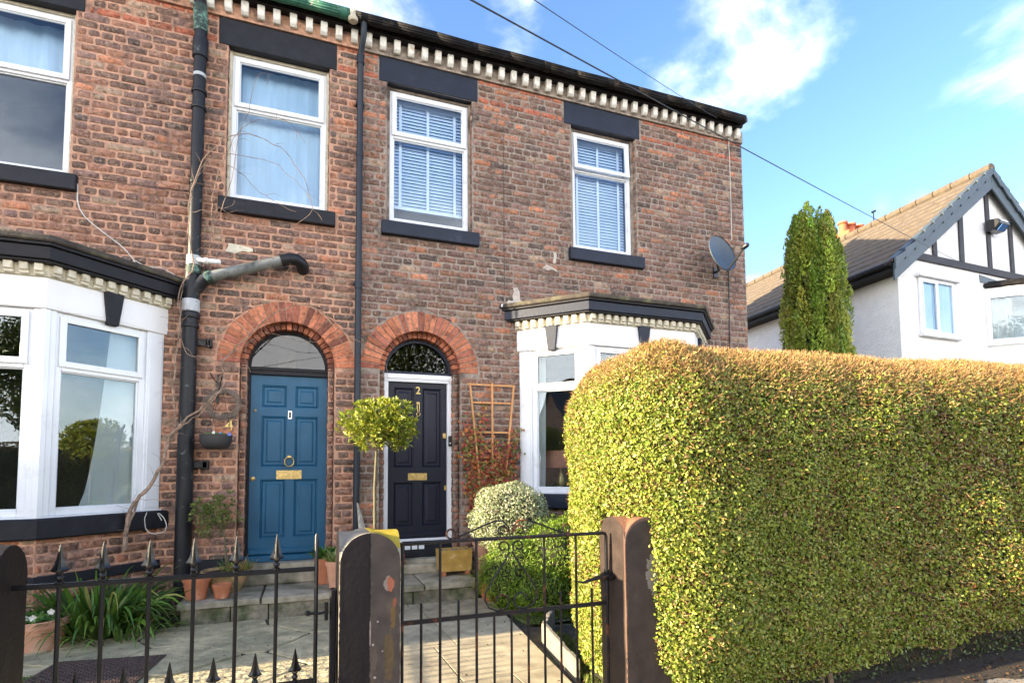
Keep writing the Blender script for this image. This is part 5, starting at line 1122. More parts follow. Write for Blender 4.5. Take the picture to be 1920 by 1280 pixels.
def hedge_leaves(n, xlo, xhi, faces, size, seed, depth=0.07, name='foliage'):
    g = np.random.default_rng(seed); mn = (xlo if xlo > 1.5 else 1.50, HMN[1], HMN[2]); mx = (xhi, HMX[1], HMX[2])
    lo_ = list(HMN); lo_[0] = xlo-(0.5 if xlo > 1.5 else 0); hi_ = list(HMX); hi_[0] = xhi+(0.5 if xhi < 12 else 0)
    P, N = rbox_pts(n, lo_, hi_, HR, seed, faces); k = (P[:, 0] > (xlo if xlo > 1.5 else 0)) & (P[:, 0] < (xhi if xhi < 12 else 99)); P, N = P[k], N[k]
    P = hedge_shape(P, N); dep = g.uniform(0, 1, len(P))**1.5*depth; P = P-N*dep[:, None]+g.normal(0, 0.006, P.shape)
    k = ~in_pier(P) & (P[:, 2] > 0.03+0.09*np.clip((P[:, 0]-2.4)/1.0, 0, 1)+0.10*vnoise(P*np.array((1, 1, 0)), 3.0, 9)); P, N, dep = P[k], N[k], dep[k]; n = len(P)
    cl = vnoise(P, 3.5, 5)*0.55+vnoise(P, 11, 6)*0.45
    GREEN = [(0.215,0.275,0.032), (0.29,0.33,0.045), (0.15,0.215,0.028), (0.35,0.36,0.07), (0.42,0.39,0.11)]
    C = pick(GREEN, [3, 3, 2.2, 1.6, 0.7], n, seed+1)
    BR = pick([(0.17,0.085,0.030), (0.24,0.13,0.045), (0.10,0.05,0.022), (0.30,0.17,0.06)], [3, 2, 2, 1], n, seed+2)
    TB = pick([(0.35,0.26,0.075), (0.42,0.33,0.10), (0.28,0.19,0.06), (0.33,0.32,0.08), (0.22,0.14,0.05)], [3, 2.4, 2, 1.6, 1], n, seed+3)
    up = np.clip((N[:, 2]-0.12)/0.5, 0, 1)*np.clip((P[:, 2]-1.55)/0.3, 0, 1)
    pb = 0.06+0.22*np.clip((cl-0.53)/0.2, 0, 1)+0.13*np.clip((P[:, 0]-2.3)/1.5, 0, 1)
    rb = g.random(n); m_ = rb < pb; C[m_] = BR[m_]; m_ = g.random(n) < up*0.93; C[m_] = TB[m_]
    sz = np.where(m_, size*0.8, size*np.where(g.random(n) < 0.06, 1.6, 1.0)); asp = 0.62
    V, Fc, Cc = leaves(P, N, sz, C, aspect=asp, tilt=0.75, bend=0.3, seed=seed+4)
    return np_mesh(name, V, Fc, Cc, M['leaf'], hedge)
hedge_leaves(350000, 1.50, 3.1, 'xyZY', 0.0170, 31); hedge_leaves(270000, 3.1, 5.4, 'yZY', 0.0200, 41); hedge_leaves(40000, 5.4, 12.0, 'yZYX', 0.05, 51)
# cut twig ends poking through, mostly on the top
def twigs(n, seed):
    g = np.random.default_rng(seed); P, N = rbox_pts(n, HMN, (5.6, HMX[1], HMX[2]), HR, seed, 'xyZ'); P = hedge_shape(P, N); k = ~in_pier(P) & (P[:, 2] > 0.3); P, N = P[k], N[k]
    w_ = np.clip(N[:, 2], 0, 1)*(P[:, 2] > 1.6); k = g.random(len(P)) < 0.10+0.90*w_; P, N = P[k], N[k]; n = len(P)
    D = N+g.normal(0, 0.45, (n, 3)); D /= np.linalg.norm(D, axis=1, keepdims=True); L = g.uniform(0.02, 0.055, (n, 1)); S = np.cross(D, g.normal(0, 1, (n, 3))); S /= np.linalg.norm(S, axis=1, keepdims=True); wd = 0.0018
    A = P-D*0.03; B = P+D*L*0.62; V = np.stack([A-S*wd, A+S*wd, B+S*wd*0.6, B-S*wd*0.6], 1).reshape(-1, 3); i = np.arange(n)*4; F = np.stack([i, i+1, i+2, i+3], 1)
    C = np.repeat(pick([(0.40,0.24,0.10), (0.30,0.16,0.07), (0.48,0.33,0.15)], [2, 2, 1], n, seed), 4, 0)
    np_mesh('twigs', V, F, C, M['leaf_matt'], hedge)
twigs(60000, 77)
def grid_core(shape_fn, mn, mx, r, inset, nx, ny, nz, mtl, parent, name='core', pierce=True):
    """closed-looking inner body, so nothing shows through the leaves"""
    mn = np.array(mn, float)+inset; mx = np.array(mx, float)-inset; mn[2] = 0.02; V = []; F = []
    def face(o, a, b, na, nb):
        base = len(V); 
        for j in range(nb+1):
            for i in range(na+1): V.append(o+a*i/na+b*j/nb)
        for j in range(nb):
            for i in range(na): k = base+j*(na+1)+i; F.append((k, k+1, k+na+2, k+na+1))
    s = mx-mn; ex, ey, ez = np.array((s[0], 0, 0)), np.array((0, s[1], 0)), np.array((0, 0, s[2]))
    face(mn, ex, ez, nx, nz); face(mn+ey, ex, ez, nx, nz); face(mn, ey, ez, ny, nz); face(mn+ex, ey, ez, ny, nz); face(mn+ez, ex, ey, nx, ny)
    V = np.array(V); lo = mn+r; hi = mx-r; lo[2] = -5; q = np.clip(V, lo, hi); d = V-q; L = np.linalg.norm(d, axis=1, keepdims=True); N = d/np.maximum(L, 1e-6); V = q+N*np.minimum(L, r)
    V = shape_fn(V, N)
    if pierce:
        k = in_pier(V, 0.1) | ((V[:, 0] < 1.62) & (V[:, 1] < 2.68) & (V[:, 2] < 1.05)); V[k, 0] = np.maximum(V[k, 0], 1.62); 
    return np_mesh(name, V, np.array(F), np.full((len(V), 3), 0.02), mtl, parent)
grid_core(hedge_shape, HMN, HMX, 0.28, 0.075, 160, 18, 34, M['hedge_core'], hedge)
# stems at the foot of the hedge
mb = MB(); g = np.random.default_rng(6)
for i in range(60):
    x = 1.8+i*0.12+g.normal(0, 0.03); y = 2.55+g.normal(0, 0.08); mb.tube([(x, y, -0.05), (x+g.normal(0, .03), y+g.normal(0, .03), 0.2), (x+g.normal(0, .06), y+g.normal(0, .05), 0.5)], [0.02, 0.014, 0.01], 6)
mb.build('stems', M['twig'], hedge, smooth=True)
g = np.random.default_rng(8); n = 16000; P = np.stack([g.uniform(1.9, 7.0, n), 2.40+g.uniform(0, 0.22, n), g.uniform(0.0, 0.40, n)], 1)
V, Fc, C = leaves(P, np.tile((0, -1.0, 0.2), (n, 1)), 0.026, pick([(0.10,0.15,0.03), (0.06,0.09,0.02), (0.14,0.08,0.04)], [2, 2, 1], n, 4), tilt=0.8, seed=88); np_mesh('low_growth', V, Fc, C, M['leaf'], hedge)
# ivy-like shoots and leaf litter under the hedge
g = np.random.default_rng(9); n = 1500; P = np.stack([g.uniform(1.9, 6.5, n), 2.36-np.abs(g.normal(0, 0.14, n)), np.abs(g.normal(0.012, 0.01, n))], 1)
n2 = 420; P2 = np.stack([g.uniform(-2.2, 1.9, n2), g.uniform(3.0, 5.9, n2), np.zeros(n2)], 1); P2[:, 2] = -0.02-0.034*(P2[:, 1]-2.5)+0.006; k2 = P2[:, 0] < np.interp(P2[:, 1], [3.15, 4.37, 5.42], [1.5, 1.7, 1.85]); P2 = P2[k2]; P2[::3, 1] = np.clip(5.93-np.abs(g.normal(0, 0.05, len(P2[::3]))), 5.6, 5.94); P2[:, 2] = -0.02-0.034*(P2[:, 1]-2.5)+0.006; P = np.concatenate([P, P2]); n = len(P)
V, Fc, C = leaves(P, np.tile((0, 0, 1.0), (n, 1)), 0.022, pick([(0.12,0.06,0.03), (0.07,0.045,0.025), (0.20,0.12,0.05), (0.07,0.10,0.03)], [3, 3, 1, 1], n, 4), tilt=0.3, seed=8)
tag(np_mesh('leaf_litter', V, Fc, C, M['leaf_matt'], None), kind='stuff')
# ================================================================= PLANTS
def blob(n, c, rad, seed, shell=0.35, squash=1.0, lump=0.22, ls=3.0, bottom=-1.0):
    g = np.random.default_rng(seed); D = g.normal(0, 1, (n, 3)); D /= np.linalg.norm(D, axis=1, keepdims=True)
    r = 1-shell*g.random(n)**1.4; lp = 1+lump*(vnoise(D, ls, seed)-0.5)*2
    P = np.array(c)+D*np.array(rad)*(r*lp)[:, None]; k = D[:, 2] > bottom; return P[k], D[k], r[k]
def core_ball(c, rad, parent, m='hedge_core', sc=0.78, name='core'):
    mb = MB(); n = 20
    prof = [(max(0.001, math.sin(math.pi*i/12)), -math.cos(math.pi*i/12)) for i in range(13)]
    mb.lathe([(r, z) for r, z in prof], (0, 0, 0), n, T=lambda p: (c[0]+p[0]*rad[0]*sc, c[1]+p[1]*rad[1]*sc, c[2]+p[2]*rad[2]*sc)); return mb.build(name, M[m], parent, smooth=True)
def pot(name, c, rt, rb, h, m, label, rim=0.0, lip=0.035, cat='plant pot', group='terracotta pots by the doors', soil=True):
    o = empty(name, c, label, cat, group); mb = MB(); x, y, z = c
    mb.lathe([(rb*0.9, 0), (rb, 0.004), (rt*0.93, h-lip), (rt*0.93, h-lip), (rt+0.002, h-lip+0.002), (rt+0.004, h-0.004), (rt, h), (rt-0.014, h), (rt-0.018, h-0.03)], (x, y, z), 36)
    mb.build('pot_body', M[m], o, smooth=True)
    if soil:
        mb = MB(); mb.lathe([(rt-0.017, h-0.028), (rt*0.5, h-0.018), (0.001, h-0.015)], (x, y, z), 24); mb.build('soil', M['soil'], o, smooth=True)
    return o
def tuft(parent_or_none, name, c, n, L, spread, pal, wts, seed, width=0.006, droop=0.6, seg=7, mtl='leaf', up=1.0, r0=0.04, label=None, cat=None, group=None, kink=0.0):
    """arching strap leaves / grass blades"""
    g = np.random.default_rng(seed); V = []; F = []; C = []; cols = pick(pal, wts, n, seed)
    for i in range(n):
        a = g.uniform(0, 2*math.pi); rr = r0*math.sqrt(g.random()); p = np.array(c)+np.array((math.cos(a)*rr, math.sin(a)*rr, 0)); le = L*g.uniform(0.55, 1.15); sp = spread*g.uniform(0.2, 1.2)
        d = np.array((math.cos(a)*sp, math.sin(a)*sp, up)); d /= np.linalg.norm(d); side = np.array((-math.sin(a), math.cos(a), 0)); side = side+g.normal(0, 0.3, 3); w0 = width*g.uniform(0.7, 1.3); base = len(V); dr = droop*g.uniform(0.4, 1.4)
        for s in range(seg+1):
            t = s/seg; w_ = w0*(1-t**2.2)*(0.6+0.8*min(1, t*3)) + 0.0004
            V += [p-side*w_, p+side*w_]; C += [cols[i]*(0.85+0.25*t)]*2
            dd = d.copy(); dd[2] -= dr*2.2*t*t+(kink*2 if t > 0.55 else 0); dd /= np.linalg.norm(dd); p = p+dd*le/seg
            p[2] = max(p[2], c[2]-0.16)
        for s in range(seg): k = base+2*s; F.append((k, k+1, k+3, k+2))
    return np_mesh(name, np.array(V), np.array(F), np.array(C), M[mtl], parent_or_none, loc=c if parent_or_none is None else None)
# standard bay tree in front of the downpipe
tr = empty('standard_laurel', (0.66, 5.55, -0.14), 'lollipop shrub with bright yellow green leaves on a slender stem beside the navy door', 'potted tree')
mb = MB(); mb.tube([(0.655, 5.55, 0.1), (0.66, 5.55, 0.6), (0.655, 5.552, 1.1), (0.672, 5.55, 1.5), (0.68, 5.55, 1.65)], [0.017, 0.015, 0.014, 0.013, 0.010], 10)
g = np.random.default_rng(21)
for i in range(26):
    a = g.uniform(0, 6.28); t = g.uniform(0.2, 1); mb.tube([(0.675, 5.55, 1.45+0.15*g.random()), (0.69+0.16*math.cos(a)*t, 5.55+0.16*math.sin(a)*t, 1.60+0.1*g.random()), (0.70+0.33*math.cos(a)*t, 5.55+0.33*math.sin(a)*t, 1.62+0.30*g.random())], [0.006, 0.004, 0.002], 5)
mb.build('trunk', M['stem'], tr, smooth=True)
P = []; N = []
for i in range(330):
    D = g.normal(0, 1, 3); D /= np.linalg.norm(D); c = np.array((0.70, 5.55, 1.695))+D*np.array((0.36, 0.34, 0.235))*g.uniform(0.35, 1.06)
    k = 13; L = g.normal(0, 1, (k, 3))+D*1.0+np.array((0, 0, 0.9)); L /= np.linalg.norm(L, axis=1, keepdims=True); P.append(c+L*g.uniform(0.02, 0.065, (k, 1))); N.append(L)
P = np.concatenate(P); L = np.concatenate(N); Nn = np.cross(L, g.normal(0, 1, L.shape)); Nn /= np.linalg.norm(Nn, axis=1, keepdims=True)
V, Fc, C = leaves(P, Nn, 0.056, pick([(0.20,0.24,0.018), (0.28,0.30,0.025), (0.12,0.17,0.015), (0.36,0.35,0.05)], [3, 3, 2, 1], len(P), 5), aspect=0.34, tilt=0.2, bend=0.22, updir=L, seed=6)
np_mesh('crown', V, Fc, C, M['leaf'], tr)
mb = MB(); mb.lathe([(0.12, 0), (0.125, 0.01), (0.155, 0.22), (0.17, 0.222), (0.17, 0.26), (0.15, 0.26), (0.145, 0.23), (0.001, 0.235)], (0.66, 5.55, -0.14), 30); mb.build('pot', M['terracotta'], tr, smooth=True)
# small topiary in a wide bowl on the step
bo = pot('shallow_bowl', (-0.70, 6.38, 0.052), 0.235, 0.13, 0.22, 'clay_bowl', 'wide mossy clay bowl holding the small bush left of the blue door', lip=0.03)
tp = empty('small_topiary', (-0.72, 6.38, 0.24), 'small olive green bush on a thin stem growing in the wide bowl', 'potted tree')
mb = MB(); mb.tube([(-0.70, 6.38, 0.22), (-0.715, 6.38, 0.45), (-0.73, 6.38, 0.62), (-0.78, 6.38, 0.72)], [0.011, 0.010, 0.009, 0.006], 8)
for i in range(16):
    a = g.uniform(0, 6.28); r_ = g.uniform(0.08, 0.24); mb.tube([(-0.74, 6.38, 0.60+0.1*g.random()), (-0.79+r_*0.6*math.cos(a), 6.38+r_*0.5*math.sin(a), 0.74), (-0.80+r_*math.cos(a), 6.38+r_*0.7*math.sin(a), 0.80+0.15*g.random())], [0.004, 0.003, 0.0015], 5)
mb.build('trunk', M['stem'], tp, smooth=True)
P = []; N = []
for i in range(120):
    D = g.normal(0, 1, 3); D /= np.linalg.norm(D); c = np.array((-0.82, 6.38, 0.84))+D*np.array((0.235, 0.19, 0.19))*g.uniform(0.3, 1.08)+np.array((0, 0, 0.05*math.sin(D[0]*4)))
    k = 13; L = g.normal(0, 1, (k, 3))+D+np.array((0, 0, 0.7)); L /= np.linalg.norm(L, axis=1, keepdims=True); P.append(c+L*g.uniform(0.01, 0.04, (k, 1))); N.append(L)
P = np.concatenate(P); L = np.concatenate(N); Nn = np.cross(L, g.normal(0, 1, L.shape)); Nn /= np.linalg.norm(Nn, axis=1, keepdims=True)
V, Fc, C = leaves(P, Nn, 0.034, pick([(0.13,0.17,0.035), (0.19,0.22,0.05), (0.08,0.12,0.03), (0.26,0.27,0.09)], [3, 2, 2, 1], len(P), 5), aspect=0.4, tilt=0.25, updir=L, seed=16)
np_mesh('crown', V, Fc, C, M['leaf'], tp)
tag(tuft(None, 'bowl_grass', (-0.60, 6.34, 0.25), 110, 0.16, 0.9, [(0.28,0.22,0.06), (0.15,0.25,0.04), (0.35,0.2,0.07)], [2, 2, 1], 4, width=0.004, r0=0.14), 'yellowing grassy tufts growing around the stem in the bowl', 'plant')
pot('terracotta_pot', (-0.93, 6.12, 0.052), 0.118, 0.088, 0.205, 'terracotta', 'terracotta pot on the landing beside the black soil pipe')
pot('terracotta_pot', (-0.705, 6.08, 0.052), 0.084, 0.062, 0.135, 'terracotta', 'smallest terracotta pot on the landing, with a pale stain, before the bowl')
pC = pot('terracotta_pot', (0.245, 6.45, 0.052), 0.12, 0.088, 0.27, 'terracotta', 'orange terracotta pot right of the blue door, behind the pale one')
tag(tuft(None, 'leafy_plant', (0.245, 6.45, 0.30), 170, 0.17, 1.0, [(0.07,0.18,0.02), (0.12,0.24,0.03), (0.04,0.10,0.02)], [3, 2, 2], 14, width=0.010, r0=0.08, droop=0.45), 'leafy green plant in the orange pot right of the blue door', 'plant')
pD = pot('terracotta_pot', (0.335, 6.15, 0.052), 0.098, 0.062, 0.275, 'terracotta_pale', 'pale pink terracotta pot beside the middle gate pier', lip=0.045)
tag(tuft(None, 'grassy_plant', (0.335, 6.15, 0.31), 190, 0.15, 1.0, [(0.20,0.28,0.06), (0.30,0.34,0.12), (0.12,0.20,0.04)], [2, 2, 1], 15, width=0.005, r0=0.06, droop=0.6), 'pale striped grass in the pale pink pot', 'plant')
pE = pot('terracotta_pot', (-1.965, 5.60, -0.17), 0.205, 0.155, 0.27, 'terracotta_pale', 'large pale terracotta pot of pansies behind the left gate pier', lip=0.06)
pan = empty('pansies', (-1.965, 5.60, 0.09), 'low green pansies with blue and white flowers in the large pale pot', 'flowers')
P, N, r_ = blob(1500, (-1.965, 5.60, 0.10), (0.19, 0.19, 0.055), 61, bottom=-0.1); V, Fc, C = leaves(P, N, 0.026, pick([(0.08,0.20,0.03), (0.13,0.27,0.05), (0.05,0.12,0.02)], [2, 2, 1], len(P), 3), aspect=0.6, seed=3); np_mesh('leaves', V, Fc, C, M['leaf'], pan)
def flower(c, m, parent, r=0.022):
    mb = MB()
    for k in range(5):
        a = 2*math.pi*k/5+0.3; mb.add([(c[0], c[1], c[2]), (c[0]+r*math.cos(a-.55), c[1]-0.004, c[2]+r*math.sin(a-.55)), (c[0]+1.25*r*math.cos(a), c[1]-0.008, c[2]+1.25*r*math.sin(a)), (c[0]+r*math.cos(a+.55), c[1]-0.004, c[2]+r*math.sin(a+.55))], [(0, 1, 2, 3)])
    return mb.build('flower', m, parent)
M['petal_blue'] = mat('blue_petal', (0.16,0.22,0.62), rough=0.6, var=0.1); M['petal_white'] = mat('white_petal', (0.75,0.72,0.65), rough=0.6, var=0.05)
for c, m in (((-2.02, 5.44, 0.15), 'petal_blue'), ((-1.93, 5.42, 0.14), 'petal_white'), ((-1.83, 5.46, 0.17), 'petal_white'), ((-1.99, 5.46, 0.13), 'petal_white'), ((-2.08, 5.46, 0.12), 'petal_blue')): flower(c, M[m], pan)
# strappy clump in the bed at the left
tag(tuft(None, 'strap_leaved_plant', (-1.66, 5.93, -0.16), 330, 0.70, 1.05, [(0.07,0.155,0.02), (0.12,0.22,0.03), (0.045,0.10,0.015), (0.33,0.33,0.07)], [3, 2.2, 2.2, 0.5], 33, width=0.014, r0=0.26, droop=0.75, seg=9), 'big clump of long strappy green leaves in the left bed under the bay', 'plant')
tag(tuft(None, 'dry_grass', (-1.42, 5.72, -0.15), 90, 0.42, 1.4, [(0.10,0.19,0.03), (0.15,0.24,0.05), (0.34,0.26,0.12)], [3, 2, 1], 34, width=0.006, r0=0.3, droop=1.0), 'finer drooping grass at the front of the strappy clump', 'plant')
# variegated bush
vb = empty('variegated_bush', (2.15, 5.85, -0.15), 'rounded bush with cream edged silvery leaves below the right bay', 'bush')
P, N, r_ = blob(17000, (2.15, 5.85, 0.72), (0.435, 0.40, 0.42), 71, shell=0.3, lump=0.13); k = P[:, 2] > -0.1; P, N = P[k], N[k]
V, Fc, C = leaves(P, N, 0.026, pick([(0.50,0.50,0.30), (0.30,0.36,0.18), (0.16,0.22,0.09), (0.62,0.60,0.42)], [3, 3, 2.5, 1.6], len(P), 7), aspect=0.45, tilt=0.8, seed=72); np_mesh('foliage', V, Fc, C, M['leaf'], vb); core_ball((2.15, 5.85, 0.70), (0.435, 0.40, 0.42), vb)
mb = MB()
for i in range(7): a = i*0.9; mb.tube([(2.15+0.04*math.cos(a), 5.85+0.04*math.sin(a), -0.17), (2.15+0.12*math.cos(a), 5.85+0.12*math.sin(a), 0.3)], [0.012, 0.008], 6)
mb.build('stems', M['twig'], vb, smooth=True)
# green feathery bush in front of it
gb = empty('green_bush', (2.25, 5.15, -0.15), 'dense fresh green conifer like bush beside the path, left of the hedge', 'bush')
Ps = []; Ns = []
for i, (c, rd) in enumerate((((2.02, 5.25, 0.22), (0.40, 0.36, 0.40)), ((2.38, 5.15, 0.32), (0.40, 0.38, 0.46)), ((2.72, 5.2, 0.38), (0.40, 0.38, 0.48)), ((2.2, 5.05, 0.10), (0.38, 0.32, 0.28)))):
    P, N, r_ = blob(12000, c, rd, 81+i, shell=0.3, lump=0.2, ls=5); Ps.append(P); Ns.append(N); core_ball(c, rd, gb, sc=0.76)
P = np.concatenate(Ps); N = np.concatenate(Ns); k = P[:, 2] > -0.14; P, N = P[k], N[k]
C = pick([(0.13,0.22,0.012), (0.19,0.29,0.018), (0.08,0.15,0.012), (0.26,0.34,0.03)], [3, 3, 2, 1], len(P), 9)
V, Fc, Cc = leaves(P, N, 0.032, C, aspect=0.28, tilt=0.6, updir=N+np.array((0, 0, 0.6)), seed=82); np_mesh('foliage', V, Fc, Cc, M['leaf'], gb)
# grasses and pots around the end of the landing
tag(tuft(None, 'golden_grass', (1.93, 6.02, -0.12), 260, 0.36, 1.1, [(0.33,0.37,0.05), (0.22,0.30,0.04), (0.42,0.42,0.10)], [3, 2, 1], 91, width=0.0035, r0=0.09, droop=0.9), 'golden green grass tuft behind the round pot', 'plant')
rp = empty('round_pot', (1.93, 5.78, -0.155), 'round glazed orange pot standing at the end of the steps', 'plant pot', 'terracotta pots by the doors')
mb = MB(); mb.lathe([(0.07, 0), (0.075, 0.004), (0.115, 0.04), (0.138, 0.10), (0.135, 0.15), (0.115, 0.19), (0.108, 0.196), (0.122, 0.21), (0.122, 0.218), (0.105, 0.218), (0.10, 0.19), (0.001, 0.19)], (1.93, 5.78, -0.155), 36); M['glazed'] = mat('glazed_orange_pot', (0.46,0.15,0.06), rough=0.25, var=0.15, scale=5, coat=0.4, col2=(0.3,0.09,0.04), c2scale=5); mb.build('pot_body', M['glazed'], rp, smooth=True)
tag(tuft(None, 'black_grass', (1.93, 5.78, 0.05), 230, 0.20, 1.3, [(0.014,0.012,0.018), (0.03,0.025,0.035)], [2, 1], 92, width=0.0045, r0=0.09, droop=0.9), 'black mondo grass growing in the round orange pot', 'plant')
tag(tuft(None, 'weeds', (2.08, 5.50, -0.155), 60, 0.12, 1.2, [(0.20,0.33,0.05), (0.30,0.40,0.08)], [1, 1], 93, width=0.012, r0=0.06, droop=0.9), 'small bright green weeds on the path beside the round pot', 'plant')
tro = empty('trough', (1.66, 6.42, 0.052), 'yellow ochre glazed rectangular trough on little feet, right of the navy door', 'planter')
mb = MB(); x0, x1, y0, y1, z0, z1 = 1.47, 1.85, 6.29, 6.52, 0.105, 0.345; t = 0.02
q = lambda x0, x1, y0, y1, z: [(x0, y0, z), (x1, y0, z), (x1, y1, z), (x0, y1, z)]
r0_ = q(x0+.01, x1-.01, y0+.01, y1-.01, z0); r1_ = q(x0, x1, y0, y1, z1); r2_ = q(x0+t, x1-t, y0+t, y1-t, z1); r3_ = q(x0+t, x1-t, y0+t, y1-t, z1-0.03)
for a, b in ((r0_, r1_), (r1_, r2_), (r2_, r3_)):
    for k in range(4): mb.add([a[k], a[(k+1) % 4], b[(k+1) % 4], b[k]], [(0, 1, 2, 3)])
mb.add(r0_, [(3, 2, 1, 0)]); mb.build('trough_body', M['yellow_glaze'], tro, bevel=0.008)
mb = MB(); mb.add(r3_, [(0, 1, 2, 3)]); mb.build('soil', M['soil'], tro)
for xx in (1.50, 1.78): mb = MB(); mb.box(xx, xx+0.045, 6.30, 6.50, 0.052, 0.104); mb.build('foot', M['terracotta'], tro, bevel=0.006)
g = np.random.default_rng(3)
for i in range(9):
    c = (1.50+i*0.038+g.normal(0, .008), 6.36+g.uniform(0, .1), 0.335); r_ = g.uniform(0.018, 0.03); mb = MB(); mb.lathe([(0.001, -r_*.5), (r_*.8, -r_*.3), (r_, 0), (r_*.7, r_*.4), (0.001, r_*.55)], c, 9); tag(mb.build('pebble', M['edging' if i % 2 else 'riser_stone'], tro, smooth=True))
pot('terracotta_pot', (2.02, 6.45, 0.0), 0.115, 0.085, 0.40, 'terracotta_pale', 'tall pale terracotta pot tucked behind the yellow trough')
# clutter at the navy door and leaning plank
mb = MB(); mb.tube([(0.64, 6.20, 0.06), (0.62, 6.34, 0.60), (0.575, 6.46, 0.90)], [0.055, 0.045, 0.008], 6); tag(mb.build('weathered_plank', M['weathered'], None, loc=(0.64, 6.2, 0.06)), 'silvery grey pointed piece of weathered wood leaning by the downpipe', 'wood')
mb = MB(); mb.box(1.05, 1.13, 6.60, 6.68, 0.162, 0.29); mb.tube([(1.09, 6.64, 0.29), (1.09, 6.64, 0.31)], 0.03, 8); tag(mb.build('red_tub', M['red_brush'], None, loc=(1.09, 6.64, 0.16), bevel=0.012), 'small dull red tub on the step by the navy door', 'tub')
# scrap of lawn
g = np.random.default_rng(15); n = 5200; x = g.uniform(1.86, 2.9, n); y = 4.68+g.uniform(0, 0.42, n)+0.05*np.sin(x*9); P = np.stack([x, y, zpath(0, 0)*0+np.array([zpath(0, q) for q in y])], 1)
V, Fc, C = leaves(P, g.normal(0, 1, (n, 3))*np.array((1, 1, .2)), 0.045, pick([(0.10,0.17,0.03), (0.16,0.22,0.05), (0.22,0.22,0.08)], [3, 2, 1], n, 3), aspect=0.12, tilt=0.2, updir=np.tile((0, 0, 1.0), (n, 1)), seed=17); tag(np_mesh('grass', V, Fc, C, M['leaf'], None), kind='stuff')
n = 2600; x = g.uniform(1.60, 2.0, n); y = g.uniform(2.7, 4.2, n); k = x > np.interp(y, [2.7, 3.3, 4.2], [1.58, 1.68, 1.85]); P = np.stack([x, y, -0.06+0*x], 1)[k]; n = len(P)
V, Fc, C = leaves(P, g.normal(0, 1, (n, 3))*np.array((1, 1, .2)), 0.06, pick([(0.16,0.22,0.04), (0.25,0.28,0.07), (0.30,0.24,0.09)], [3, 2, 1], n, 3), aspect=0.12, tilt=0.2, updir=np.tile((0, 0, 1.0), (n, 1)), seed=18); tag(np_mesh('grass', V, Fc, C, M['leaf'], None), kind='stuff')
n = 700; g = np.random.default_rng(19); x = g.uniform(-1.75, -1.55, n); y = g.uniform(4.2, 4.7, n); P = np.stack([x, y, np.array([zpath(0, q) for q in y])], 1); V, Fc, C = leaves(P, g.normal(0, 1, (n, 3))*np.array((1, 1, .3)), 0.03, pick([(0.10,0.17,0.03), (0.16,0.22,0.05)], [3, 2], n, 3), aspect=0.3, tilt=0.5, seed=27); tag(np_mesh('moss', V, Fc, C, M['leaf'], None), kind='stuff')
# trellis and creeper
to = empty('trellis', (2.2, 6.64, 0.4), 'fan shaped orange timber trellis against the wall between the navy door and the bay', 'trellis')
for a, b in (((1.925, 2.33), (2.10, 0.60)), ((2.215, 2.34), (2.215, 0.30)), ((2.505, 2.325), (2.33, 0.60))):
    mb = MB(); w_ = 0.012; mb.v = [(b[0]-w_, 6.62, b[1]), (b[0]+w_, 6.62, b[1]), (b[0]+w_, 6.636, b[1]), (b[0]-w_, 6.636, b[1]), (a[0]-w_, 6.62, a[1]), (a[0]+w_, 6.62, a[1]), (a[0]+w_, 6.636, a[1]), (a[0]-w_, 6.636, a[1])]; mb.f = [(0,3,2,1),(4,5,6,7),(0,1,5,4),(1,2,6,5),(2,3,7,6),(3,0,4,7)]; mb.m = [0]*6; mb.build('upright', M['trellis'], to, bevel=0.003)
for z, xa, xb in ((2.315, 1.90, 2.525), (2.09, 1.94, 2.485), (1.72, 1.98, 2.45), (1.35, 2.02, 2.41), (0.98, 2.05, 2.38)):
    mb = MB(); mb.box(xa, xb, 6.637, 6.650, z-0.012, z+0.012); mb.build('crosspiece', M['trellis'], to, bevel=0.003)
cr = empty('creeper', (2.2, 6.6, 0.0), 'red and orange leaved creeper climbing the trellis', 'climbing plant')
mb = MB(); g = np.random.default_rng(44); tips = []
for i in range(26):
    x, y, z = 2.15+g.normal(0, .04), 6.60, -0.1; pts = [(x, y, z)]; ang = g.normal(0, 0.35); top = g.uniform(1.0, 2.1)*g.uniform(0.8, 1)
    while z < top: z += 0.08; x += 0.08*math.tan(ang*0.4)+g.normal(0, 0.02); x = min(max(x, 2.0-0.12*(z > 1)), 2.42+0.12*(z > 1.3)); y = 6.60+g.normal(0, 0.012); pts.append((x, y, z)); tips.append((x, y, z))
    mb.tube(pts, [0.006]+[0.003]*(len(pts)-1), 5)
mb.build('stems', M['twig'], cr, smooth=True)
tips = np.array([t for t in tips if t[2] > 0.75]); idx = g.choice(len(tips), 3200); P = tips[idx]+g.normal(0, 1, (3200, 3))*np.array((0.05, 0.03, 0.05)); P[:, 1] = np.clip(P[:, 1]+0.03, 6.56, 6.66)
V, Fc, C = leaves(P, np.tile((0, -1.0, 0.4), (len(P), 1)), 0.052, pick([(0.46,0.08,0.045), (0.52,0.18,0.05), (0.32,0.07,0.05), (0.19,0.23,0.04), (0.46,0.28,0.07), (0.14,0.17,0.04)], [3, 2.2, 2, 2, 1.3, 1.2], len(P), 8), aspect=0.55, tilt=0.6, seed=45); np_mesh('leaves', V, Fc, C, M['leaf'], cr)
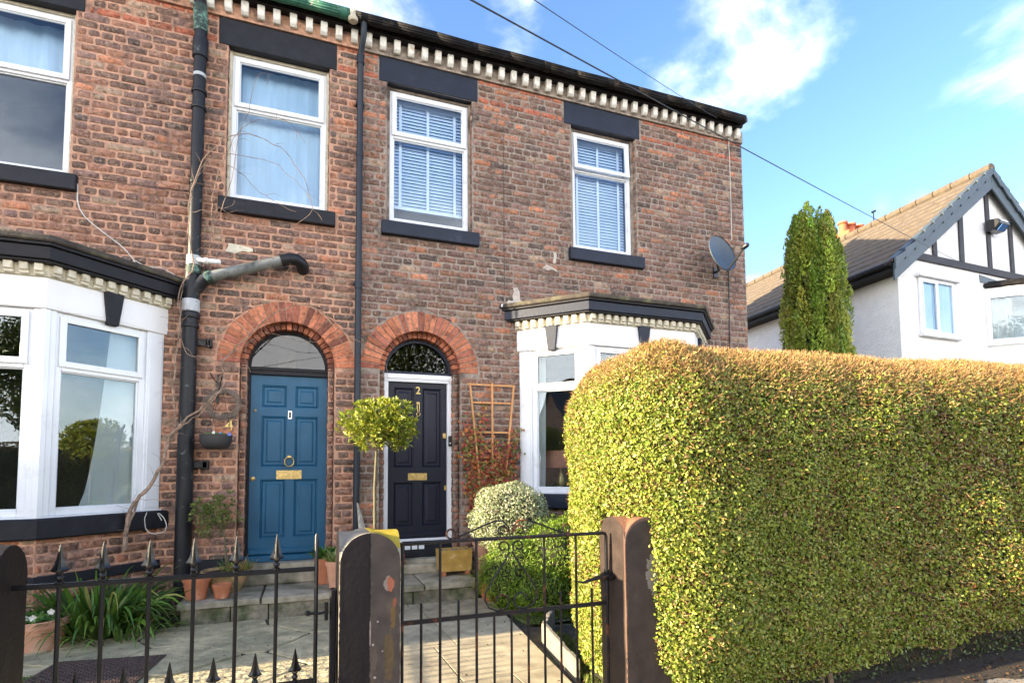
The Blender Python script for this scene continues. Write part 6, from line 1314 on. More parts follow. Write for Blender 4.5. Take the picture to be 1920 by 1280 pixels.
# ---------------------------------------------------------------- bare climber on the left house
vo = empty('bare_climber', (-1.5, 6.55, -0.15), 'leafless twining climber rising from the left bed across the wall and over the blue door', 'climbing plant')
g = np.random.default_rng(55)
def wob(pts, sd=0.008, sub=3):
    P = [np.array(p, float) for p in pts]; out = []
    for i in range(len(P)-1):
        p0, p1, p2, p3 = P[max(i-1, 0)], P[i], P[i+1], P[min(i+2, len(P)-1)]
        for s in range(sub):
            t = s/sub; out.append(0.5*((2*p1)+(-p0+p2)*t+(2*p0-5*p1+4*p2-p3)*t*t+(-p0+3*p1-3*p2+p3)*t**3)+g.normal(0, sd, 3)*np.array((1, .6, 1)))
    out.append(P[-1]); return out
def stem(pts, r0, r1, m='vine', twg=6, sd=0.006, nm='stem', tw_len=0.18):
    Q = wob(pts, sd); mb = MB(); n = len(Q); mb.tube(Q, [r0+(r1-r0)*i/(n-1) for i in range(n)], 7)
    for k in range(twg):
        i = g.integers(1, n-1); d = Q[i]-Q[i-1]; d /= np.linalg.norm(d)+1e-6; s = np.array((-d[2], g.normal(0, .2), d[0]))*g.choice([-1, 1]); p = Q[i].copy(); tp_ = [p.copy()]; v_ = d*0.6+s
        for q in range(5): v_ = v_+g.normal(0, 0.28, 3)*np.array((1, .3, 1))+np.array((0, 0, -0.06)); v_ /= np.linalg.norm(v_); p = p+v_*tw_len*g.uniform(.5, 1)/4; p[1] = min(p[1], 6.66); tp_.append(p.copy())
        mb.tube(tp_, [0.0022, 0.0020, 0.0018, 0.0015, 0.0012, 0.0009], 4)
    return mb.build(nm, M[m], vo, smooth=True)
stem([(-1.584,6.35,0.523),(-1.574,6.35,0.749),(-1.510,6.35,0.950),(-1.426,6.35,1.065),(-1.324,6.35,1.255),(-1.266,6.35,1.464),(-1.216,6.35,1.622),(-1.136,6.35,1.729)], 0.020, 0.014, twg=8, nm='trunk')
stem([(-1.569,6.36,0.521),(-1.543,6.36,0.798),(-1.471,6.36,1.025),(-1.368,6.36,1.152),(-1.297,6.36,1.333),(-1.235,6.36,1.564),(-1.165,6.36,1.703),(-1.115,6.36,1.768)], 0.011, 0.009, twg=2, nm='trunk')
stem([(-1.162,6.45,1.710),(-1.131,6.45,1.775),(-1.033,6.45,1.865),(-0.949,6.45,1.944),(-0.887,6.45,2.007),(-0.787,6.45,2.139),(-0.774,6.45,2.229),(-0.801,6.45,2.339),(-0.764,6.45,2.437),(-0.626,6.45,2.610),(-0.536,6.45,2.708),(-0.400,6.45,2.869),(-0.254,6.45,2.981),(-0.137,6.45,3.039),(0.048,6.45,3.075),(0.200,6.45,2.969),(0.383,6.45,2.816),(0.675,6.45,2.643)], 0.011, 0.004, twg=12)
stem([(-1.180,6.45,1.683),(-1.098,6.45,1.765),(-0.976,6.45,1.867),(-0.910,6.45,1.951),(-0.825,6.45,2.076),(-0.777,6.45,2.150)], 0.008, 0.006, twg=3)
stem([(-1.209,6.5,1.713),(-1.241,6.5,2.038),(-1.239,6.5,2.312),(-1.213,6.5,2.589),(-1.200,6.5,2.812),(-1.220,6.5,3.033),(-1.187,6.5,3.216),(-1.126,6.5,3.313),(-1.099,6.5,3.412),(-1.140,6.5,3.663),(-1.162,6.5,3.945),(-1.138,6.5,4.178)], 0.008, 0.005, twg=5)
stem([(-1.177,6.5,3.234),(-1.206,6.5,2.867),(-1.180,6.5,2.591),(-1.124,6.5,2.473),(-1.027,6.5,2.446),(-0.930,6.5,2.497)], 0.004, 0.003, twg=3)
stem([(-1.138,6.5,4.178),(-1.029,6.5,4.545),(-0.897,6.5,4.748),(-0.766,6.5,4.863),(-0.590,6.5,4.924),(-0.413,6.5,4.870),(-0.226,6.5,4.791),(-0.096,6.5,4.607),(-0.011,6.5,4.487),(0.031,6.5,4.310),(0.056,6.5,4.172),(-0.071,6.5,4.018),(-0.130,6.5,3.918)], 0.0055, 0.0022, twg=6)
stem([(-1.097,6.5,4.300),(-1.045,6.5,4.414),(-0.914,6.5,4.614),(-0.648,6.5,4.666),(-0.366,6.5,4.648),(-0.200,6.5,4.545),(-0.032,6.5,4.391),(0.032,6.5,4.285)], 0.004, 0.002, twg=5)
stem([(-1.129,6.5,4.180),(-0.989,6.5,4.553),(-0.800,6.5,4.524),(-0.643,6.5,4.441),(-0.482,6.5,4.290),(-0.320,6.5,4.203),(-0.111,6.5,4.127)], 0.004, 0.002, twg=4)
stem([(-0.898,6.5,3.916),(-0.837,6.5,4.112),(-0.756,6.5,4.379),(-0.709,6.5,4.834),(-0.616,6.5,5.166),(-0.544,6.5,5.549),(-0.465,6.5,5.660),(-0.384,6.5,5.656)], 0.004, 0.0015, twg=5)
stem([(-0.938,6.5,3.910),(-0.881,6.5,4.047),(-0.747,6.5,3.980),(-0.647,6.5,3.866),(-0.566,6.5,3.742)], 0.004, 0.002, twg=3)
stem([(-0.915,6.5,3.752),(-0.935,6.5,3.980),(-0.926,6.5,4.237),(-0.856,6.5,4.514),(-0.670,6.5,4.974),(-0.417,6.5,5.119),(-0.171,6.5,5.129),(-0.017,6.5,4.926)], 0.004, 0.002, twg=4)
stem([(-1.123,6.5,3.951),(-1.000,6.5,3.999),(-0.932,6.5,3.865),(-0.955,6.5,3.573),(-1.011,6.5,3.395)], 0.004, 0.002, twg=4)
stem([(-1.662,6.64,6.256),(-1.570,6.64,5.925),(-1.508,6.64,5.644),(-1.417,6.64,5.192),(-1.356,6.64,4.793),(-1.270,6.64,4.516),(-1.195,6.64,4.324)], 0.0035, 0.003, twg=6)
stem([(-1.555,6.64,6.288),(-1.469,6.64,6.013),(-1.381,6.64,5.707),(-1.258,6.64,5.408)], 0.003, 0.002, twg=4)
stem([(-1.493,6.64,5.116),(-1.464,6.64,4.770),(-1.468,6.64,4.420),(-1.480,6.64,3.957),(-1.502,6.64,3.725)], 0.003, 0.002, twg=5, tw_len=0.12)
stem([(0.048,6.64,3.251),(0.144,6.64,3.360),(0.305,6.64,3.472),(0.554,6.64,3.557),(0.748,6.64,3.625),(1.125,6.64,3.572),(1.385,6.64,3.436)], 0.005, 0.002, twg=3)
stem([(-0.480,6.52,3.555),(-0.372,6.52,3.479),(-0.247,6.52,3.411),(-0.071,6.52,3.305),(0.154,6.52,3.177)], 0.003, 0.002, twg=3)
stem([(0.050,6.62,3.123),(0.216,6.62,3.028),(0.293,6.62,2.911),(0.394,6.62,2.733),(0.466,6.62,2.615),(0.560,6.62,2.733),(0.617,6.62,3.001),(0.580,6.62,3.092),(0.449,6.62,3.143)], 0.004, 0.002, twg=7)
stem([(0.510,6.62,2.929),(0.692,6.62,2.755),(0.845,6.62,2.608),(0.914,6.62,2.454),(0.902,6.62,2.359)], 0.003, 0.0015, twg=3, tw_len=0.08)
stem([(-0.944,6.62,2.406),(-0.754,6.62,2.504),(-0.549,6.62,2.664),(-0.392,6.62,2.782),(-0.062,6.62,2.700),(0.232,6.62,2.721)], 0.003, 0.002, twg=6)
stem([(-0.542,6.62,2.314),(-0.599,6.62,2.544),(-0.526,6.62,2.842),(-0.289,6.62,3.102),(-0.153,6.62,3.176)], 0.003, 0.0015, twg=4)
stem([(-0.834,6.62,3.812),(-0.906,6.62,3.567),(-0.865,6.62,3.337),(-0.930,6.62,3.097),(-0.890,6.62,2.870),(-0.960,6.62,2.634),(-0.904,6.62,2.409)], 0.003, 0.002, twg=6)
stem([(-1.301,6.64,3.294),(-1.275,6.64,2.841),(-1.289,6.64,2.277),(-1.260,6.64,1.944)], 0.003, 0.002, twg=2)
# cables
def cable(name, pts, r, m, label, cat='cable'):
    mb = MB(); mb.tube([tuple(p) for p in wob(pts, 0.0015, 4)], r, 6); return tag(mb.build(name, M[m], None, smooth=True, loc=tuple(pts[0])), label, cat)
cable('television_cable', [(-2.174,6.68,4.171),(-2.162,6.68,3.951),(-2.077,6.68,3.814),(-1.913,6.68,3.682),(-1.762,6.68,3.563),(-1.664,6.68,3.435),(-1.628,6.68,3.354)], 0.006, 'cable_white', 'loose white cable drooping down the brick wall from the left upstairs sill')
cable('loose_cable', [(-1.650,6.66,3.440),(-1.549,6.66,3.385),(-1.429,6.66,3.388),(-1.321,6.66,3.344),(-1.251,6.66,3.295)], 0.004, 'cable_white', 'short pale cable end looping to the soil pipe above the left bay roof')
cable('wire_coil', [(-1.444,6.52,0.860),(-1.459,6.52,0.755),(-1.430,6.52,0.670),(-1.361,6.52,0.646),(-1.288,6.52,0.669),(-1.271,6.52,0.737),(-1.305,6.52,0.813),(-1.348,6.52,0.846),(-1.314,6.52,0.776)], 0.004, 'cable_white', 'thin pale wire loop hanging off the end of the left bay sill')
cable('dish_cable', [(6.073,6.66,6.731),(6.109,6.66,6.343),(6.116,6.66,5.747),(6.112,6.66,5.154),(6.104,6.66,4.733)], 0.0045, 'cable_white', 'pale cable hanging from the gutter down to the satellite dish')
cable('wall_cable', [(6.044,6.68,4.315),(6.034,6.68,3.817),(6.017,6.68,3.159),(5.990,6.68,2.508)], 0.008, 'cable_black', 'black cable running down the wall below the satellite dish')
cable('thin_wall_cable', [(2.404,6.685,5.776),(2.407,6.685,5.087),(2.408,6.685,4.229),(2.410,6.685,3.559),(2.379,6.685,3.366)], 0.003, 'cable_black', 'thin dark cable running straight down the wall between the navy trimmed windows')
cable('sill_cable', [(-2.160,6.685,4.243),(-1.840,6.685,4.244),(-1.459,6.685,4.259),(-1.211,6.685,4.266)], 0.003, 'cable_black', 'thin black cable crossing the bricks level with the left upstairs sill')
# overhead wires
def span(a, b, sag, n=24): return [tuple(Vector(a).lerp(Vector(b), i/n)-Vector((0, 0, sag*4*(i/n)*(1-i/n)))) for i in range(n+1)]
A_ = Vector([(0.946,2.6,3.690)][0]); B_ = Vector([(13.784,8.02,5.822)][0]); A2_ = A_+(A_-B_)*0.9
mb = MB(); mb.tube(span(A2_, B_, 0.10), 0.0045, 6); tag(mb.build('overhead_wire', M['cable_black'], None, smooth=True, loc=tuple(B_)), 'thick overhead wire passing the terrace corner to the white gabled house', 'wire', 'overhead wires')
A_ = Vector([(1.237,2.6,3.778)][0]); B_ = Vector([(5.631,6.35,6.375)][0]); A2_ = A_+(A_-B_)*1.2
mb = MB(); mb.tube(span(A2_, B_, 0.08), 0.0025, 6); tag(mb.build('overhead_wire', M['cable_black'], None, smooth=True, loc=tuple(B_)), 'thinner overhead wire ending at the terrace gutter above the satellite dish', 'wire', 'overhead wires')
# ---------------------------------------------------------------- wreath, basket, dish, alarm
wr = empty('wreath', (-0.805, 6.63, 1.975), 'round grey twig wreath hanging on the wall left of the blue door', 'wreath'); mb = MB(); g = np.random.default_rng(65)
for k in range(20):
    ph = g.uniform(0, 6.28); rr = 0.145+g.normal(0, 0.012); pts = []
    for i in range(22): a = ph+i*0.30; pts.append((-0.805+(rr+0.012*math.sin(a*3+k))*math.cos(a), 6.63+0.012*math.sin(a*5+k*2), 1.975+(rr+0.012*math.cos(a*4+k))*math.sin(a)))
    mb.tube(pts, 0.0020, 4)
for k in range(60): a = g.uniform(0, 6.28); p = np.array((-0.805+0.145*math.cos(a), 6.62, 1.975+0.145*math.sin(a))); d = g.normal(0, 1, 3)*np.array((1, .4, 1)); d /= np.linalg.norm(d); mb.tube([p, p+d*0.06], [0.002, 0.001], 4)
mb.build('twigs', M['wreath'], wr)
hb = empty('basket_bracket', (-0.86, 6.69, 2.1), 'black iron wall bracket above the wreath', 'bracket'); mb = MB(); mb.box(-0.875, -0.855, 6.675, 6.695, 1.98, 2.30); mb.tube([(-0.865, 6.68, 2.28), (-0.83, 6.60, 2.29), (-0.80, 6.50, 2.27), (-0.80, 6.47, 2.24), (-0.805, 6.48, 2.20)], 0.006, 6); mb.tube([(-0.865, 6.68, 2.02), (-0.84, 6.62, 2.12), (-0.81, 6.52, 2.24)], 0.005, 6); mb.tube([(-0.865, 6.67, 2.2), (-0.9, 6.62, 2.24), (-0.93, 6.6, 2.30)], 0.005, 6); mb.build('bracket_arm', M['iron'], hb, smooth=True)
ba = empty('hanging_basket', (-0.845, 6.50, 1.50), 'charcoal plastic hanging bowl of small flowers left of the blue door', 'hanging basket')
mb = MB(); mb.lathe([(0.001, 1.488), (0.09, 1.49), (0.125, 1.515), (0.148, 1.56), (0.152, 1.625), (0.157, 1.628), (0.157, 1.636), (0.145, 1.636), (0.142, 1.61)], (-0.845, 6.50, 0), 36); mb.build('bowl', M['basket'], ba, smooth=True)
mb = MB()
for a in (0.3, 2.4, 4.5): mb.tube([(-0.845+0.15*math.cos(a), 6.5+0.15*math.sin(a), 1.63), (-0.81, 6.48, 2.19)], 0.002, 4)
mb.build('hanger', M['iron'], ba)
P, N, r_ = blob(800, (-0.845, 6.50, 1.625), (0.135, 0.135, 0.035), 66, bottom=-0.1); V, Fc, C = leaves(P, N, 0.022, pick([(0.08,0.18,0.03), (0.14,0.26,0.05)], [1, 1], len(P), 3), aspect=0.6, seed=3); np_mesh('plants', V, Fc, C, M['leaf'], ba)
flower((-0.85, 6.37, 1.655), M['petal_white'], ba, 0.014); flower((-0.71, 6.40, 1.64), M['petal_blue'], ba, 0.016); flower((-0.79, 6.38, 1.65), M['petal_blue'], ba, 0.010)
ds = empty('satellite_dish', (5.80, 6.62, 4.25), 'slate grey satellite dish on the brick wall by the end corner', 'satellite dish')
dc = Vector((5.66, 6.36, 4.36)); dn = Vector((0.15, -0.95, 0.25)).normalized(); du = dn.cross(Vector((0, 0, 1))).normalized(); dv = du.cross(dn)
mb = MB(); n = 32
rings = [(0.001, 0.0), (0.1, 0.008), (0.2, 0.032), (0.27, 0.058), (0.285, 0.062), (0.285, 0.072)]
rings = [(r*0.92, h) for r, h in rings]
for side in (0, 1):
    base = len(mb.v)
    for r, h in rings:
        for k in range(n): a = 2*math.pi*k/n; p = dc+du*(r*math.cos(a))+dv*(r*1.1*math.sin(a))+dn*(h-0.006*side-0.07); mb.v.append(tuple(p))
    for i in range(len(rings)-1):
        for k in range(n): mb.f.append((base+i*n+k, base+i*n+(k+1) % n, base+(i+1)*n+(k+1) % n, base+(i+1)*n+k)); mb.m.append(0)
mb.build('reflector', M['dish'], ds, smooth=True)
arm0 = dc-dv*0.30-dn*0.03; arm1 = dc-dv*0.13+dn*0.34
mb = MB(); mb.tube([arm0, arm0.lerp(arm1, .5)-dv*0.01, arm1], 0.013, 8); mb.build('feed_arm', M['black_plastic'], ds)
mb = MB(); mb.tube([arm1-dn*0.02, arm1+dn*0.05-dv*0.0, arm1+dn*0.07], [0.034, 0.034, 0.022], 12); mb.tube([arm1-dn*0.05, arm1-dn*0.02], [0.02, 0.026], 12); mb.build('receiver', M['black_plastic'], ds, smooth=True)
mb = MB(); mb.tube([dc-dn*0.075, dc-dn*0.13, (5.79, 6.60, 4.20), (5.80, 6.69, 4.20)], 0.02, 8); mb.box(5.76, 5.84, 6.675, 6.698, 4.12, 4.28); mb.build('wall_mount', M['black_plastic'], ds)
# ================================================================= WHITE GABLED HOUSE
wo = np.array((11.4, 8.0)); wf = np.array((math.sin(R(88)), math.cos(R(88)))); wsd = np.array((math.sin(R(5.6)), math.cos(R(5.6))))
def WT(p):   # (s along front, v towards the street, z)
    q = wo+wf*p[0]+np.array((wf[1], -wf[0]))*p[1]; return (q[0], q[1], p[2])
def WS(p):   # (s along front, d back along the side walls, z)
    q = wo+wf*p[0]+wsd*p[1]; return (q[0], q[1], p[2])
wh = empty('gabled_house', WT((3.6, 0, 0)), 'white roughcast house with black timbered gable beyond the hedge', 'house')
SA, SB, SC_ = 0.315, 3.59, 6.87; ZE, ZR = 5.68, 8.10; slope = (ZR-ZE)/(SB-SA)
mb = MB(); D_ = 15.0
mb.add([WS((SA, 0, -0.3)), WS((SC_, 0, -0.3)), WS((SC_, 0, ZE)), WS((SB, 0, ZR-0.05)), WS((SA, 0, ZE)), WS((SA, D_, -0.3)), WS((SC_, D_, -0.3)), WS((SC_, D_, ZE)), WS((SB, D_, ZR-0.05)), WS((SA, D_, ZE))], [(0, 1, 2, 3, 4), (5, 9, 8, 7, 6), (0, 4, 9, 5), (1, 6, 7, 2)])
mb.build('wall', M['render_white'], wh)
def roof_side(sgn):
    mb = MB(); rows = 11; ov = 0.32; Ls = (SB-SA)+ov
    for r in range(rows):
        t0, t1 = r/rows, (r+1)/rows; s0 = -ov+Ls*t0; s1 = -ov+Ls*t1+0.03
        z0 = ZE+slope*s0; z1 = ZE+slope*s1
        ncol = 50
        for c in range(ncol):
            d0 = -0.14+(D_+0.3)*c/ncol; d1 = -0.14+(D_+0.3)*(c+1)/ncol-0.006
            X = (lambda s: SA+s) if sgn > 0 else (lambda s: SC_-s)
            q = [(X(s0), d0, z0+0.09), (X(s0), d1, z0+0.09), (X(s1), d1, z1+0.055), (X(s1), d0, z1+0.055), (X(s0), d0, z0+0.055), (X(s0), d1, z0+0.055)]
            mb.add([WS(p) for p in q], [(0, 3, 2, 1) if sgn > 0 else (0, 1, 2, 3), (0, 1, 5, 4), (0, 4, 3)])
    X = (lambda s: SA+s) if sgn > 0 else (lambda s: SC_-s)
    q = [(X(-ov), -0.14, ZE-slope*ov+0.05), (X(-ov), D_+.1, ZE-slope*ov+0.05), (X(SB-SA), D_+.1, ZR+0.05), (X(SB-SA), -0.14, ZR+0.05)]; mb.add([WS(p) for p in q], [(0, 1, 2, 3)])
    return mb.build('roof', M['roof_tile'], wh)
rl = roof_side(1); rr_ = roof_side(-1)
mb = MB()
for i in range(34): d0 = -0.2+i*0.45; mb.tube([WS((SB, d0, ZR+0.10)), WS((SB, d0+0.43, ZR+0.10))], [0.105, 0.098], 12)
mb.build('ridge_tile', M['roof_tile'], rl, smooth=True)
# interlocking verge tiles climbing each slope, with the bargeboard under them
for sgn in (1, -1):
    X = (lambda s: SA+s) if sgn > 0 else (lambda s: SC_-s)
    for i in range(11):
        s0 = -0.36+i*0.333; s1 = s0+0.345; z0, z1 = ZE+slope*s0, ZE+slope*s1
        mb = MB(); vs = [(X(s0), z0-0.10), (X(s1), z1-0.05), (X(s1), z1+0.085), (X(s0), z0+0.15)]
        mb.add([WT((a, 0.17, b)) for a, b in vs]+[WT((a, 0.20+0.012, b)) for a, b in vs], [(0, 1, 2, 3), (7, 6, 5, 4), (3, 2, 6, 7), (0, 4, 5, 1), (0, 3, 7, 4), (1, 5, 6, 2)])
        mb.add([WT((a, b, c)) for a, b, c in ((X(s0), 0.20, z0+0.145), (X(s1), 0.20, z1+0.12), (X(s1), 0.05, z1+0.12), (X(s0), 0.05, z0+0.145))], [(0, 1, 2, 3)])
        mb.build('verge_tile', M['barge'], rl if sgn > 0 else rr_, bevel=0.01)
    mb = MB(); a, b = -0.34, SB-SA+0.0
    vs = [(X(a), ZE+slope*a-0.34), (X(b), ZR-0.38), (X(b), ZR+0.02), (X(a), ZE+slope*a+0.02)]
    mb.add([WT((p, 0.13, q)) for p, q in vs]+[WT((p, 0.165, q)) for p, q in vs], [(0, 1, 2, 3), (7, 6, 5, 4), (3, 2, 6, 7), (0, 4, 5, 1), (0, 3, 7, 4), (1, 5, 6, 2)]); mb.build('bargeboard', M['barge'], wh)
    mb = MB(); mb.add([WT((X(a), 0.13, ZE+slope*a-0.02)), WT((X(b), 0.13, ZR-0.02)), WT((X(b), 0.0, ZR-0.02)), WT((X(a), 0.0, ZE+slope*a-0.02))], [(0, 1, 2, 3)]); mb.build('soffit', M['timber_dark'], wh)
mb = MB(); mb.box(SA+0.08, SC_-0.08, 0.002, 0.045, 5.70, 5.87, T=WT); mb.build('beam', M['timber_dark'], wh, bevel=0.01)
for s, w_ in ((1.58, .15), (2.55, .16), (3.62, .14), (4.52, .15), (5.5, .15), (6.2, .14)):
    zt = min(ZE+slope*(s-SA), ZE+slope*(SC_-s))-0.30; mb = MB(); e_ = random.uniform(-.02, .02)
    mb.box(s-w_/2, s+w_/2, 0.002, 0.038, 5.872, zt, T=WT); mb.v = [(x+e_*(z-5.87), y, z) for x, y, z in mb.v]; mb.build('post', M['timber_dark'], wh, bevel=0.008)
# window of the upper floor
fr = window_unit(wh, WT((0.97, 0.0, 0))[:2], WT((2.13, 0.0, 0))[:2], 4.10, 5.32, 5.2) if False else None
mb = MB(); zz = (4.10, 5.32); mb.box(0.95, 1.02, 0.004, 0.05, *zz, T=WT); mb.box(2.08, 2.15, 0.004, 0.05, *zz, T=WT); mb.box(1.02, 2.08, 0.004, 0.05, 4.10, 4.17, T=WT); mb.box(1.02, 2.08, 0.004, 0.05, 5.25, 5.32, T=WT); mb.box(1.50, 1.58, 0.004, 0.05, 4.17, 5.25, T=WT); mb.box(1.02, 1.05, 0.05, 0.065, 4.17, 5.25, T=WT); mb.box(1.47, 1.50, 0.05, 0.065, 4.17, 5.25, T=WT); mb.box(1.05, 1.47, 0.05, 0.065, 4.17, 4.20, T=WT); mb.box(1.05, 1.47, 0.05, 0.065, 5.22, 5.25, T=WT)
ww = mb.build('window', M['upvc'], wh, bevel=0.006)
mb = MB(); mb.box(1.02, 1.50, 0.012, 0.018, 4.17, 5.25, T=WT); mb.build('pane', M['glass_up'], ww); mb = MB(); mb.box(1.58, 2.08, 0.012, 0.018, 4.17, 5.25, T=WT); mb.build('pane', M['glass_up'], ww)
mb = MB(); mb.box(0.97, 2.13, 0.002, 0.006, 4.12, 5.3, T=WT); mb.build('net_curtain', M['paleblind'], ww)
mb = MB(); mb.prism([(0.86, 5.325), (2.29, 5.325), (2.29, 5.36), (2.2, 5.43), (0.95, 5.43), (0.86, 5.36)], 0.002, 0.12, T=lambda p: WT((p[0], p[2], p[1]))); mb.build('hood', M['render_white'], ww, bevel=0.012)
mb = MB(); mb.box(0.90, 2.27, 0.002, 0.11, 4.03, 4.095, T=WT); mb.build('sill', M['panel_white'], ww, bevel=0.01)
# canted bay on the front
Pb = [(3.38, 0.0), (3.95, 0.62), (5.55, 0.62), (6.12, 0.0)]
mb = MB(); mb.prism(Pb, -0.3, 4.05, T=lambda p: WT((p[0], p[1], p[2]))); mb.prism(Pb, 5.22, 5.36, T=lambda p: WT((p[0], p[1], p[2]))); wb = mb.build('bay', M['render_white'], wh, bevel=0.01)
for i in range(3):
    a, b = WT((*Pb[i], 0))[:2], WT((*Pb[i+1], 0))[:2]; T, L = frame_T(a, b); mb = MB()
    for q in ((0, .09), (L-.09, L)): mb.box(q[0], q[1], -0.06, 0.02 if i == 1 else 0.018, 4.055, 5.215, T=T)
    mb.box(.09, L-.09, -0.06, 0.018, 4.055, 4.16, T=T); mb.box(.09, L-.09, -0.06, 0.018, 5.11, 5.215, T=T); mb.build('bay_frame', M['upvc'], wb, bevel=0.006)
    mb = MB(); mb.box(.09, L-.09, -0.03, -0.024, 4.16, 5.11, T=T); mb.build('pane', M['glass'], wb)
    if i < 2:
        mb = MB(); n = 20; e_ = 0.62 if i == 0 else 0.3
        for k in range(n): u0, u1 = .09+(L-.18)*e_*k/n, .09+(L-.18)*e_*(k+1)/n; mb.add([T((u0, -0.10-0.02*math.sin(k*1.7), 4.12)), T((u1, -0.10-0.02*math.sin((k+1)*1.7), 4.12)), T((u1, -0.10-0.02*math.sin((k+1)*1.7), 5.14)), T((u0, -0.10-0.02*math.sin(k*1.7), 5.14))], [(0, 1, 2, 3)])
        mb.build('bay_curtain', M['curtain'], wb, smooth=True)
mb = MB(); mb.prism([(3.3, 0.004), (3.95, 0.70), (5.55, 0.70), (6.2, 0.004)], 5.365, 5.47, T=WT); mb.prism([(3.45, 0.004), (4.0, 0.58), (5.5, 0.58), (6.05, 0.004)], 5.472, 5.53, T=WT); mb.build('bay_roof', M['gutter'], wb, bevel=0.02)
mb = MB(); mb.prism([(3.32, 0.002), (3.95, 0.66), (5.55, 0.66), (6.18, 0.002)], 4.0, 4.06, T=WT); mb.build('bay_sill', M['panel_white'], wb, bevel=0.01)
mb = MB(); mb.prism([(3.2, 5.48), (4.5, 5.48), (4.4, 5.56), (3.18, 5.66)], 0.002, 0.012, T=lambda p: WT((p[0], p[2], p[1]))); mb.build('lead_flashing', M['barge'], wh)
# side gutter
mb = MB(); mb.tube([WS((SA-0.36, -0.12, ZE-slope*0.32+0.0)), WS((SA-0.36, D_, ZE-slope*0.32+0.0))], 0.065, 10); mb.build('gutter', M['gutter'], wh, smooth=True)
mb = MB(); mb.add([WS((SA-0.34, -0.1, ZE-slope*.32+.03)), WS((SA-0.34, D_, ZE-slope*.32+.03)), WS((SA-0.34, D_, ZE-slope*.32-.14)), WS((SA-0.34, -0.1, ZE-slope*.32-.14)), WS((SA+0.01, -0.1, ZE-slope*.32-.14)), WS((SA+0.01, D_, ZE-slope*.32-.14))], [(0, 1, 2, 3), (3, 2, 5, 4)]); mb.build('eaves_board', M['gutter'], wh)
ch = MB(); c_ = WS((SB+0.75, 4.3, 0)); ch.box(c_[0]-0.55, c_[0]+0.55, c_[1]-0.35, c_[1]+0.35, 7.3, 8.55); chs = ch.build('chimney', M['chimney_clay'], wh, bevel=0.02)
for dxx in (-0.36, 0.0, 0.36):
    mb = MB(); mb.lathe([(0.15, 8.55), (0.12, 8.62), (0.11, 8.85), (0.145, 8.87), (0.145, 8.93), (0.11, 8.94), (0.10, 8.80)], (c_[0]+dxx, c_[1], 0), 20); mb.build('chimney_pot', M['chimney_clay'], chs, smooth=True)
mb = MB(); c_ = WS((SB+0.1, 3.0, 0)); mb.tube([(c_[0], c_[1], 8.2), (c_[0], c_[1], 8.62)], 0.02, 6); mb.tube([(c_[0]-0.05, c_[1], 8.6), (c_[0]+0.08, c_[1], 8.66)], 0.035, 6); mb.build('aerial', M['black_plastic'], wh)
ab = empty('alarm_box', WT((3.66, 0.05, 6.8)), 'dark floodlight box with a blue lens on the timbered gable', 'alarm box')
mb = MB(); pr = [(0.042, 6.70), (0.042, 6.98), (0.30, 6.93), (0.34, 6.83), (0.22, 6.70)]; mb.prism(pr, 3.46, 3.88, T=lambda p: WT((p[2], p[0], p[1]))); mb.build('box_body', M['black_plastic'], ab, bevel=0.015)
M['lens'] = mat('blue_lens', (0.05,0.13,0.30), rough=0.15, var=0.05); mb = MB(); mb.prism([(0.23, 6.695), (0.335, 6.80), (0.345, 6.79), (0.24, 6.68)], 3.55, 3.79, T=lambda p: WT((p[2], p[0], p[1]))); mb.build('lens', M['lens'], ab)
mb = MB(); mb.add([WT((3.53, 0.305, 6.925)), WT((3.81, 0.305, 6.925)), WT((3.81, 0.335, 6.865)), WT((3.53, 0.335, 6.865))], [(0, 1, 2, 3)]); mb.build('label_plate', M['upvc'], ab)
# ================================================================= CYPRESS
cy = empty('cypress', (9.75, 8.35, -0.2), 'tall narrow yew column of upright plumes between the terrace and the white house', 'tree')
mb = MB(); mb.tube([(9.75, 8.35, -0.25), (9.75, 8.35, 2.0), (9.70, 8.35, 5.2)], [0.16, 0.12, 0.03], 10); mb.build('trunk', M['twig'], cy, smooth=True)
g = np.random.default_rng(101); Ps = []; Ds = []; Cs = []
CT = 6.55
def cyr(z):   # half width of the column at height z
    return float(np.interp(z, [0, 1, 3, 4.2, 5.0, 5.7, 6.2, 6.7], [0.50, 0.60, 0.64, 0.63, 0.58, 0.50, 0.42, 0.30]))
plumes = []
for i in range(480):
    z0 = g.uniform(-0.1, 5.75); a = g.uniform(0, 2*math.pi); rr = cyr(z0+0.4)*math.sqrt(g.uniform(0.05, 0.92)); L = g.uniform(0.55, 1.2); top = z0+L
    if top > CT-0.1: L = max(0.3, CT-0.1-z0)
    b = np.array((9.75+rr*math.cos(a), 8.35+rr*math.sin(a), z0)); rt = cyr(z0+L)*g.uniform(0.7, 1.02); t_ = np.array((9.75+rt*math.cos(a), 8.35+rt*math.sin(a), z0+L)); plumes.append((b, t_, g.uniform(0.09, 0.15)))
for (tx, tz) in ((9.58, 6.66), (9.72, 6.62), (9.46, 6.50), (9.64, 6.72), (9.95, 6.30), (10.12, 5.9)):
    plumes.append((np.array((tx, 8.35+g.normal(0, .1), tz-1.0)), np.array((tx, 8.35, tz)), 0.15))
tone = pick([(0.25,0.33,0.04), (0.33,0.38,0.055), (0.17,0.25,0.035), (0.40,0.42,0.07)], [3, 2.5, 2, 1.2], len(plumes), 5, jit=0.18)
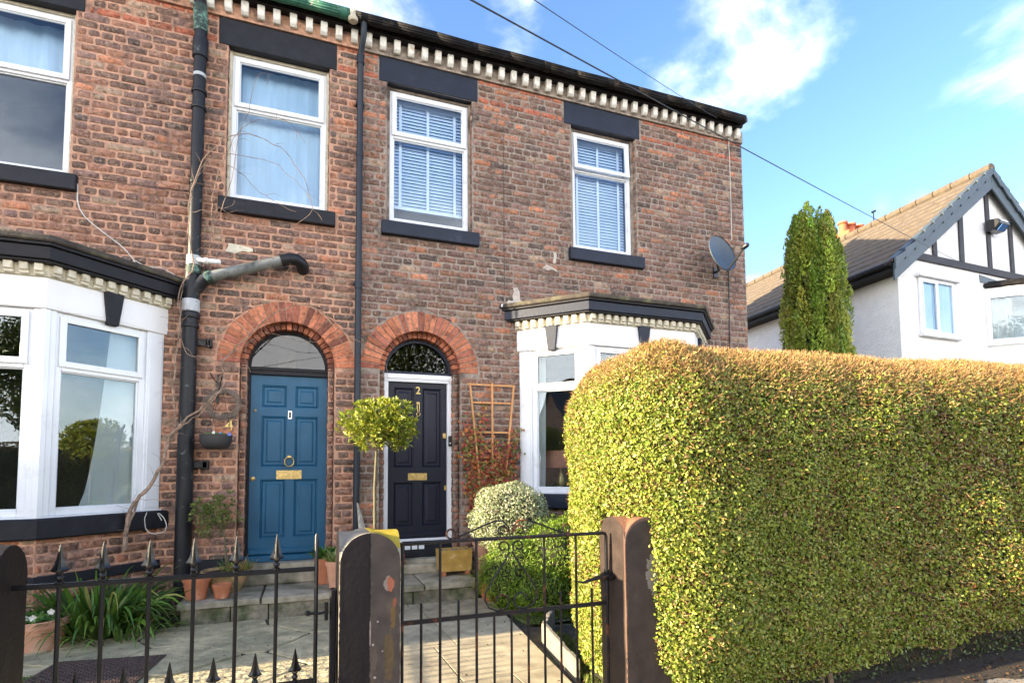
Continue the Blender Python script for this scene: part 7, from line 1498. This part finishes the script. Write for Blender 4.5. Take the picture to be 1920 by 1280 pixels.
for (b, t_, wd), c in zip(plumes, tone):
    k = int(260*(np.linalg.norm(t_-b)/0.9)); t = g.random(k); pr = wd*np.sin(np.pi*np.clip(0.12+0.88*t, 0, 1))**0.7*np.sqrt(g.uniform(0.25, 1, k)); a = g.uniform(0, 6.28, k); off = np.stack([np.cos(a), np.sin(a), 0*a], 1)
    P = b+(t_-b)*t[:, None]+off*pr[:, None]; Ps.append(P); Ds.append(off*0.6+np.array((0, 0, 1.0))); Cs.append(np.tile(c, (k, 1))*g.uniform(0.75, 1.25, (k, 1)))
P = np.concatenate(Ps); Dd = np.concatenate(Ds); C = np.concatenate(Cs); Nn = np.cross(Dd, g.normal(0, 1, Dd.shape)); Nn /= np.linalg.norm(Nn, axis=1, keepdims=True)
V, Fc, Cc = leaves(P, Nn, 0.075, C, aspect=0.42, tilt=0.35, updir=Dd, seed=102); np_mesh('crown', V, Fc, Cc, M['leaf'], cy)
mb = MB(); mb.lathe([(max(0.02, cyr(z)-0.26), z) for z in (0, 1, 2, 3, 4, 5, 5.5)], (9.75, 8.35, 0), 16); mb.build('inner_shade', M['hedge_core'], cy, smooth=True)
# ================================================================= OUT OF FRAME, BUT SEEN IN THE GLASS OR CASTING SHADE
def far_hedge(mn, mx, label, seed, n=16000, size=0.07, name='hedge', core=0.05):
    o = empty(name, ((mn[0]+mx[0])/2, (mn[1]+mx[1])/2, 0), label, 'hedge'); g = np.random.default_rng(seed)
    P, N = rbox_pts(n, mn, mx, min(0.3, (mx[1]-mn[1])*0.4), seed); P = P+N*((vnoise(P, 1.5, 3)-0.5)*0.2)[:, None]
    up = N[:, 2] > 0.3; C = pick([(0.09,0.14,0.02), (0.14,0.18,0.03), (0.06,0.10,0.015)], [3, 2, 2], len(P), seed); C2 = pick([(0.28,0.20,0.05), (0.20,0.17,0.04)], [1, 1], len(P), seed); C[up] = C2[up]
    V, Fc, Cc = leaves(P, N, size, C, aspect=0.6, tilt=0.7, seed=seed); np_mesh('foliage', V, Fc, Cc, M['leaf'], o)
    mb = MB(); c = core; mb.box(mn[0]+c, mx[0]-c, mn[1]+c, mx[1]-c, -0.3, mx[2]-c-0.05); mb.build('core', M['hedge_core'], o, bevel=min(0.2, (mx[1]-mn[1])*0.3)); return o
far_hedge((-5.2, 4.30, 0), (-4.75, 6.55, 2.05), 'tall dark hedge closing the left garden, out of frame to the left', 201, n=14000, size=0.05)
far_hedge((-16, -10.6, 0), (14, -9.4, 2.2), 'long hedge across the road behind the camera', 202, n=26000, size=0.10)
far_hedge((7.6, 3.5, 0), (8.4, 6.6, 1.9), 'hedge closing the right-hand garden past the end of the terrace', 203, n=9000, size=0.06)
def far_tree(c, h, rad, label, seed):
    o = empty('tree', c, label, 'tree'); g = np.random.default_rng(seed); mb = MB(); mb.tube([c, (c[0]+.1, c[1], h*0.4), (c[0], c[1]+.2, h*0.8)], [0.25, 0.18, 0.06], 8); mb.build('trunk', M['twig'], o, smooth=True); Ps = []; Ns = []
    for i in range(26): D = g.normal(0, 1, 3); D /= np.linalg.norm(D); q = np.array((c[0], c[1], h*0.66))+D*np.array((rad, rad, h*0.28))*0.75; P, N, r_ = blob(700, q, (rad*0.42,)*3, seed+i, shell=0.7); Ps.append(P); Ns.append(N)
    P = np.concatenate(Ps); N = np.concatenate(Ns); V, Fc, Cc = leaves(P, N, 0.16, pick([(0.06,0.10,0.015), (0.10,0.14,0.02), (0.17,0.17,0.03)], [3, 2, 1], len(P), seed), aspect=0.55, tilt=0.8, seed=seed); np_mesh('crown', V, Fc, Cc, M['leaf'], o)
far_tree((-7.5, -11.5, -0.1), 7.5, 2.4, 'broad green tree across the road, left of the camera', 301); far_tree((4.6, -12.5, -0.1), 9.5, 3.2, 'second green tree across the road, right of the camera', 302); far_tree((-17.0, -5.5, -0.1), 3.9, 1.7, 'small tree at the far left kerb', 303)
oh = empty('opposite_house', (-35, -14, -0.1), 'brick house with a gable and chimney across the road to the left', 'house')
mb = MB(); mb.add([(-38, -11, -.1), (-32, -11, -.1), (-32, -11, 5.2), (-35, -11, 8.0), (-38, -11, 5.2), (-38, -18, -.1), (-32, -18, -.1), (-32, -18, 5.2), (-35, -18, 8.0), (-38, -18, 5.2)], [(0, 1, 2, 3, 4), (5, 9, 8, 7, 6), (0, 4, 9, 5), (1, 6, 7, 2)]); mb.build('wall', M['brick_far'] if 'brick_far' in M else M['mortar_pink'], oh)
mb = MB(); mb.add([(-31.7, -10.7, 5.0), (-35, -10.7, 8.15), (-35, -18.3, 8.15), (-31.7, -18.3, 5.0), (-38.3, -10.7, 5.0), (-38.3, -18.3, 5.0)], [(0, 1, 2, 3), (1, 4, 5, 2)]); mb.build('roof', M['slate'], oh); mb = MB(); mb.box(-35.5, -34.5, -13, -12.2, 7, 9.2); mb.build('chimney', M['mortar_pink'], oh)
